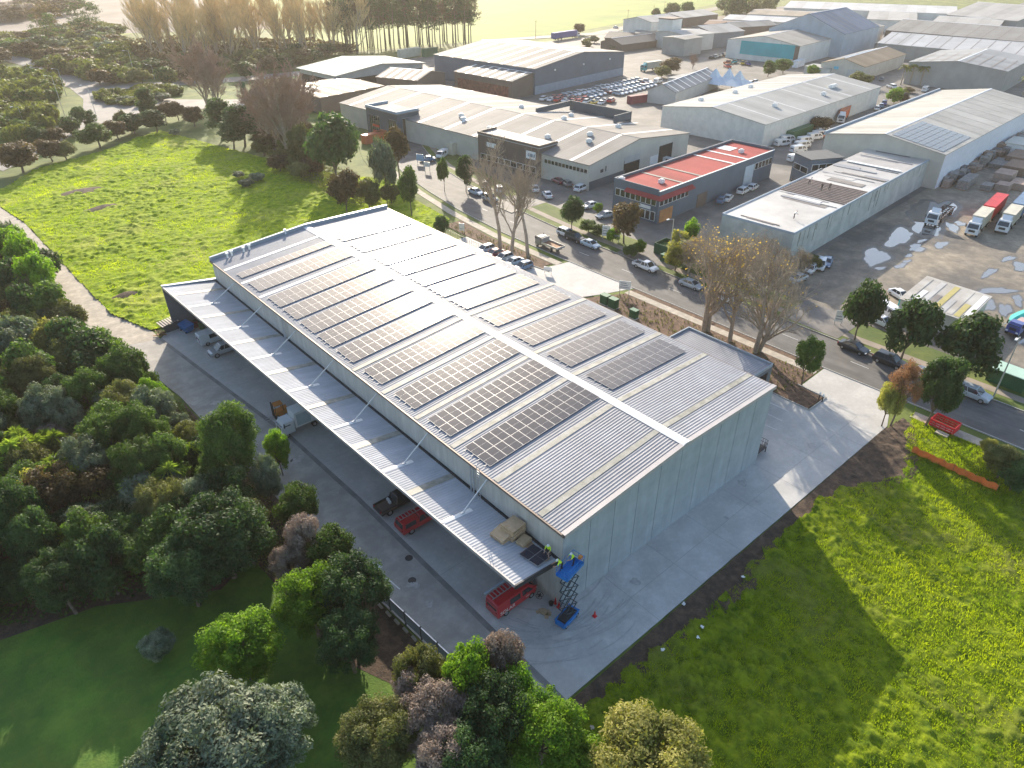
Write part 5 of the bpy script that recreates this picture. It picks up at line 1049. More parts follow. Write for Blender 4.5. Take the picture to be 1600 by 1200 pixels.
# timber and concrete product stacks by the cream shed
stk = [mat('stack_grey', (0.20, 0.19, 0.18), .85, scale=2, c2=(0.34, 0.31, 0.28)), mat('stack_brown', (0.22, 0.14, 0.10), .85, scale=2, c2=(0.32, 0.22, 0.16)), mat('stack_dark', (0.09, 0.085, 0.09), .85, scale=2, c2=(0.18, 0.17, 0.17)), mat('stack_pink', (0.38, 0.28, 0.23), .85, var=.15)]
rg = random.Random(12); k_ = 0
for i in range(17):
    for j_ in range(5):
        u = 1478+i*7.6+rg.uniform(-2, 2); v = 268-(u-1478)*.56+j_*6.0+rg.uniform(-1, 1)
        if u > 1606: continue
        x, y = G(u, v); a = rg.uniform(2.2, 4.2); b = rg.uniform(1.2, 2.4); h = rg.uniform(1.0, 3.0); m = rg.choice(stk)
        e = empty('material_stack', (x, y, Z2), R(4+rg.uniform(-6, 6)), 'strapped stack, %s along the cream shed wall, %s row out' % (ORDS[i], ORDS[j_]), 'pallet stack', 'stacks of building products along the cream shed')
        q = MB(); nl = max(2, int(h/.5))
        for t in range(nl): q.box(-a/2+rg.uniform(0, .12), -b/2+rg.uniform(0, .1), .12+t*h/nl, a/2-rg.uniform(0, .12), b/2-rg.uniform(0, .1), .12+(t+1)*h/nl-.06)
        q.build('load', m, e); MB().box(-a/2, -b/2, 0, a/2, b/2, .12).build('pallet', tw, e)
for (u, v, a, b, h, m, lab) in ((1479, 284, 10, 2.4, 2.2, 0, 'long grey stack of sheets at the yard fence, left one'), (1509, 291, 9, 2.4, 2.2, 0, 'long grey-brown stack of sheets at the yard fence, right one'), (1541, 296, 4, 2.4, 1.3, 0, 'low pale stack right of the two long yard fence stacks'),
                                (1587, 268, 9, 5, 2, 1, 'brown brick-like stack right of the storage aisle'), (1567, 283, 6, 4, 2.4, 3, 'square brown stack with timber on top near the red container'), (1593, 294, 6, 4, 1.6, 3, 'pinkish brown pallet stack behind the red container'), (1600, 255, 10, 8, 2.2, 1, 'large brown stack block at the right edge'), (1572, 260, 9, 7, 1.0, 0, 'flat grey stack block below the white kiosk'), (1566, 297, 4, 3, 1.6, 3, 'small pink-brown pallet stack in front of the brown blocks')):
    x, y = G(u, v); e = empty('material_stack', (x, y, Z2), R(4), lab, 'pallet stack')
    q = MB(); nl = 4
    for t in range(nl):
        for s in range(3): q.box(-a/2+s*a/3+.06, -b/2, .1+t*h/nl, -a/2+(s+1)*a/3-.06, b/2, .1+(t+1)*h/nl-.06)
    q.build('load', stk[m], e); MB().box(-a/2, -b/2, 0, a/2, b/2, .1).build('pallet', tw, e)
x, y = G(1590, 238); e = empty('site_kiosk', (x, y, Z2), R(4), 'white cabin with flat cream roof among the stacks at the right edge', 'cabin')
MB().box(-5, -3, 0, 5, 3, 3).build('wall', whiteP, e); MB().box(-5.2, -3.2, 3, 5.2, 3.2, 3.2).build('roof', mat('cream_roof', (0.62, 0.58, 0.50), .6, var=.05), e)
# green utility cabinets
gM = mat('cabinet_green', (0.015, 0.09, 0.04), .5, var=.15)
def cabinet(label, u, v, a, b, h, rz=0, n='utility_cabinet', m=gM, top=None):
    x, y = G(u, v); e = empty(n, (x, y, .05), R(rz), label, 'cabinet')
    MB().box(-a/2, -b/2, .1, a/2, b/2, h).build('body', m, e); MB().box(-a/2-.06, -b/2-.06, h, a/2+.06, b/2+.06, h+.08).build('lid', top or mat('lid_green', (0.05, 0.16, 0.09), .5, var=.1), e)
    for s in (-1, 1): MB().box(-a/2-.02, s*b*.25-b*.2, .2, -a/2+.0, s*b*.25+b*.2, h-.15).build('door', m, e)
    MB().box(-a/2-.1, -b/2-.1, 0, a/2+.1, b/2+.1, .1).build('plinth', concM, e); return e
cabinet('dark green utility cabinet with two doors, left of a matching one', 945, 475, 1.1, 1.5, 1.7); cabinet('dark green utility cabinet standing right beside the larger left one', 958, 481, 1.1, 1.5, 1.7); cabinet('single dark green utility cabinet alone on the bark bed', 990, 497, .9, 1.3, 1.5)
cabinet('small dark green transformer box across the street by the bin enclosure', 1038, 408, 1.4, 1.2, 1.4)
# mesh-sided bin enclosure
x, y = G(1040, 395); e = empty('bin_enclosure', (x, y, .1), R(3), 'dark green fenced enclosure full of greenery cuttings beside the driveway', 'enclosure')
q = MB()
for a in ((-2, -1.6, 2, -1.5), (-2, 1.5, 2, 1.6), (-2, -1.5, -1.9, 1.5), (1.9, -1.5, 2, 1.5)): q.box(a[0], a[1], 0, a[2], a[3], 2.2)
q.build('wall', gM, e); MB().box(-1.9, -1.5, 0, 1.9, 1.5, 1.5).build('contents', mat('cuttings', (0.05, 0.09, 0.02), .9, scale=3, c2=(0.14, 0.20, 0.05)), e)
MB().tube((-2.2, -1.8, 0), (-2.2, -1.8, 3.2), .08, n=6).build('post', steel, e)
# signs
def sign(label, u, v, w_, h, z0, rz, m=whiteP, n='sign_board', lines=3, lm=None, g=.1):
    x, y = G(u, v, 0); e = empty(n, (x, y, g), R(rz), label, 'sign')
    for s in (-1, 1): MB().box(s*w_*.4-.05, -.05, 0, s*w_*.4+.05, .05, z0+h).build('post', steel, e)
    o = MB().box(-w_/2, -.11, z0, w_/2, -.052, z0+h).build('board', m, e)
    for k in range(lines): MB().box(-w_*.38, -.125, z0+h*(.2+.25*k), w_*(.38-.12*k), -.113, z0+h*(.28+.25*k)).build('printing', lm or mat('sign_grey', (0.25, 0.28, 0.33), .6, var=0), e)
    return e
sign('pale grey notice board on two posts beside the warehouse entrance', 975, 462, 2.1, 1.6, 1.2, -60)
sign('tall white sign board by the hedge across the street', 946, 374, 1.6, 2.3, .7, -60); sign('wider white sign board right of the tall white one by the hedge', 960, 378, 2.1, 1.6, .7, -60)
sign('small white estate sign on posts in front of the bare trees', 856, 428, 1.6, .9, .5, -60, lines=1); sign('white sign board beside the footpath near the bare trees', 722, 364, 1.2, 1.6, .5, -60, lines=1)
sign('white sign on the verge beside the minibus', 668, 268, 1.8, 1.3, 1.2, -60, lines=2); sign('white sign behind the first round street tree', 1308, 508, 1.3, 2.0, .6, -60, lines=2)
sign('blue and white board near the minibus entrance', 657, 256, 2.2, 1.8, .8, -60, m=mat('sign_bl', (0.25, 0.42, 0.60), .5, var=.1), lines=1)
x, y = G(383, 155); sign('narrow dark green pylon sign beside the left road', 383, 155, 2.2, 6, .3, -40, m=gM, lines=2, lm=mat('pale_green', (0.5, 0.6, 0.5), .6, var=0), g=0)
sign('tall flag-like blue banner beside the patchy-roofed shed', 1402, 490, .8, 2.6, .4, -60, m=WM['teal'], lines=1)
x, y = G(1330, 628) # letterbox bollards near the mulch corner
for i, (u, v) in enumerate(((1279, 625), (1284, 628))):
    x, y = G(u, v); e = empty('bollard_light', (x, y, .05), 0, ('white-topped bollard at the bark bed corner, left one', 'white-topped bollard at the bark bed corner, right one')[i], 'bollard')
    MB().tube((0, 0, 0), (0, 0, .9), .09, n=8).build('post', darkm, e); MB().tube((0, 0, .9), (0, 0, 1.2), .16, .12, 8).build('head', whiteP, e)
# green site container at right
x, y = G(1572, 600); e = empty('site_shed', (x, y, .1), R(88), 'dark green flat shed with pale green roof at the right edge behind the lamp post', 'shed')
MB().box(-2.4, -1.3, 0, 2.4, 1.3, 2.2).build('wall', gM, e); MB().box(-2.6, -1.5, 2.2, 2.6, 1.5, 2.32).build('roof', mat('pale_green_roof', (0.42, 0.60, 0.50), .5, var=.05), e)
# lamp posts
def lamp(label, u, v, h, head=0, g=.1, lean=0):
    x, y = G(u, v); e = empty('street_lamp', (x, y, g), R(head), label, 'street lamp'); e.rotation_euler = (0, R(lean), R(head))
    MB().tube((0, 0, 0), (0, 0, h), .11, .06, 8).build('pole', steel, e); MB().tube((0, 0, h-.05), (-1.6, 0, h+.35), .05, .04, 6).build('arm', steel, e); MB().box(-2.2, -.14, h+.28, -1.5, .14, h+.42).build('lamp_head', whiteP, e)
lamp('grey street lamp at the right edge behind the silver wagon', 1552, 620, 9.5)
lamp('grey street lamp on the far kerb behind the bare yellow-leaved trees', 1044, 412, 9)
for i, (u, v, h) in enumerate(((101, 180, 13), (152, 186, 11), (213, 126, 12), (104, 150, 10), (41, 202, 7), (10, 148, 10), (242, 124, 6), (122, 112, 7))):
    lamp(('tall lamp at the left bend of the road', 'lamp beside the round bush at the road junction', 'lamp at the junction beside the low shrubs', 'lamp at the road bend above the left hedge', 'short lamp behind the front left hedge', 'lamp above the left hedge mass', 'short lamp below the tall brown bare tree', 'short lamp on the upper side of the left road')[i], u, v, h, g=-.03)
for i, (u, v) in enumerate(((837, 60), (1020, 32), (1037, 25), (980, 40))):
    x, y = G(u, v); e = empty('power_pole', (x, y, 0), 0, ('power pole left of the purple truck', 'power pole on the pasture edge right of the round bush', 'power pole between the two round pasture trees', 'power pole left of the factory blocks')[i], 'pole')
    MB().tube((0, 0, 0), (0, 0, 10), .16, .11, 6).build('pole', tw, e); MB().box(-1, -.06, 9.2, 1, .06, 9.35).build('crossarm', tw, e)
# orange barrier along the field edge and red crate frame
a = G(1424, 707); b = G(1556, 768)
om = mat('orange_mesh', (0.75, 0.17, 0.035), .7, var=.15, scale=1); e = empty('safety_barrier', (a[0], a[1], .1), math.atan2(b[1]-a[1], b[0]-a[0]), 'long low orange plastic mesh barrier lying along the edge of the right field', 'barrier')
Lb = math.hypot(b[0]-a[0], b[1]-a[1]); q = MB(); nn = 24
for k in range(nn):
    x0, x1 = Lb*k/nn, Lb*(k+1)/nn; w0, w1 = .12*math.sin(k*1.7), .12*math.sin((k+1)*1.7); t0, t1 = .85+.08*math.sin(k*2.3), .85+.08*math.sin((k+1)*2.3)
    q.add([(x0, w0-.08, 0), (x1, w1-.08, 0), (x1, w1+.05, t1), (x0, w0+.05, t0), (x0, w0+.22, .0), (x1, w1+.22, 0)], [(0,1,2,3),(3,2,5,4)])
q.build('mesh', om, e)
for k in range(9): MB().tube((Lb*k/8, .07, 0), (Lb*k/8, .07, 1.05), .03, n=5).build('stake', tw, e)
x, y = G(1474, 668); e = empty('crate_frame', (x, y, .05), R(88), 'open bright red plastic barrier frame round a hole in the verge grass', 'barrier')
rM = mat('red_plastic', (0.62, 0.03, 0.04), .5, var=.08)
for (x0, y0, x1, y1) in ((-1.5, -1, 1.5, -1), (1.5, -1, 1.5, 1), (1.5, 1, -1.5, 1), (-1.5, 1, -1.5, -1)):
    q = MB(); d = Vector((x1-x0, y1-y0)); n_ = Vector((-d.y, d.x)).normalized()*.05
    for z0, z1 in ((.78, 1.08), (.1, .28), (.45, .6)):
        q.prism([(x0-n_.x, y0-n_.y), (x1-n_.x, y1-n_.y), (x1+n_.x, y1+n_.y), (x0+n_.x, y0+n_.y)], z0, z1)
    for t in np.linspace(0, .9, 5): q.tube((x0+d.x*t, y0+d.y*t, 0), (x0+d.x*t, y0+d.y*t, 1.0), .06, n=5)
    q.build('panel', rM, e)
x, y = G(1469, 679); o = MB().box(x-.4, y-.9, .1, x+.4, y+.6, .3).build('concrete_block', pathM); tag(o, 'pale concrete slab lying below the red plastic frame', 'slab')
# panel fence by the lower drive
a = Vector(G(588, 932)); b = Vector(G(712, 1050)); d = b-a; e = empty('panel_fence', (a.x, a.y, 0), math.atan2(d.y, d.x), 'grey translucent panel fence with dark posts along the lower drive', 'fence')
Lf = d.length; n_ = 5; fp = mat('fence_panel', (0.20, 0.25, 0.32), .5, var=.12)
for k in range(n_): MB().box(Lf*k/n_+.05, -.03, .35, Lf*(k+1)/n_-.05, .03, 1.75).build('fence_panel', fp, e); MB().box(Lf*k/n_+.05, -.05, 1.75, Lf*(k+1)/n_-.05, .05, 1.80).build('top_rail', steel, e)
for k in range(n_+1): MB().box(Lf*k/n_-.05, -.07, 0, Lf*k/n_+.05, .07, 1.9).build('post', darkm, e)
for k in range(9):
    x, y = a.x-.45+d.x*k/9*1.0, a.y+d.y*k/9; o = MB().box(x-.12, y-.35, .0, x+.12, y+.35, .18).build('kerb_block', pathM); tag(o, 'small pale block at the foot of the panel fence, %s from its far end' % ORDS[k], 'block', 'pale blocks along the foot of the panel fence')
# black rail fence near bays
a = Vector(G(705, 345)); 
e = empty('rail_fence', (50.6, 84, .05), R(90), 'dark railing fence at the field corner of the warehouse parking', 'fence')
q = MB()
for z in (.2, 1.3): q.box(-9, -.02, z, 6, .02, z+.05)
q.build('rail', darkm, e)
for k in range(26): MB().box(-9+k*.6, -.02, 0, -8.96+k*.6, .02, 1.45).build('picket', darkm, e)
# things beside the warehouse far end
e = empty('waste_skip', (-8.6, 82.9, .02), R(5), 'dark waste skip piled with pale boards at the far end of the canopy', 'skip')
MB().add([(-1.2, -.8, 0), (1.2, -.8, 0), (1.2, .8, 0), (-1.2, .8, 0), (-1.7, -.95, 1.25), (1.7, -.95, 1.25), (1.7, .95, 1.25), (-1.7, .95, 1.25)], [(3,2,1,0),(0,1,5,4),(1,2,6,5),(2,3,7,6),(3,0,4,7),(4,5,6,7)]).build('body', mat('skip_grey', (0.07, 0.08, 0.10), .6, var=.15), e)
for k in range(7): o = MB().box(-1.8+k*.42, -1.1+.1*(k % 3), 1.28+.04*k, -1.55+k*.42, 1.3, 1.34+.04*k).build('board', mat('pale_board', (0.50, 0.44, 0.38), .8, var=.15), e)
e = empty('timber_offcuts', (-10.8, 81.6, .02), R(20), 'small heap of orange-brown offcuts at the corner of the drive', 'rubbish heap')
rg = random.Random(2)
for k in range(9):
    o = MB().box(-.7, -.08, 0, .7, .08, .1).build('offcut', mat('offcut_wood', (0.36, 0.20, 0.10), .8, var=.3, scale=3), e); o.location = (rg.uniform(-.5, .5), rg.uniform(-.5, .5), .04+k*.08); o.rotation_euler = (0, 0, rg.uniform(0, 3))
e = empty('blue_tarpaulin_bin', (-7.0, 80.6, .02), R(100), 'bright blue tipping bin against the grey end wall under the canopy', 'bin')
MB().add([(-1.1, -.6, .2), (1.1, -.6, .2), (1.1, .6, .2), (-1.1, .6, .2), (-1.3, -.8, 1.4), (1.3, -.8, 1.4), (1.3, .8, 1.1), (-1.3, .8, 1.1)], [(3,2,1,0),(0,1,5,4),(1,2,6,5),(2,3,7,6),(3,0,4,7),(4,5,6,7)]).build('body', mat('bin_blue', (0.01, 0.16, 0.42), .45, var=.1), e)
MB().box(-.9, -.75, 0, -.7, .75, .2).box(.7, -.75, 0, .9, .75, .2).build('fork_pocket', darkm, e)
for i, (x, y, c) in enumerate(((-5.4, 80.9, 'maroon'), (-4.4, 81.0, 'green'), (-3.2, 80.8, 'green'), (-2.2, 81.0, 'grey'), (-4.9, 79.7, 'green'))):
    e = empty('storage_drum', (x, y, .02), 0, '%s drum %s' % ({'maroon': 'dark red', 'green': 'green', 'grey': 'grey'}[c], ('beside the blue bin', 'behind the white van, left one', 'nearest the white van', 'against the warehouse wall at the far end', 'in front of the dark red one')[i]), 'drum')
    MB().tube((0, 0, 0), (0, 0, 1.1), .42, .42, 12).build('body', mat('box_'+c, PAINT[c], .55, var=.12), e); MB().tube((0, 0, 1.1), (0, 0, 1.16), .36, .36, 12).build('lid', darkm, e)
# orange forklift behind the white box truck
e = empty('forklift', (-6.4, 47.9, .02), R(175), 'orange forklift half hidden under the canopy behind the white box truck', 'forklift')
fo = mat('forklift_orange', (0.62, 0.24, 0.05), .5, var=.1)
MB().box(-1.2, -.55, .3, .5, .55, 1.0).box(-1.25, -.5, 1.0, -.5, .5, 1.2).build('body', fo, e)
MB().box(-.7, -.55, 2.0, .5, .55, 2.08).build('roof', fo, e); MB().tube((-.65, -.5, 1), (-.6, -.5, 2.0), .04).tube((-.65, .5, 1), (-.6, .5, 2.0), .04).tube((.5, -.5, .9), (.4, -.5, 2.0), .04).tube((.5, .5, .9), (.4, .5, 2.0), .04).build('pillars', darkm, e)
MB().box(.6, -.4, .1, .72, -.28, 2.4).box(.6, .28, .1, .72, .4, 2.4).box(.6, -.4, 2.2, .7, .4, 2.3).build('mast', darkm, e); MB().box(.72, -.32, .08, 1.8, -.22, .13).box(.72, .22, .08, 1.8, .32, .13).build('fork', steel, e); wheels(e, (-.9, .3), .55, .3, .2)
# cardboard cartons on the canopy
cbM = mat('cardboard', (0.42, 0.29, 0.17), .85, scale=2.5, c2=(0.52, 0.38, 0.24))
def zc(x, y): return cz(x, y)+.06
def carton(x, y, z, a, b, n, rz, label, t=.045, tilt=0):
    e = empty('carton_stack', (x, y, z), R(rz), label, 'cartons'); rg = random.Random(n)
    for k in range(n):
        q = MB().box(-a/2, -b/2, k*t*3, a/2, b/2, (k+1)*t*3-.015).build('flat_carton', cbM, e); q.location = (rg.uniform(-.06, .06), rg.uniform(-.06, .06), 0); q.rotation_euler = (0, 0, rg.uniform(-.03, .03))
    e.rotation_euler = (0, R(tilt), R(rz)); return e
cx, cy = G(812, 803, 7.6); 
carton(-1.35, 5.6, zc(-1.35, 5.6)+.05, 1.9, 1.6, 10, 8, 'tall stack of flattened brown cartons against the warehouse wall on the canopy', tilt=5)
carton(-2.35, 5.9, zc(-2.35, 5.9)+.02, 1.5, 1.7, 5, 4, 'low leaning stack of brown cartons, left of the tall stack on the canopy', tilt=-12)
carton(-1.2, 4.1, zc(-1.2, 4.1)+.02, 1.3, .9, 3, 12, 'small flat pile of brown cartons between the tall stack and the timber planks')
# timber rails / planks
pk = mat('plank', (0.42, 0.24, 0.12), .8, var=.25, scale=3)
for k in range(4):
    x = -.75-.22*k; e = MB().box(-.05, -1.9, 0, .05, 1.9, .09).build('timber_plank', pk); e.location = (x, 2.9, zc(x, 2.9)); e.rotation_euler = (R(-.5), 0, R(2*k-3)); tag(e, 'long brown timber plank on the canopy, %s out from the valley gutter' % ORDS[k], 'plank', 'timber planks on the canopy')
MB()
e = empty('loose_solar_panel', (-1.4, 1.1, zc(-1.4, 1.1)+.16), R(8), 'single dark solar panel lying loose at the near corner of the canopy', 'solar panel'); e.rotation_euler = (0, R(8), R(8))
p = bpy.data.objects.new('panel', PME.copy()); col.objects.link(p); p.parent = e; p.data.materials[0] = mat('dark_cell', (0.012, 0.018, 0.04), .25, var=.1); p.rotation_euler = (0, 0, R(90)); p.location = (1.0, -.1, 0)
p = p.copy(); col.objects.link(p); p.location = (1.0, 1.05, .0)
# scissor lift ---------------------------------------------------------
bl = mat('lift_blue', (0.01, 0.19, 0.55), .4, var=.08); e = empty('scissor_lift', (-.55, -1.35, .02), R(10), 'blue scissor lift raised to the canopy edge at the near corner of the warehouse', 'scissor lift')
MB().prism([(-1.25, -.5), (-1.05, -.62), (1.05, -.62), (1.25, -.5), (1.25, .5), (1.05, .62), (-1.05, .62), (-1.25, .5)], .22, .62).box(-1.2, -.62, .62, -.5, -.5, .78).box(-1.2, .5, .62, 1.2, .62, .72).box(.6, -.62, .62, 1.2, -.5, .74).build('base', bl, e)
MB().box(-1.0, -.45, .62, 1.0, .45, .68).build('deck_plate', darkm, e); wheels(e, (-.85, .85), .62, .24, .18)
nst = 5; h0, h1 = .75, 6.75; st = (h1-h0)/nst; sm = mat('scissor_steel', (0.03, 0.05, 0.065), .5, .2, var=.1)
for s in (-.42, .42):
    for k in range(nst):
        z0, z1 = h0+k*st, h0+(k+1)*st
        MB().tube((-.85, s, z0), (.85, s, z1), .05, n=5).build('scissor_arm', sm, e); MB().tube((.85, s-.06, z0), (-.85, s-.06, z1), .05, n=5).build('scissor_arm', sm, e)
for k in range(nst+1):
    for x in (-.85, .85): MB().tube((x, -.45, h0+k*st), (x, .45, h0+k*st), .04, n=6).build('cross_pin', sm, e)
PZ = 6.85
pf = MB().box(-1.3, -.62, PZ-.1, 1.3, .62, PZ).build('platform', bl, e)
rl = MB()
def railing(q, pts, z, hs=(.1, .55, 1.05)):
    for a, b in zip(pts[:-1], pts[1:]):
        for h in hs: q.tube((*a, z+h), (*b, z+h), .025, n=5)
        n_ = max(2, int(math.dist(a, b)/.45))
        for t in range(n_+1): q.tube((a[0]+(b[0]-a[0])*t/n_, a[1]+(b[1]-a[1])*t/n_, z), (a[0]+(b[0]-a[0])*t/n_, a[1]+(b[1]-a[1])*t/n_, z+1.05), .022, n=4)
        q.add([(*a, z), (*b, z), (*b, z+.28), (*a, z+.28)], [(0, 1, 2, 3)])
railing(rl, [(-1.3, .1), (-1.3, -.62), (1.3, -.62), (1.3, .62), (-1.3, .62)], PZ); rl.build('guard_rail', bl, e)
MB().box(.9, -.55, PZ+.75, 1.2, -.2, PZ+1.1).build('control_box', _M['forklift_orange'], e)
# cones, chair, debris, wheel
def cone(label, u, v):
    x, y = G(u, v); e = empty('traffic_cone', (x, y, .02), 0, label, 'traffic cone')
    MB().box(-.2, -.2, 0, .2, .2, .04).build('base', rM, e); MB().tube((0, 0, .04), (0, 0, .75), .15, .03, 10).build('body', rM, e); return e
cone('red traffic cone standing alone to the right of the scissor lift', 929, 963)
cone('red traffic cone left of the scissor lift base, nearer the wall', 868, 942); cone('red traffic cone touching the left side of the scissor lift base', 873, 949)
x, y = G(861, 945); e = empty('rubber_tub', (x, y, .02), 0, 'black rubber tub left of the red cones by the wall', 'tub'); MB().tube((0, 0, 0), (0, 0, .35), .2, .26, 12).build('body', darkm, e); MB().tube((0, 0, .35), (0, 0, .37), .2, .2, 12).build('rim', tyre, e)
for i, (u, v) in enumerate(((846, 955), (855, 960), (851, 958))):
    x, y = G(u, v); e = MB().box(-.55, -.18, 0, .5, .2, .03).box(-.2, -.4, .03, .3, .3, .06).build('cardboard_scrap', cbM); e.location = (x, y, .025+.03*i); e.rotation_euler = (0, 0, 1.1*i-.4); tag(e, ('left', 'right', 'topmost')[i]+' torn brown cardboard scrap on the concrete by the red van', 'cardboard', 'cardboard scraps by the red van')
x, y = G(843, 934); e = empty('cable_reel', (x, y, .02), .4, 'thin dark cable reel on the concrete in front of the red van', 'cable reel')
q = MB()
for s in (-.18, .18):
    for k in range(12): q.tube((s, .32*math.cos(k*.5236), .34+.32*math.sin(k*.5236)), (s, .32*math.cos((k+1)*.5236), .34+.32*math.sin((k+1)*.5236)), .025, n=4)
q.build('rim', darkm, e); MB().tube((-.2, 0, .34), (.2, 0, .34), .08, n=8).build('hub', darkm, e)
# teal boat and trailer at the right edge
x, y = G(1590, 505); e = empty('covered_boat', (x, y, Z2), R(170), 'teal covered boat on a trailer at the right edge of the gravel yard', 'boat')
b = MB(); loft(b, [[(t, -w_, 1.3), (t, -w_*.6, .7), (t, 0, .55), (t, w_*.6, .7), (t, w_, 1.3), (t, 0, 1.3+.35*w_)] for t, w_ in ((-2.8, .95), (-1, 1.1), (1.2, 1.0), (2.6, .5), (3.3, .06))]); b.build('hull', mat('teal_cover', (0.02, 0.42, 0.36), .6, var=.08), e)
MB().box(-2.5, -.6, .45, 3.8, -.5, .55).box(-2.5, .5, .45, 3.8, .6, .55).build('trailer', steel, e); wheels(e, (-.8,), 1.1, .32)
e = truck('dark flatbed truck loaded with pale boards beside the covered boat', 1578, 525, 175, cabc='navy', axles=(-.5, -3.6), back=-5, big=False, cw=1.0, ch=2.2, name='flatbed_truck')
MB().box(-5.2, -1.1, 1.0, -1.8, 1.1, 1.15).build('tray_floor', tw, e); MB().box(-5.0, -.9, 1.15, -2, .9, 1.5).build('load', mat('pink_boards', (0.50, 0.36, 0.34), .8, var=.1), e)
# litter in the right field
for i, (u, v) in enumerate(((1090, 999), (1096, 983), (1160, 905), (1035, 1019), (1068, 947), (925, 1140))):
    x, y = G(u, v); e = MB().box(-.2, -.08, .0, .18, .09, .07).box(-.06, -.2, .02, .08, .15, .06).build('litter_scrap', whiteP if i < 5 else pathM); e.location = (x, y, .32); e.rotation_euler = (.2, .1, i); tag(e, 'small pale scrap in the right field, %s of six by distance from the yard edge' % ORDS[i], 'litter', 'pale scraps in the right field')
# ============================================================ people
skin = mat('skin', (0.45, 0.27, 0.19), .6, var=.05); hv = mat('hi_vis', (0.66, 0.95, 0.02), .7, var=.05); trs = mat('dark_cloth', (0.025, 0.03, 0.045), .8, var=.1); boot = mat('boot', (0.10, 0.06, 0.04), .8, var=.1); hlm = mat('helmet', (0.72, 0.74, 0.74), .4, var=0)
def person(loc, rz, label, J, legs='dark', hat=True, shirt=hv, shorts=False):
    """J: joint positions; one skinned body"""
    V = []; E = []; Rd = []
    def a(p, r, par=None):
        V.append(p); Rd.append(r)
        if par is not None: E.append((par, len(V)-1))
        return len(V)-1
    pel = a(J['pelvis'], .14); wst = a(J['waist'], .13, pel); ch_ = a(J['chest'], .16, wst); nk = a(J['neck'], .065, ch_); hb = a(J['head'], .095, nk); ht = a(J['crown'], .085, hb)
    for s in ('l', 'r'):
        sh = a(J['sh'+s], .075, ch_); el = a(J['el'+s], .05, sh); wr = a(J['wr'+s], .036, el)
        w_ = Vector(J['wr'+s]); d = (w_-Vector(J['el'+s])).normalized(); side = d.cross(Vector((0, 0, 1))).normalized(); pm_ = a(tuple(w_+d*.06), .035, wr)
        for f_ in range(4):
            o_ = (f_-1.5)*.022; b1 = a(tuple(w_+d*.11+side*o_), .010, pm_); a(tuple(w_+d*(.155+.01*(f_ in (1, 2)))+side*o_*1.2+Vector((0, 0, -.02))), .008, b1)
        t1 = a(tuple(w_+d*.05+side*.05), .011, pm_); a(tuple(w_+d*.09+side*.065), .009, t1)
        hp = a(J['hp'+s], .10, pel); kn = a(J['kn'+s], .065, hp); an_ = a(J['an'+s], .045, kn); a(tuple(Vector(J['an'+s])+Vector((0, .0, -.05))), .045, an_); toe = a(tuple(Vector(J['an'+s])+Vector((.16, 0, -.05))), .04, an_)
    me = bpy.data.meshes.new('body'); me.from_pydata(V, E, []); ob = bpy.data.objects.new('body', me); col.objects.link(ob)
    md = ob.modifiers.new('skin', 'SKIN'); md.use_smooth_shade = True
    for i, v_ in enumerate(me.skin_vertices[0].data): v_.radius = (Rd[i], Rd[i]); v_.use_root = (i == 0)
    sb = ob.modifiers.new('sub', 'SUBSURF'); sb.levels = 1; sb.render_levels = 1
    dg = bpy.context.evaluated_depsgraph_get(); dg.update(); m2 = bpy.data.meshes.new_from_object(ob.evaluated_get(dg)); bpy.data.objects.remove(ob)
    for m_ in (shirt, trs, skin, boot): m2.materials.append(m_)
    jw = Vector(J['waist']); jn = Vector(J['neck'])
    segs = []
    for s in ('l', 'r'): segs += [(J['hp'+s], J['kn'+s], 1), (J['kn'+s], J['an'+s], 2 if shorts else 1), (J['sh'+s], J['el'+s], 0), (J['el'+s], J['wr'+s], 2), (J['wr'+s], tuple(Vector(J['wr'+s])+(Vector(J['wr'+s])-Vector(J['el'+s])).normalized()*.16), 2), (tuple(Vector(J['an'+s])+Vector((0, 0, -.03))), tuple(Vector(J['an'+s])+Vector((.16, 0, -.05))), 3)]
    segs += [(J['pelvis'], J['waist'], 1), (J['waist'], J['chest'], 0), (J['chest'], J['neck'], 0), (J['chest'], J['shl'], 0), (J['chest'], J['shr'], 0), (J['pelvis'], J['hpl'], 1), (J['pelvis'], J['hpr'], 1), (J['head'], J['crown'], 2), (J['neck'], J['head'], 2)]
    for p in m2.polygons:
        c = p.center; best = min(segs, key=lambda q: dseg(c, Vector(q[0]), Vector(q[1]))); p.material_index = best[2]; p.use_smooth = True
    root = empty('person', loc, rz, label, 'person'); ob = bpy.data.objects.new('body', m2); col.objects.link(ob); ob.parent = root
    h = Vector(J['head']); c = Vector(J['crown']); up = (c-h).normalized()
    hh_ = MB(); f = up.orthogonal().normalized(); g_ = up.cross(f)
    rings = []
    for ph in (0, 20, 40, 60, 80): rings.append([tuple(h+up*(.03+.115*math.sin(R(ph)))+(f*math.cos(t)+g_*math.sin(t))*.118*math.cos(R(ph))) for t in np.arange(0, 6.28, .6283)])
    loft(hh_, rings); hh_.build('hard_hat' if hat else 'hair', hlm if hat else trs, root, smooth=True)
    MB().add([tuple(h+up*.03+(f*math.cos(t)+g_*math.sin(t))*.15) for t in np.arange(0, 6.28, .6283)], [tuple(range(10))]).build('hat_brim', hlm if hat else trs, root)
    fw_ = Vector((1, 0, 0))
    n_ = MB().tube(tuple(h+fw_*.08+up*.0), tuple(h+fw_*.115-up*.02), .018, .014, 5).build('nose', skin, root)
    return root
def dseg(p, a, b):
    d = b-a; t = max(0, min(1, (p-a).dot(d)/max(1e-9, d.dot(d)))); return (p-(a+d*t)).length
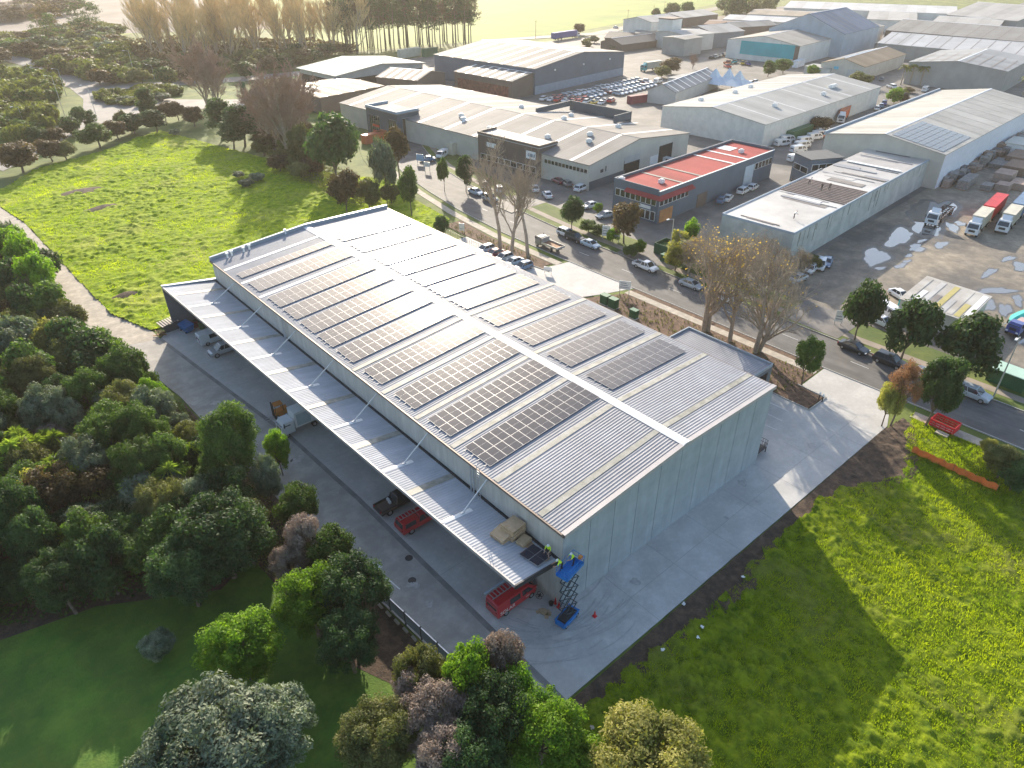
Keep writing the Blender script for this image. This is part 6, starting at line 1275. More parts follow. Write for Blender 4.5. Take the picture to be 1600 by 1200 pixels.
def pose(lean=0, kneel=0, armf=.35, armz=-.25, step=.15):
    z = .93-kneel; sl, cl = math.sin(lean), math.cos(lean); t = lambda h, s=0, f=0: (h*sl+f, s, z+h*cl)
    J = dict(pelvis=(0, 0, z), waist=t(.16), chest=t(.40), neck=t(.56), head=t(.64, 0, .02), crown=t(.76, 0, .03), shl=t(.47, .19), shr=t(.47, -.19), hpl=(0, .09, z-.06), hpr=(0, -.09, z-.06))
    for s, sg in (('l', 1), ('r', -1)):
        S = Vector(J['sh'+s]); J['el'+s] = tuple(S+Vector((armf*.5, sg*.08, armz))); J['wr'+s] = tuple(S+Vector((armf*1.3, sg*.02, armz*1.35)))
        st_ = step*sg; J['kn'+s] = (st_*.7+kneel*.6, sg*.11, .5-kneel*.25); J['an'+s] = (st_-kneel*.1, sg*.11, .09)
    return J
zp = zc(-.7, .9)
person((-.62, 1.35, zc(-.62, 1.35)-.0), R(200), 'worker in yellow top and dark shorts walking on the canopy by the wall', pose(.25, 0, .3, -.3, .28), shorts=True)
person((-1.15, -.9, PZ+.02), R(150), 'worker in hi-vis yellow top bending over the left side of the raised lift platform', pose(.75, .05, .35, -.3, .1))
person((.10, -1.15, PZ+.02), R(160), 'worker in hi-vis yellow top at the right side of the raised lift platform', pose(.45, 0, .35, -.25, .1))
roofers = mat('dark_shirt', (0.12, 0.09, 0.08), .8, var=.1)
for i, (u, v, lab, sh) in enumerate(((1283, 298, 'left of two workers standing on the bare brown section of the roof under repair', roofers), (1295, 298, 'right of two workers standing on the bare brown section of the roof under repair', roofers), (1264, 288, 'worker in pale top kneeling at the blue parapet of the roof under repair', whiteP), (1240, 342, 'worker in pale top near the near edge of the roof under repair', whiteP))):
    x, y = G(u, v, 6.8); person((x, y, 6.85), R(200+40*i), lab, pose(.5 if i > 1 else .15, 0, .3, -.3, .15), hat=False, shirt=sh)
x, y = G(1236, 286); person((x, y, .07), R(120), 'person in dark clothes standing in the lane behind the red roofed building', pose(.05, 0, .05, -.32, .1), hat=False, shirt=trs)
# ============================================================ vegetation
bark = mat('bark', (0.10, 0.075, 0.055), .9, scale=3, c2=(0.20, 0.16, 0.125)); barkG = mat('pale_bark', (0.26, 0.21, 0.165), .9, scale=3, c2=(0.40, 0.33, 0.26))
LM = dict(
 broad=leafmat('leaf_broad', (0.020, 0.042, 0.010), (0.066, 0.105, 0.022)),
 dark=leafmat('leaf_dark', (0.014, 0.032, 0.012), (0.040, 0.072, 0.024)),
 bright=leafmat('leaf_bright', (0.035, 0.085, 0.008), (0.13, 0.20, 0.018), trans=.45),
 grey=leafmat('leaf_grey', (0.022, 0.040, 0.022), (0.135, 0.155, 0.105), trans=.2),
 olive=leafmat('leaf_olive', (0.040, 0.048, 0.016), (0.115, 0.115, 0.042), trans=.3),
 brown=leafmat('leaf_brown', (0.10, 0.078, 0.062), (0.24, 0.19, 0.155), trans=.2, tc=(0.3, 0.22, 0.16)),
 redbrown=leafmat('leaf_redbrown', (0.026, 0.022, 0.012), (0.085, 0.055, 0.028), trans=.3),
 orange=leafmat('leaf_orange', (0.10, 0.055, 0.032), (0.21, 0.12, 0.06), trans=.3, tc=(0.35, 0.18, 0.08)),
 yellow=leafmat('leaf_yellow', (0.08, 0.085, 0.02), (0.26, 0.24, 0.075), trans=.4),
 golden=leafmat('leaf_golden', (0.30, 0.20, 0.04), (0.50, 0.36, 0.06), trans=.5, tc=(0.7, 0.5, 0.08)),
 spike=leafmat('leaf_spike', (0.06, 0.10, 0.02), (0.20, 0.24, 0.05), trans=.35),
 gorse=leafmat('leaf_gorse', (0.04, 0.05, 0.014), (0.13, 0.14, 0.035), trans=.3))
def crown_np(rs, rx, rz, z0, nleaf, ls, nclump=26, shell=.55, crf=.36, aspect=1.7, low=False, taper=0.0):
    """leaf quads on irregular clumps spread through an ellipsoid"""
    c = rs.normal(size=(nclump, 3)); c /= np.linalg.norm(c, axis=1)[:, None]; c *= (shell+(1-shell)*rs.rand(nclump, 1))**.8
    if not low: c[:, 2] = np.where(c[:, 2] < -.55, -c[:, 2]*.6, c[:, 2])
    w = rs.uniform(.55, 1.25, nclump)
    C = c*np.array([rx, rx, rz])*.80; 
    if taper: C[:, :2] *= (1-taper*(C[:, 2:]/rz*.5+.5))
    cr = crf*rx*w
    k = rs.choice(nclump, nleaf, p=w**2/np.sum(w**2)); d = rs.normal(size=(nleaf, 3)); d /= np.linalg.norm(d, axis=1)[:, None]
    rr = cr[k]*(.35+.85*rs.rand(nleaf)**.7); P = C[k]+d*rr[:, None]*np.array([1, 1, .8]); P[:, 2] += z0
    nrm = d+rs.normal(size=(nleaf, 3))*.55+np.array([0, 0, .35]); nrm /= np.linalg.norm(nrm, axis=1)[:, None]
    t = np.cross(nrm, rs.normal(size=(nleaf, 3))); t /= np.linalg.norm(t, axis=1)[:, None]+1e-9; b = np.cross(nrm, t)
    s = ls*rs.uniform(.6, 1.3, nleaf)[:, None]; t = t*s*aspect*.5; b = b*s*.5
    V = np.stack([P-t, P-b*.9+t*.1, P+t, P+b*.9+t*.1], 1).reshape(-1, 3); F = np.arange(nleaf*4).reshape(-1, 4)
    return V, F, C+np.array([0, 0, z0])
def limbs(name, m, parent, rs, C, h0, r0, n=9, fork=.35):
    b = MB(); top = (rs.normal()*.15, rs.normal()*.15, h0)
    b.tube((0, 0, -.1), top, r0, r0*.7, 7)
    idx = rs.choice(len(C), min(n, len(C)), replace=False)
    for i in idx:
        e_ = Vector(C[i]); m_ = Vector(top).lerp(e_, .5)+Vector((rs.normal()*.15, rs.normal()*.15, .2))
        b.tube(top, m_, r0*.45, r0*.28, 5); b.tube(m_, e_, r0*.28, r0*.08, 4)
    return b.build(name, m, parent)
_T = {}
def proto_tree(kind, var=0, far=False, near=False, low=False):
    key = (kind, var, far, near, low)
    if key in _T: return _T[key]
    rs = np.random.RandomState(abs(hash_(kind))*7+var*13+5); e = None
    S = dict(broad=(3, 3, 4.2, 5200, .34, 30, .36, 1.5), dark=(3, 3, 3.6, 5600, .33, 34, .34, 1.5), bright=(3, 2.8, 3.8, 5200, .32, 32, .34, 1.5), grey=(3, 2.6, 3.4, 6000, .26, 38, .30, 2.2),
             olive=(3, 2.6, 3.2, 7000, .20, 40, .30, 2.6), brown=(3, 2.5, 3.2, 6500, .16, 40, .30, 3.6), redbrown=(3, 2.6, 3.8, 5000, .30, 28, .36, 1.5), orange=(3, 2.4, 4.2, 2200, .24, 26, .34, 1.5), yellow=(3, 2.5, 3.4, 6500, .24, 36, .32, 2.2),
             golden=(3, 2.5, 4, 1500, .25, 26, .34, 1.5), gorse=(3, 2.2, 2.0, 4000, .30, 34, .32, 1.8), conifer=(2.2, 5, 5.6, 5000, .34, 40, .42, 1.5))[kind]
    rx, rz, z0, nl, ls, nc, crf, asp = S
    if far: nl = int(nl*.34); ls *= 1.75
    if near == 1: nl = int(nl*2.8); ls *= .56; nc = int(nc*1.9); crf *= .72
    if near == 2: nl = int(nl*5.5); ls *= .36; nc = int(nc*3.2); crf *= .56
    V, F, C = crown_np(rs, rx, rz, z0, nl, ls, nc, crf=crf, aspect=asp, low=low, taper=.55 if kind == 'conifer' else 0)
    V[:, 2] = np.maximum(V[:, 2], .05)
    cm = np_mesh('crown', V, F, LM['dark' if kind == 'conifer' else kind]); tm_ = limbs('trunk', bark, None, rs, C, max(.6, z0-rz*.75), .17, 10)
    R_ = (cm.data, tm_.data); bpy.data.objects.remove(cm); bpy.data.objects.remove(tm_); _T[key] = R_; return R_
def hash_(s): return sum(ord(c)*(i+1) for i, c in enumerate(s)) % 997
ADJ = dict(broad='mid-green broadleaf', dark='dark green dense', bright='bright lime-green', grey='silvery grey-leaved', olive='olive-brown fine-leaved', brown='dry pinkish-brown', redbrown='dark reddish-brown', orange='orange-leaved', yellow='pale yellow-green', golden='golden-leaved', gorse='low olive-green', conifer='dark conical')
_tr = random.Random(77)
def tree(kind, x, y, s, label, cat='tree', group=None, far=False, sz=None, z=-.02, var=None, name=None, near=None):
    if near is None: near = 0 if far or math.hypot(x-CAM[0], y-CAM[1]) > 100 else (2 if s > 1.05 else 1)
    cm, tm_ = proto_tree(kind, _tr.randrange(2) if var is None else var, far, near, cat in ('shrub', 'bush'))
    nk = dict(broad='broadleaf', dark='evergreen', bright='lime_green', grey='silver_leaved', olive='fine_leaved', brown='dry_twiggy', redbrown='brown_leaved', orange='orange_leaved', yellow='feathery', gorse='gorse', conifer='conifer').get(kind, 'leafy')
    name = name or nk+('_shrub' if cat == 'shrub' else '_bush' if cat == 'bush' else '_tree')
    e = empty(name, (x, y, z), _tr.uniform(0, 6.28), label, cat, group)
    e.scale = (s, s, sz or s)
    for nm, me in (('crown', cm), ('trunk', tm_)):
        o = bpy.data.objects.new(nm, me); col.objects.link(o); o.parent = e
    return e
def treeC(kind, u, v, hc, rad, label, tall=1.0, **k):
    """crown centre seen at (u, v) at height hc, crown radius rad"""
    x, y = G(u, v, hc); s = rad/3.0; z0 = dict(broad=4.2, dark=3.6, bright=3.8, grey=3.4, olive=3.2, brown=3.2, redbrown=3.8, orange=4.2, yellow=3.4, golden=4, gorse=2, conifer=5.6)[kind]
    return tree(kind, x, y, s, label, sz=hc/z0 if hc else None, **k)
# ---- named near trees
treeC('broad', 358, 690, 7.5, 3.7, 'tall mid-green tree rising alone at the drive edge beside the white box truck', var=0)
treeC('bright', 484, 935, 5.2, 3.3, 'bright lime-topped round tree, right one of the pair above the lawn')
treeC('bright', 376, 1008, 4.6, 3.8, 'bright lime-topped round tree, left and larger of the pair above the lawn', var=1)
treeC('dark', 550, 925, 5.2, 4.0, 'dark green dense tree at the head of the panel fence'); treeC('dark', 545, 1000, 4.4, 3.2, 'dark green tree shading the leaf litter below the panel fence head')
treeC('dark', 345, 835, 6.0, 5.2, 'very large dark ivy-covered tree in the centre of the bush below the tall tree'); treeC('dark', 290, 890, 5, 4, 'dark dense tree left of the large ivy-covered one')
treeC('brown', 478, 845, 4.6, 2.3, 'dry pinkish-brown shrub right of the large dark tree, higher of two', cat='shrub'); treeC('brown', 452, 880, 3.6, 2.0, 'dry pinkish-brown shrub below the other dry one right of the large dark tree', cat='shrub')
treeC('broad', 465, 790, 4.4, 2.4, 'leafy green tree leaning over the drive below the manhole covers'); treeC('broad', 515, 860, 4.4, 2.5, 'leafy green tree at the drive edge left of the white arrow')
treeC('bright', 432, 700, 4.2, 1.6, 'small yellow-green shrub at the drive edge right of the tall tree', cat='shrub'); treeC('grey', 415, 745, 4, 2.0, 'grey-green shrub at the drive edge below the tall tree', cat='shrub')
treeC('grey', 246, 1005, 1.7, 1.7, 'small grey-brown shrub alone on the shaded lawn', cat='shrub')
treeC('grey', 350, 1150, 5.2, 6.0, 'big silvery grey-leaved tree at the bottom edge left of centre', var=0); treeC('grey', 430, 1140, 4.5, 3.6, 'silvery grey-leaved tree joined to the right of the big one at the bottom edge'); treeC('grey', 270, 1190, 4, 3.6, 'silvery grey-leaved tree at the bottom edge left of the big one')
treeC('olive', 590, 1150, 4.3, 3.6, 'olive-green feathery tree at the bottom, left end of the lower clump')
treeC('brown', 682, 1120, 4.6, 3.7, 'large dry pinkish-grey tree in the middle of the lower clump'); treeC('brown', 700, 1185, 4.4, 3.2, 'dry pinkish-grey tree at the bottom edge below the larger dry one')
treeC('olive', 655, 1055, 4.2, 2.4, 'pale olive tree at the top left of the lower clump'); treeC('brown', 645, 1085, 4.0, 1.9, 'small dry twiggy shrub under the pale olive tree of the lower clump')
treeC('bright', 730, 1060, 5.6, 2.4, 'bright green tree at the top of the lower clump beside the drive'); treeC('brown', 785, 1035, 5.0, 2.1, 'dry pinkish shrub at the top right of the lower clump')
treeC('dark', 775, 1120, 5.0, 3.6, 'dark green tree in the right middle of the lower clump'); treeC('bright', 850, 1140, 5.0, 3.6, 'bright green glossy tree at the right end of the lower clump', var=1)
treeC('bright', 790, 1090, 4.6, 2.6, 'green leafy tree between the dry pinkish shrub and the right end of the lower clump'); treeC('dark', 740, 1190, 4.5, 3.2, 'dark green tree at the bottom edge right of the dry pinkish trees')
treeC('yellow', 1015, 1190, 4.6, 5.0, 'pale yellow-green feathery tree alone at the bottom edge'); treeC('bright', 905, 1195, 3.2, 2.6, 'green tree at the bottom edge between bright glossy tree and pale feathery one')
# ---- bush left of the drive
rg = random.Random(21); cell = 3.2; BUSH = []
ORD = ['zeroth', 'first', 'second', 'third', 'fourth', 'fifth', 'sixth', 'seventh', 'eighth', 'ninth', 'tenth', 'eleventh', 'twelfth', 'thirteenth', 'fourteenth', 'fifteenth', 'sixteenth', 'seventeenth', 'eighteenth', 'nineteenth', 'twentieth']
def ordn(n): return ORD[n] if n < 21 else ('twenty-'+ORD[n-20] if n < 30 else 'thirtieth' if n == 30 else 'thirty-'+ORD[n-30] if n < 40 else 'fortieth' if n == 40 else 'forty-'+ORD[n-40] if n < 50 else 'fiftieth' if n == 50 else 'fifty-'+ORD[n-50] if n < 60 else 'sixtieth' if n == 60 else 'sixty-'+ORD[n-60] if n < 70 else 'seventieth' if n == 70 else 'seventy-'+ORD[n-70] if n < 80 else 'eightieth' if n == 80 else 'eighty-'+ORD[n-80])
kinds = ['dark']*5+['broad']*4+['grey']*7+['olive']*7+['brown']*2+['bright']*1+['redbrown']*2+['yellow']
def in_poly(x, y, P):
    r = False; n = len(P)
    for i in range(n):
        x1, y1 = P[i]; x2, y2 = P[(i+1) % n]
        if (y1 > y) != (y2 > y) and x < (x2-x1)*(y-y1)/(y2-y1)+x1: r = not r
    return r
bushP = [(-18.6, 118), (-22, 95), (-20, 84), (-18.5, 72), (-17.2, 58), (-17.0, 40), (-16.6, 26), (-22, 24), (-28, 27), (-38, 31), (-60, 40), (-64, 130), (-40, 160), (-26, 150)]
def zone(u, v): return ('left edge' if u < 110 else 'middle' if u < 250 else 'right side')+' of the '+('upper bush' if v < 560 else 'central bush' if v < 800 else 'lower bush')
yy = 24.0
while yy < 150:
    xx = -64.0
    while xx < -15:
        x = xx+rg.uniform(-1.3, 1.3); y = yy+rg.uniform(-1.3, 1.3)
        if in_poly(x, y, bushP):
            d = Vector((x-CAM[0], y-CAM[1], 3-CAM[2])); dep = d.dot(Vector(_fw)); u = 800+F_PX*d.dot(Vector(_rt2))/dep; v = 600-F_PX*d.dot(Vector(_up2))/dep
            if -90 < u < 560 and 330 < v < 1120:
                k = rg.choice(kinds) if v < 840 else rg.choice(['dark', 'dark', 'broad', 'dark', 'olive'])
                if v < 520: k = rg.choice(['dark', 'broad', 'olive', 'grey', 'redbrown', 'bright'])
                s = rg.uniform(.65, 1.15) if k not in ('brown',) else rg.uniform(.45, .75)
                if x > -19.5: s *= .82
                BUSH.append((k, int((v-330)//70), u, s)); BUSH[-1] += (tree(k, x, y, s, '', 'shrub' if s < .85 else 'tree', '%s plants in the bush left of the drive' % ADJ[k], sz=s*rg.uniform(1.0, 1.55)),)
        xx += cell
    yy += cell
for kk in set(b[0] for b in BUSH):
    for bb in range(13):
        L2 = sorted([b for b in BUSH if b[0] == kk and b[1] == bb], key=lambda b: b[2])
        for i, b in enumerate(L2): b[4]['label'] = '%s %s, %s of its kind from left, %s band down left bush' % (ADJ[kk], 'shrub' if b[3] < .85 else 'tree', ordn(i+1), ordn(bb+1))
# leafy undergrowth that closes the gaps between the bushes
def undergrowth(poly, n, ls, hmax, lm, seed, world=True):
    rs = np.random.RandomState(seed); P = poly if world else [G(*q) for q in poly]; xs = [p[0] for p in P]; ys = [p[1] for p in P]
    X = rs.uniform(min(xs), max(xs), n*3); Y = rs.uniform(min(ys), max(ys), n*3); k = inside(X, Y, P); X = X[k][:n]; Y = Y[k][:n]; n = len(X); sc = ls*9
    H = (vnoise(X, Y, sc, seed)**1.3*.7+vnoise(X, Y, sc*.4, seed+1)*.3)*hmax; Z = H*(.75+.25*rs.rand(n)); C = np.stack([X, Y, Z], 1)
    t = rs.normal(size=(n, 3)); t /= np.linalg.norm(t, axis=1)[:, None]; q = np.cross(t, rs.normal(size=(n, 3))); q /= np.linalg.norm(q, axis=1)[:, None]; s_ = ls*rs.uniform(.6, 1.3, n)[:, None]
    V = np.stack([C-t*s_*.8, C+q*s_*.45, C+t*s_*.8, C-q*s_*.45], 1).reshape(-1, 3); o = np_mesh('undergrowth_leaves', V, np.arange(n*4).reshape(-1, 4), lm); o['kind'] = 'stuff'; return o
undergrowth(bushP, 75000, .26, 3.0, LM['broad'], 61); undergrowth([(-17.0, 60), (-15.4, 60), (-14.8, 40), (-13.7, 14), (-16, 10), (-20, 24)], 9000, .16, .9, LM['olive'], 62)
undergrowth([(-30, 112), (60, 112), (94, 128), (84, 152), (-30, 158)], 16000, .55, 4.5, LM['gorse'], 63, False); undergrowth([(-30, 150), (40, 150), (78, 165), (78, 190), (40, 212), (-30, 214)], 18000, .5, 4.5, LM['gorse'], 64, False)
undergrowth([(110, 85), (180, 60), (210, 80), (212, 118), (180, 124), (110, 108), (50, 100), (60, 85)], 20000, .7, 5, LM['gorse'], 65, False); undergrowth([(-10, 60), (70, 50), (130, 35), (190, 45), (190, 70), (100, 90), (-10, 88)], 16000, 1.0, 5, LM['olive'], 66, False)
undergrowth([(200, 70), (330, 62), (450, 66), (560, 72), (560, 84), (430, 104), (300, 118), (215, 118)], 22000, .8, 5, LM['redbrown'], 67, False); undergrowth([(395, 200), (440, 170), (475, 190), (540, 280), (600, 320), (540, 325), (450, 268), (405, 235)], 14000, .3, 2.2, LM['olive'], 68, False)
undergrowth([(145, 148), (215, 138), (270, 132), (280, 150), (212, 160), (150, 160)], 9000, .5, 2.4, LM['gorse'], 69, False)
# cabbage trees: heads of sword leaves
def spiky_mesh(seed, heads=5, L=1.0, n=60, wd=.10):
    rs = np.random.RandomState(seed); V = []; F = []; H = []
    for h in range(heads):
        c = np.array([rs.normal()*.9, rs.normal()*.9, 3.6+rs.rand()*1.4]) if heads > 1 else np.array([0, 0, 0]); H.append(c)
        for i in range(n):
            th = rs.rand()*6.28; el = rs.uniform(-.25, 1.45); d = np.array([math.cos(th)*math.cos(el), math.sin(th)*math.cos(el), math.sin(el)]); l = L*rs.uniform(.8, 1.15)
            sd_ = np.cross(d, [0, 0, 1]); sd_ /= np.linalg.norm(sd_)+1e-6; tip = c+d*l; tip[2] -= l*l*.25; mid = c+d*l*.55; b = len(V)
            V += [c-sd_*wd*.3, c+sd_*wd*.3, mid+sd_*wd*.5, tip, mid-sd_*wd*.5]; F.append((b, b+1, b+2, b+3, b+4))
    return V, F, H
def cabbage(x, y, seed, label, s=1.0, m=None):
    e = empty('cabbage_tree', (x, y, 0), _tr.uniform(0, 6), label, 'tree'); V, F, H = spiky_mesh(seed, 5, 1.15, 90, .11)
    mb = MB(); mb.add(V, F); mb.build('leaves', m or LM['spike'], e); t = MB(); t.tube((0, 0, 0), (0, 0, 2.6), .2, .15, 6)
    for h in H: t.tube((0, 0, 2.5), tuple(h), .11, .07, 5)
    t.build('trunk', bark, e); e.scale = (s, s, s); return e
for i, (u, v, s) in enumerate(((105, 715, 1.5), (235, 735, 1.3), (130, 745, 1.1), (45, 672, 1.2), (8, 695, 1.3), (155, 690, .9), (60, 830, 1.0), (268, 700, 1.0), (355, 640, .8))):
    x, y = G(u, v, 5.5*s); cabbage(x, y, i, ('spiky yellow-green cabbage tree, largest in the left middle of the bush', 'spiky cabbage tree with round head, right of the largest one', 'spiky cabbage tree just below the largest one', 'pale spiky cabbage tree in the upper left of the central bush', 'spiky cabbage tree at the left picture edge', 'small spiky cabbage tree right above the largest one', 'spiky cabbage tree low at the left of the bush', 'small spiky cabbage tree left of the tall green tree', 'small spiky plant beside the tall green tree')[i], s)
# ---- street trees
treeC('broad', 1265, 556, 5.0, 2.1, 'small round dark green tree on the bark bed by the driveway', tall=1); treeC('dark', 1351, 480, 6.2, 2.9, 'round green street tree, first of three in front of the patchy-roofed shed'); treeC('dark', 1425, 512, 5.8, 3.4, 'round green street tree, middle of three in front of the patchy-roofed shed', var=1)
treeC('dark', 1523, 540, 5.6, 4.2, 'widest round green street tree, right of three beside the silver wagon'); treeC('dark', 1470, 605, 6.2, 2.9, 'dark green tree with split trunk beside the reddish-topped tree')
treeC('orange', 1415, 600, 6.6, 2.4, 'sparse reddish-orange tree at the corner of the driveway'); treeC('yellow', 1392, 625, 4.2, 1.7, 'small pale yellow-green tree under the reddish-orange one')
treeC('olive', 1570, 720, 2.6, 2.6, 'olive bush at the right picture edge beyond the orange barrier', cat='shrub'); treeC('dark', 1590, 740, 2.6, 2.2, 'dark green bush at the far right beside the olive bush', cat='shrub'); treeC('yellow', 1548, 700, 1.6, 1.4, 'small yellow-green bush above the end of the orange barrier', cat='shrub')
treeC('broad', 640, 293, 6.8, 2.5, 'small street tree with round dark crown nearest the far end of the warehouse'); treeC('broad', 693, 268, 5, 1.5, 'slim small green tree by the white sign across the street'); treeC('dark', 727, 268, 5, 2.3, 'dark green tree right of the slim one across the street', var=1)
treeC('grey', 598, 256, 8, 3.4, 'grey-green tree left of the small street tree behind the warehouse end'); treeC('redbrown', 620, 230, 8, 3.6, 'round brownish-green tree beside the orange containers'); treeC('olive', 575, 300, 4, 3.4, 'olive scrub between the grey-green tree and the warehouse end', cat='shrub')
treeC('redbrown', 536, 295, 6.5, 3.8, 'dark reddish-brown rounded tree below the big dome-shaped tree'); treeC('olive', 610, 300, 3, 2.6, 'olive scrub under the small street tree', cat='shrub'); treeC('olive', 470, 222, 7, 4, 'brown scrub left of the dome-shaped tree', cat='shrub')
for (u, v, hc, r, var) in ((520, 225, 10.5, 6.6, 0),):
    x, y = G(u, v, hc); tree('dark', x, y, r/3, 'big dome-shaped dark green tree at the corner of the field by the factory', sz=hc/3.6, var=0); 
treeC('dark', 895, 330, 4.6, 2.5, 'round green tree opposite the warehouse entrance beside the white suv'); treeC('redbrown', 978, 342, 5.4, 3.6, 'wide dark reddish-brown tree in front of the red roofed building')
for i, (u, v, r, k) in enumerate(((920, 345, 2.0, 'broad'), (938, 352, 1.9, 'broad'), (958, 360, 1.6, 'bright'), (987, 385, 1.5, 'broad'), (934, 318, 1.2, 'bright'), (1000, 378, 1.3, 'bright'))):
    treeC(k, u, v+6, 1.7, r, ('hedge shrub right of the round tree', 'hedge shrub below the white sedan', 'light green hedge shrub behind the tall white sign', 'shrub under the reddish-brown tree', 'small upright shrub at the corner of the red roofed building', 'small light shrub right of the two white signs')[i], cat='shrub')
treeC('dark', 690, 350, 2.6, 1.7, 'small dark shrubby tree at the far corner of the warehouse parking', cat='shrub')
# hedge line along the far edge of the left field
for i, (u, v, hc, r, k) in enumerate(((25, 240, 5, 6.0, 'redbrown'), (75, 232, 3.6, 4.0, 'redbrown'), (98, 232, 3, 3.2, 'olive'), (60, 212, 3.4, 3.2, 'dark'), (84, 210, 3.2, 3.4, 'redbrown'), (108, 195, 3.6, 3.4, 'dark'), (130, 182, 4, 3.6, 'dark'), (150, 208, 4.2, 5.2, 'broad'), (180, 200, 3.4, 3.6, 'redbrown'), (205, 190, 3.6, 4.4, 'dark'), (188, 183, 3, 2.6, 'olive'), (255, 172, 3.6, 3.4, 'redbrown'), (275, 170, 3.8, 3.4, 'redbrown'), (300, 178, 4, 3.6, 'redbrown'), (272, 206, 1.2, 1.8, 'grey'), (385, 285, 1.2, 2.0, 'grey'), (400, 276, 1.3, 2.2, 'grey'), (372, 272, 1.0, 1.6, 'grey'))):
    treeC(k, u, v, hc, r, '%s bush, number %s from left in the hedge beyond the left field' % (ADJ[k], ('one', 'two', 'three', 'four', 'five', 'six', 'seven', 'eight', 'nine', 'ten', 'eleven', 'twelve', 'thirteen', 'fourteen')[i]) if i < 14 else ('low silvery clump below the far hedge of the left field', 'low silvery clump in the upper right of the left field', 'low silvery clump beside the upper right one in the field', 'smallest low silvery clump in the upper right of the field')[i-14], cat='bush', far=False, group='hedge bushes beyond the left field' if i < 14 else None)
for (u, v, hc, r, lab) in ((228, 158, 7, 3.6, 'tall dark conical tree in the hedge line beside the junction'), (240, 185, 4.5, 4.0, 'broad dark conical tree under the tall one in the hedge line'), (340, 178, 7.5, 4.4, 'dark conical tree beside the tall brown bare tree'), (375, 188, 7.5, 5.0, 'wide dark conical tree right of the one beside the tall bare tree'), (360, 205, 5, 4.0, 'dark conical bush below the two dark conical trees')):
    x, y = G(u, v, hc); tree('conifer', x, y, r/2.2, lab, sz=hc/5.6)
# scattered shrub masses across the far left
def scatter(kindsx, poly, n, r0, r1, hc, label, group, cat='shrub', seed=1, far=True):
    rg = random.Random(seed); us = [p[0] for p in poly]; vs = [p[1] for p in poly]; k = 0; t = 0; made = []
    while k < n and t < n*40:
        t += 1; u = rg.uniform(min(us), max(us)); v = rg.uniform(min(vs), max(vs))
        if not in_poly(u, v, poly): continue
        kk = rg.choice(kindsx); r = rg.uniform(r0, r1); made.append((kk, u, treeC(kk, u, v, hc*rg.uniform(.8, 1.3), r, 'x', cat=cat, group=ADJ[kk]+' '+group, far=far))); k += 1
    for kk in set(m_[0] for m_ in made):
        for i, m_ in enumerate(sorted([q for q in made if q[0] == kk], key=lambda q: q[1])): m_[2]['label'] = '%s %s, %s such from left' % (ADJ[kk].replace(' fine-leaved', '').replace('silvery grey-leaved', 'silvery').replace('mid-green broadleaf', 'leafy green').replace('dark reddish-brown', 'reddish-brown'), label, ordn(i+1))
scatter(['gorse', 'gorse', 'broad', 'gorse'], [(-30, 112), (60, 112), (94, 128), (84, 152), (-30, 158)], 46, 3.2, 4.8, 2.6, 'bush in the upper left edge block', 'bushes of the upper left block', seed=2)
scatter(['gorse', 'gorse', 'broad', 'gorse'], [(-30, 150), (40, 150), (78, 165), (78, 190), (40, 212), (-30, 214)], 50, 3.0, 4.4, 2.6, 'bush in the lower left edge block', 'bushes of the lower left block', seed=3)
scatter(['gorse', 'grey', 'gorse'], [(145, 148), (215, 138), (270, 132), (280, 150), (212, 160), (150, 160)], 34, 2.6, 4.0, 1.4, 'low shrub on the road island', 'low shrubs on the island between the roads', seed=4)
scatter(['gorse', 'gorse', 'broad', 'redbrown', 'olive'], [(110, 85), (180, 60), (210, 80), (212, 118), (180, 124), (110, 108), (50, 100), (60, 85)], 60, 4, 6.5, 3.2, 'shrub in the scrub beyond the road bend', 'shrubs of the scrub beyond the road bend', seed=5)
scatter(['olive', 'redbrown', 'broad', 'grey'], [(-10, 60), (70, 50), (130, 35), (190, 45), (190, 70), (100, 90), (-10, 88)], 50, 5, 8, 3.6, 'shrub in the far scrub at the upper left', 'shrubs of the far upper left scrub', seed=6)
scatter(['redbrown', 'dark', 'olive'], [(210, 100), (290, 90), (400, 80), (545, 72), (545, 86), (400, 104), (300, 122), (215, 122)], 52, 4, 6, 3.4, 'bush along the foot of the bare wood', 'bushes along the foot of the bare wood', seed=7)
scatter(['redbrown', 'olive'], [(395, 200), (440, 170), (475, 190), (500, 260), (450, 268), (405, 235)], 20, 2.4, 4.2, 3.0, 'scrub bush left of the dome-shaped tree', 'scrub bushes left of the dome-shaped tree', seed=8, far=False)
scatter(['redbrown', 'olive', 'brown'], [(-20, 8), (60, -4), (110, 2), (130, 14), (20, 22), (-20, 24)], 22, 9, 15, 5, 'bush in the top left wood', 'bushes of the hazy top left wood', seed=9)
scatter(['dark', 'broad', 'olive'], [(1118, 0), (1165, -4), (1230, 6), (1200, 12), (1140, 14), (1118, 10)], 22, 6, 9, 7, 'tree in the wood behind the factory', 'trees of the dense wood at the top', cat='tree', seed=10)
scatter(['olive', 'grey', 'broad'], [(915, 55), (985, 70), (980, 78), (915, 72)], 10, 2.4, 3.6, 2, 'shrub by the road near the purple trailer', 'shrubs beside the road by the purple trailer', seed=11)
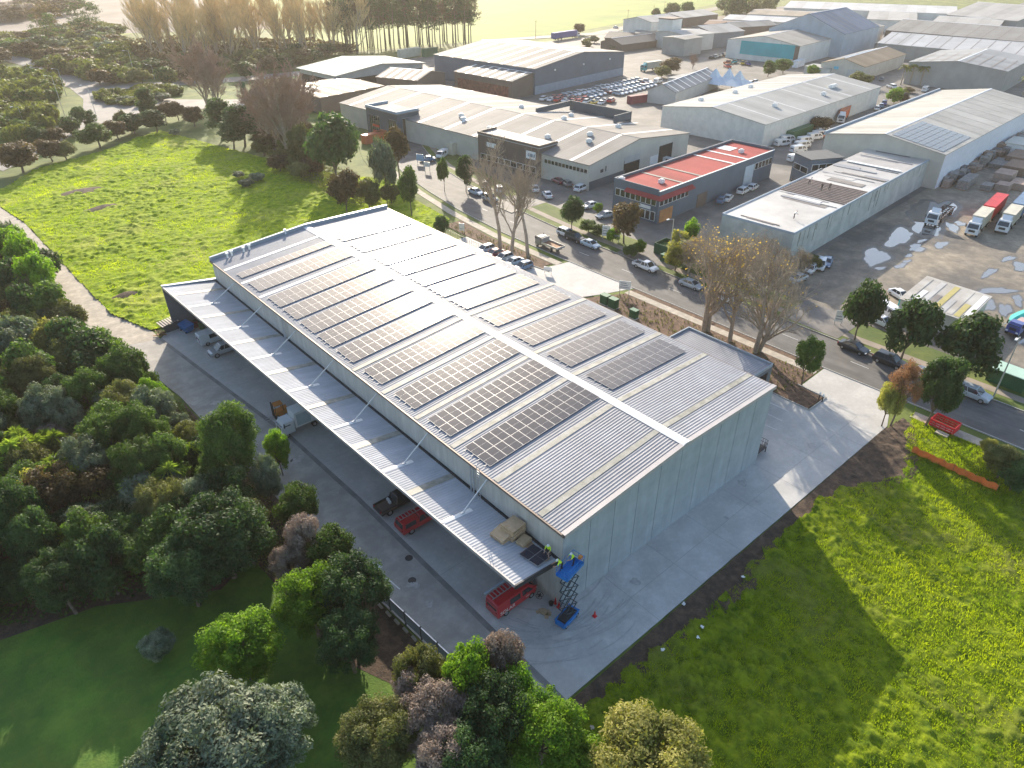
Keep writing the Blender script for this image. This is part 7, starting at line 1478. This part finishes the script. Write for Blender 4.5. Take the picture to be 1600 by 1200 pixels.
for i, (u, v, hc, r, k) in enumerate(((905, 43, 4, 4.5, 'redbrown'), (1051, 14, 6, 6, 'dark'), (1075, 12, 6, 5, 'dark'), (1026, 20, 4, 3.6, 'dark'), (1048, 100, 4, 5, 'redbrown'), (1035, 110, 3, 4, 'olive'), (1226, 100, 4, 4, 'broad'), (1202, 105, 4, 3.6, 'broad'), (1273, 108, 3, 3, 'bright'), (1345, 122, 3.5, 5, 'olive'), (1400, 148, 3, 3.5, 'bright'), (1410, 152, 2, 3, 'redbrown'), (1418, 140, 1.2, 3, 'maroon' if 0 else 'redbrown'), (1118, 125, 3, 3, 'broad'), (1285, 192, 3, 4, 'redbrown'))):
    treeC(k, u, v, hc, r, ('dark round bush beside the purple trailer truck', 'large dark round tree on the pasture edge, left of two', 'large dark round tree on the pasture edge, right of two', 'small dark bush on the pasture edge behind the factory', 'brown-green tree right of the teal-cabbed truck', 'olive bush under the brown-green tree', 'green bush at the teal shed corner', 'green bush left of the one at the teal shed corner', 'bright shrub before the cream shed lean-to', 'olive shrubs below the cream shed', 'bright green shrub on the lawn strip', 'reddish hedge shrub on the lawn strip', 'reddish hedge shrub behind the lawn strip', 'green bush between the narrow shed and the tents', 'reddish shrub behind the orange car')[i], cat='bush', far=False)
# palms
def palm(u, v, h, label, s=1.0, group=None):
    x, y = G(u, v); e = empty('palm_tree', (x, y, .06), _tr.uniform(0, 6), label, 'palm', group)
    rs = np.random.RandomState(int(u)); V = []; F = []
    for i in range(22):
        th = i*6.283/22+rs.rand()*.2; el = rs.uniform(.0, 1.1); L = 3.2*s
        pts = [np.array([math.cos(th)*math.cos(el)*t*L, math.sin(th)*math.cos(el)*t*L, h+math.sin(el)*t*L-1.9*t*t*s]) for t in (0, .35, .7, 1)]
        sd_ = np.array([-math.sin(th), math.cos(th), 0]); b = len(V); ws = (.08, .5, .45, .08)
        for p, w_ in zip(pts, ws): V += [p-sd_*w_*s+np.array([0, 0, -.15]), p, p+sd_*w_*s+np.array([0, 0, -.15])]
        for k in range(3): F += [(b+3*k, b+3*k+1, b+3*k+4, b+3*k+3), (b+3*k+1, b+3*k+2, b+3*k+5, b+3*k+4)]
    MB().add(V, F).build('fronds', leafmat('leaf_palm', (0.05, 0.07, 0.02), (0.17, 0.16, 0.05)), e); MB().tube((0, 0, 0), (0, 0, h), .28, .2, 7).build('trunk', barkG, e)
for i, (u, v) in enumerate(((1407, 133), (1421, 132), (1437, 134), (1484, 136), (1497, 138), (1508, 139), (1521, 136), (1597, 150), (1404, 158))):
    palm(u, v, 7 if i < 8 else 4, ('palm at the left end of the left palm group', 'middle palm of the left palm group', 'palm at the right end of the left palm group', 'first palm from the left in the right palm group', 'second palm from the left in the right palm group', 'third palm from the left in the right palm group', 'tallest palm at the right end of the right palm group', 'palm at the right picture edge beside the grey-walled shed', 'short palm on the lawn strip beside the white suv')[i])
# ---- bare trees
def bare_mesh(seed, H=16, r0=.32, spread=.45, levels=4, nb=(9, 6, 5, 5), up=.75, trunk=.22, twig=.014, multi=1):
    rs = np.random.RandomState(seed); segs = []
    def grow(p, d, L, r, lv):
        n = 3 if lv < 2 else 2; q = p; dd = d
        pts = [q]
        for i in range(n):
            dd = dd+rs.normal(size=3)*.09+np.array([0, 0, .06]); dd /= np.linalg.norm(dd); q2 = q+dd*L/n; r2 = r*(1-(i+1)/n*.55)
            segs.append((q, q2, r*(1-i/n*.55), r2, lv)); q = q2; pts.append(q)
        if lv >= levels: return
        for k in range(nb[lv]):
            t = rs.uniform(trunk if lv == 0 else .25, 1.0); idx = min(n-1, int(t*n)); base = pts[idx]+(pts[idx+1]-pts[idx])*(t*n-idx)
            a = rs.normal(size=3); a -= a.dot(dd)*dd; a /= np.linalg.norm(a)+1e-9; nd = dd*up+a*spread*rs.uniform(.7, 1.3)+np.array([0, 0, .12]); nd /= np.linalg.norm(nd)
            grow(base, nd, L*rs.uniform(.42, .68)*(1.1-.35*t), max(twig, r*(1-t*.5)*.5), lv+1)
    for k in range(multi):
        d = np.array([rs.normal()*.12, rs.normal()*.12, 1]); grow(np.array([rs.normal()*.2*(multi > 1), rs.normal()*.2*(multi > 1), -.1]), d/np.linalg.norm(d), H*.62, r0, 0)
    def mesh(sel, ns):
        A = np.array([s[0] for s in sel]); B = np.array([s[1] for s in sel]); ra = np.array([s[2] for s in sel]); rb = np.array([s[3] for s in sel]); N = len(sel)
        d = B-A; d /= np.linalg.norm(d, axis=1)[:, None]+1e-9; a = np.cross(d, np.array([.3, .5, .8])); a /= np.linalg.norm(a, axis=1)[:, None]+1e-9; b = np.cross(d, a)
        V = np.zeros((N, 2*ns, 3))
        for i in range(ns):
            c, s_ = math.cos(6.283*i/ns), math.sin(6.283*i/ns); V[:, i] = A+(a*c+b*s_)*ra[:, None]; V[:, ns+i] = B+(a*c+b*s_)*rb[:, None]
        o = (np.arange(N)*2*ns)[:, None]; F = np.concatenate([o+np.array([[i, (i+1) % ns, ns+(i+1) % ns, ns+i]]) for i in range(ns)], 0)
        return V.reshape(-1, 3), F
    big = [s for s in segs if s[4] <= 1]; small = [s for s in segs if s[4] > 1]
    return mesh(big, 6), mesh(small, 3), np.array([s[1] for s in small])
_B = {}
def bare(key, **k):
    if key in _B: return _B[key]
    (V1, F1), (V2, F2), tips = bare_mesh(**k); a = np_mesh('trunk', V1, F1, barkG, smooth=True); b = np_mesh('twigs', V2, F2, k2mat.get(key, twigM))
    r = (a.data, b.data, tips); bpy.data.objects.remove(a); bpy.data.objects.remove(b); _B[key] = r; return r
twigM = mat('twig', (0.34, 0.28, 0.21), .9, var=.15); twigR = mat('twig_brown', (0.30, 0.20, 0.15), .9, var=.15); twigG = mat('twig_golden', (0.60, 0.45, 0.22), .9, var=.2)
k2mat = {'pop': twigG, 'far': twigR}
def baretree(key, x, y, s, label, leaves=0, group=None, sz=None, lm='golden', z=0.0, ls=.2, lc=(.0, 1.0), **k):
    a, b, tips = bare(key, **k); e = empty('bare_tree', (x, y, z), _tr.uniform(0, 6.28), label, 'tree', group); e.scale = (s, s, sz or s)
    for nm, me in (('trunk', a), ('twigs', b)):
        o = bpy.data.objects.new(nm, me); col.objects.link(o); o.parent = e
    if leaves:
        rs = np.random.RandomState(int(abs(x*10)) % 9999); T = tips[rs.choice(len(tips), leaves)]; cc = T[rs.randint(leaves)] 
        P = T+rs.normal(size=(leaves, 3))*.15; t = rs.normal(size=(leaves, 3)); t /= np.linalg.norm(t, axis=1)[:, None]; q = np.cross(t, rs.normal(size=(leaves, 3))); q /= np.linalg.norm(q, axis=1)[:, None]
        V = np.stack([P-t*ls*.5, P+q*ls*.4, P+t*ls*.5, P-q*ls*.4], 1).reshape(-1, 3); np_mesh('leaves', V, np.arange(leaves*4).reshape(-1, 4), LM[lm], e)
    return e
for i, (u, v, h) in enumerate(((782, 393, 20), (799, 399, 18), (825, 402, 18.5))):
    x, y = G(u, v); baretree('plane%d' % i, x, y, h/13.2, ('tall bare tree nearest the far end of the warehouse, left of three', 'tall slim bare tree, middle of three beside the street', 'tall bare tree with wide crown, right of three beside the street')[i], seed=31+i, H=16, r0=.30, nb=(10, 7, 5, 4), spread=.46, trunk=.30)
for i, (u, v, h, lv) in enumerate(((1100, 517, 17.5, 450), (1140, 534, 15.5, 220), (1182, 550, 17, 120))):
    x, y = G(u, v); baretree('ylw%d' % i, x, y, h/11.8, ('bare tree with scattered yellow leaves, left of three by the annex', 'slimmer bare tree with few yellow leaves, middle of three by the annex', 'widest bare tree, right of three by the annex')[i], leaves=lv, seed=51+i, H=14, r0=.30, nb=(12, 7, 5, 4), spread=.62, trunk=.16, multi=2 if i != 1 else 1)
for i, (u, v, h, lv, lab) in enumerate(((1075, 430, 9, 500, 'bare bushy tree with yellow leaves behind the white pickup'), (1150, 430, 9, 300, 'bare tangled tree at the near corner of the stained concrete building'), (1200, 425, 8.5, 0, 'brown bare tree against the end wall of the stained concrete building'), (1250, 432, 6.5, 200, 'small bare bush with dry leaves beside the silver car'), (1110, 440, 9, 400, 'bare tree with yellow tips between the pickup and the tangled tree'), (1180, 445, 8.5, 100, 'brown tangled bare tree at the street edge before the concrete building'), (1225, 445, 7.5, 50, 'brown bare tree left of the small bush at the gravel entrance'))):
    x, y = G(u, v); baretree('scrub%d' % (i % 3), x, y, h/9, lab, leaves=lv, seed=70+i % 3, H=9, r0=.16, nb=(10, 7, 5, 4), spread=.7, trunk=.08, multi=3)
for i, (u, v, r) in enumerate(((1058, 405, 2.6), (1075, 402, 2.6), (1062, 385, 2.0))): treeC('yellow', u, v-8, 3.4, r, ('yellow-green bush right of the green bin enclosure', 'yellow-green bush under the bare bushy tree', 'small yellow-green bush above the bin enclosure')[i], cat='bush')
treeC('olive', 1272, 408, 1.6, 2.0, 'olive hedge at the foot of the stained concrete building corner', cat='shrub'); treeC('bright', 1080, 366, 4, 2.0, 'green-yellow bush by the driveway of the red roofed building', cat='bush')
for i, (u, v, h, lab) in enumerate(((325, 168, 24, 'tall wide brown bare tree beside the left road'), (343, 172, 19, 'brown bare tree joined to the right of the tall wide one'), (430, 238, 22, 'tall bare tree left of the dome-shaped tree, nearest it'), (450, 250, 26, 'tallest bare tree behind the field corner'), (470, 230, 20, 'bare tree touching the dome-shaped tree on its left'), (405, 215, 17, 'bare tree at the field edge left of the tallest bare tree'), (478, 200, 17, 'bare tree before the tan-roofed shed'), (1215, 92, 11, 'brown bare tree before the teal fronted shed'), (1082, 108, 7, 'sparse orange-brown bare tree beside the marquee tents'))):
    x, y = G(u, v); baretree('far', x, y, h/18, lab, seed=91, H=18, r0=.34, nb=(10, 7, 5, 4), spread=.55, trunk=.15, twig=.04, multi=3)
# golden bare poplars and the pine row behind the estate
rg = random.Random(14)
def rowscatter(n, poly, fn):
    us = [p[0] for p in poly]; vs = [p[1] for p in poly]; k = 0
    while k < n:
        u = rg.uniform(min(us), max(us)); v = rg.uniform(min(vs), max(vs))
        if in_poly(u, v, poly): fn(k, u, v); k += 1
POPS = []
def pop(k, u, v):
    x, y = G(u, v); POPS.append((u, baretree('pop', x, y, rg.uniform(1.15, 1.6), 'golden-brown bare tree in the wood behind the scrub, %s part' % ('left' if u < 330 else 'middle' if u < 440 else 'right'), group='golden bare trees of the wood, %s part' % ('left' if u < 330 else 'middle' if u < 440 else 'right'), seed=95, H=22, r0=.3, nb=(16, 8, 5), levels=3, spread=.30, trunk=.12, twig=.045, up=.95)))
rowscatter(72, [(200, 66), (330, 60), (450, 62), (570, 70), (570, 84), (430, 96), (300, 104), (215, 92)], pop)
for i, p_ in enumerate(sorted(POPS, key=lambda q: q[0])): p_[1]['label'] = 'golden-brown bare tree, %s from the left in the wood behind the scrub' % ordn(i+1); p_[1]['group'] = 'golden bare trees of the wood'
_P = {}
def pinemesh(v_):
    if v_ in _P: return _P[v_]
    rs = np.random.RandomState(200+v_); H = 21; b = MB(); b.tube((0, 0, -.2), (rs.normal()*.3, rs.normal()*.3, H), .28, .08, 6)
    C = []
    for i in range(22):
        z = H*rs.uniform(.42, 1.0); a = rs.rand()*6.28; r = (1.25-z/H)*rs.uniform(3.0, 6.5)+.4; p = (math.cos(a)*r, math.sin(a)*r, z+.5); b.tube((0, 0, z-.6), p, .07, .03, 4); C.append(p)
    V = []; n = 1100; k = rs.randint(0, len(C), n); Cn = np.array(C)[k]; P = Cn+rs.normal(size=(n, 3))*np.array([.95, .95, .5]); t = rs.normal(size=(n, 3))*np.array([1, 1, .4]); t /= np.linalg.norm(t, axis=1)[:, None]; q = np.cross(t, rs.normal(size=(n, 3))); q /= np.linalg.norm(q, axis=1)[:, None]
    V = np.stack([P-t*.4, P+q*.2, P+t*.4, P-q*.2], 1).reshape(-1, 3); c = np_mesh('crown', V, np.arange(n*4).reshape(-1, 4), LM['redbrown'] if v_ == 2 else LM['dark']); t_ = b.build('trunk', bark)
    r = (c.data, t_.data); bpy.data.objects.remove(c); bpy.data.objects.remove(t_); _P[v_] = r; return r
def pine(u, v, s, label, group):
    x, y = G(u, v); c, t_ = pinemesh(rg.randrange(3)); e = empty('pine_tree', (x, y, -.1), rg.uniform(0, 6), label, 'pine', group); e.scale = (s, s, s)
    for nm, me in (('crown', c), ('trunk', t_)): o = bpy.data.objects.new(nm, me); col.objects.link(o); o.parent = e
for k in range(62):
    t = k/61; u = 530+t*208+rg.uniform(-5, 5); v = 78-t*10+rg.uniform(-6, 5); pine(u, v, rg.uniform(1.1, 1.35), 'tall pine, %s from the left in the row along the pasture' % ordn(k+1), 'pines of the row behind the estate')
for i, (u, v, s) in enumerate(((70, 78, .8), (84, 76, 1.05), (100, 72, 1.0), (125, 66, .95), (148, 62, 1), (158, 60, .9), (92, 84, .9), (75, 66, .9))): pine(u, v, s, 'dark pine over the far left scrub, %s of the eight planted' % ordn(i+1), 'dark pines over the far left scrub')
# low plants in the bark beds: countless small tufts
def tufts(name, label, pts, m, s0, s1, seed):
    rs = np.random.RandomState(seed); V = []; F = []
    for (x, y, z) in pts:
        for i in range(7):
            th = rs.rand()*6.28; l = rs.uniform(s0, s1); d = np.array([math.cos(th)*.5, math.sin(th)*.5, .85]); sd_ = np.array([-math.sin(th), math.cos(th), 0])*.05; b = len(V); p = np.array([x, y, z])
            V += [p-sd_, p+sd_, p+d*l]; F.append((b, b+1, b+2))
    return np_mesh(name, np.array(V), np.array(F), m)
rg = random.Random(6); pts = []
while len(pts) < 700:
    x, y = rg.uniform(46, 60), rg.uniform(5, 92)
    if (48.9 < x < 57.4 and 6 < y < 43) or (53.8 < x < 56.5 and 64 < y < 91) or (34 < x < 47 and 24 < y < 45): pts.append((x, y, .05))
tufts('bed_plants', '', pts, LM['olive'], .25, .55, 3)['kind'] = 'stuff'
# standing grass in the two rough fields
def grass_stuff(poly, n, seed, lm, hmin, hmax, wd, z):
    rs = np.random.RandomState(seed); xs = [p[0] for p in poly]; ys = [p[1] for p in poly]; X = rs.uniform(min(xs), max(xs), n*3); Y = rs.uniform(min(ys), max(ys), n*3); k = inside(X, Y, poly); X = X[k][:n]; Y = Y[k][:n]; n = len(X)
    dens = vnoise(X, Y, 2.2, seed)*.6+vnoise(X, Y, .8, seed+1)*.4; k = dens > .15; X, Y, dens = X[k], Y[k], dens[k]; n = len(X)
    th = rs.rand(n)*6.28; h = rs.uniform(hmin, hmax, n)*(.7+.5*dens); L = np.stack([np.cos(th), np.sin(th), np.zeros(n)], 1)*wd*.5; P = np.stack([X, Y, np.full(n, z)], 1); D = np.stack([rs.normal(size=n)*.3, rs.normal(size=n)*.3, np.ones(n)], 1)*h[:, None]
    V = np.stack([P-L, P+L, P+D], 1).reshape(-1, 3); o = np_mesh('tall_grass', V, np.arange(n*3).reshape(-1, 3), lm); o['kind'] = 'stuff'; return o
gl = leafmat('blade', (0.05, 0.09, 0.004), (0.21, 0.23, 0.008), scale=.12, trans=.62, rough=.7)
grass_stuff(fRb, 230000, 5, gl, .18, .42, .075, .06); grass_stuff(fL, 110000, 9, gl, .15, .42, .15, .02)
# ============================================================ haze
hz = MB().box(-900+5, -690, -1.2, 2590, 2790, 57.5).build('haze', []) ; hz['kind'] = 'stuff'
hm = bpy.data.materials.new('haze_air'); hm.use_nodes = True; n = hm.node_tree; n.nodes.remove(n.nodes['Principled BSDF'])
pv = n.nodes.new('ShaderNodeVolumePrincipled'); pv.inputs['Density'].default_value = 0.00014; pv.inputs['Color'].default_value = (1, .93, .82, 1); pv.inputs['Anisotropy'].default_value = .35
n.links.new(pv.outputs[0], n.nodes['Material Output'].inputs['Volume']); hz.data.materials.append(hm)
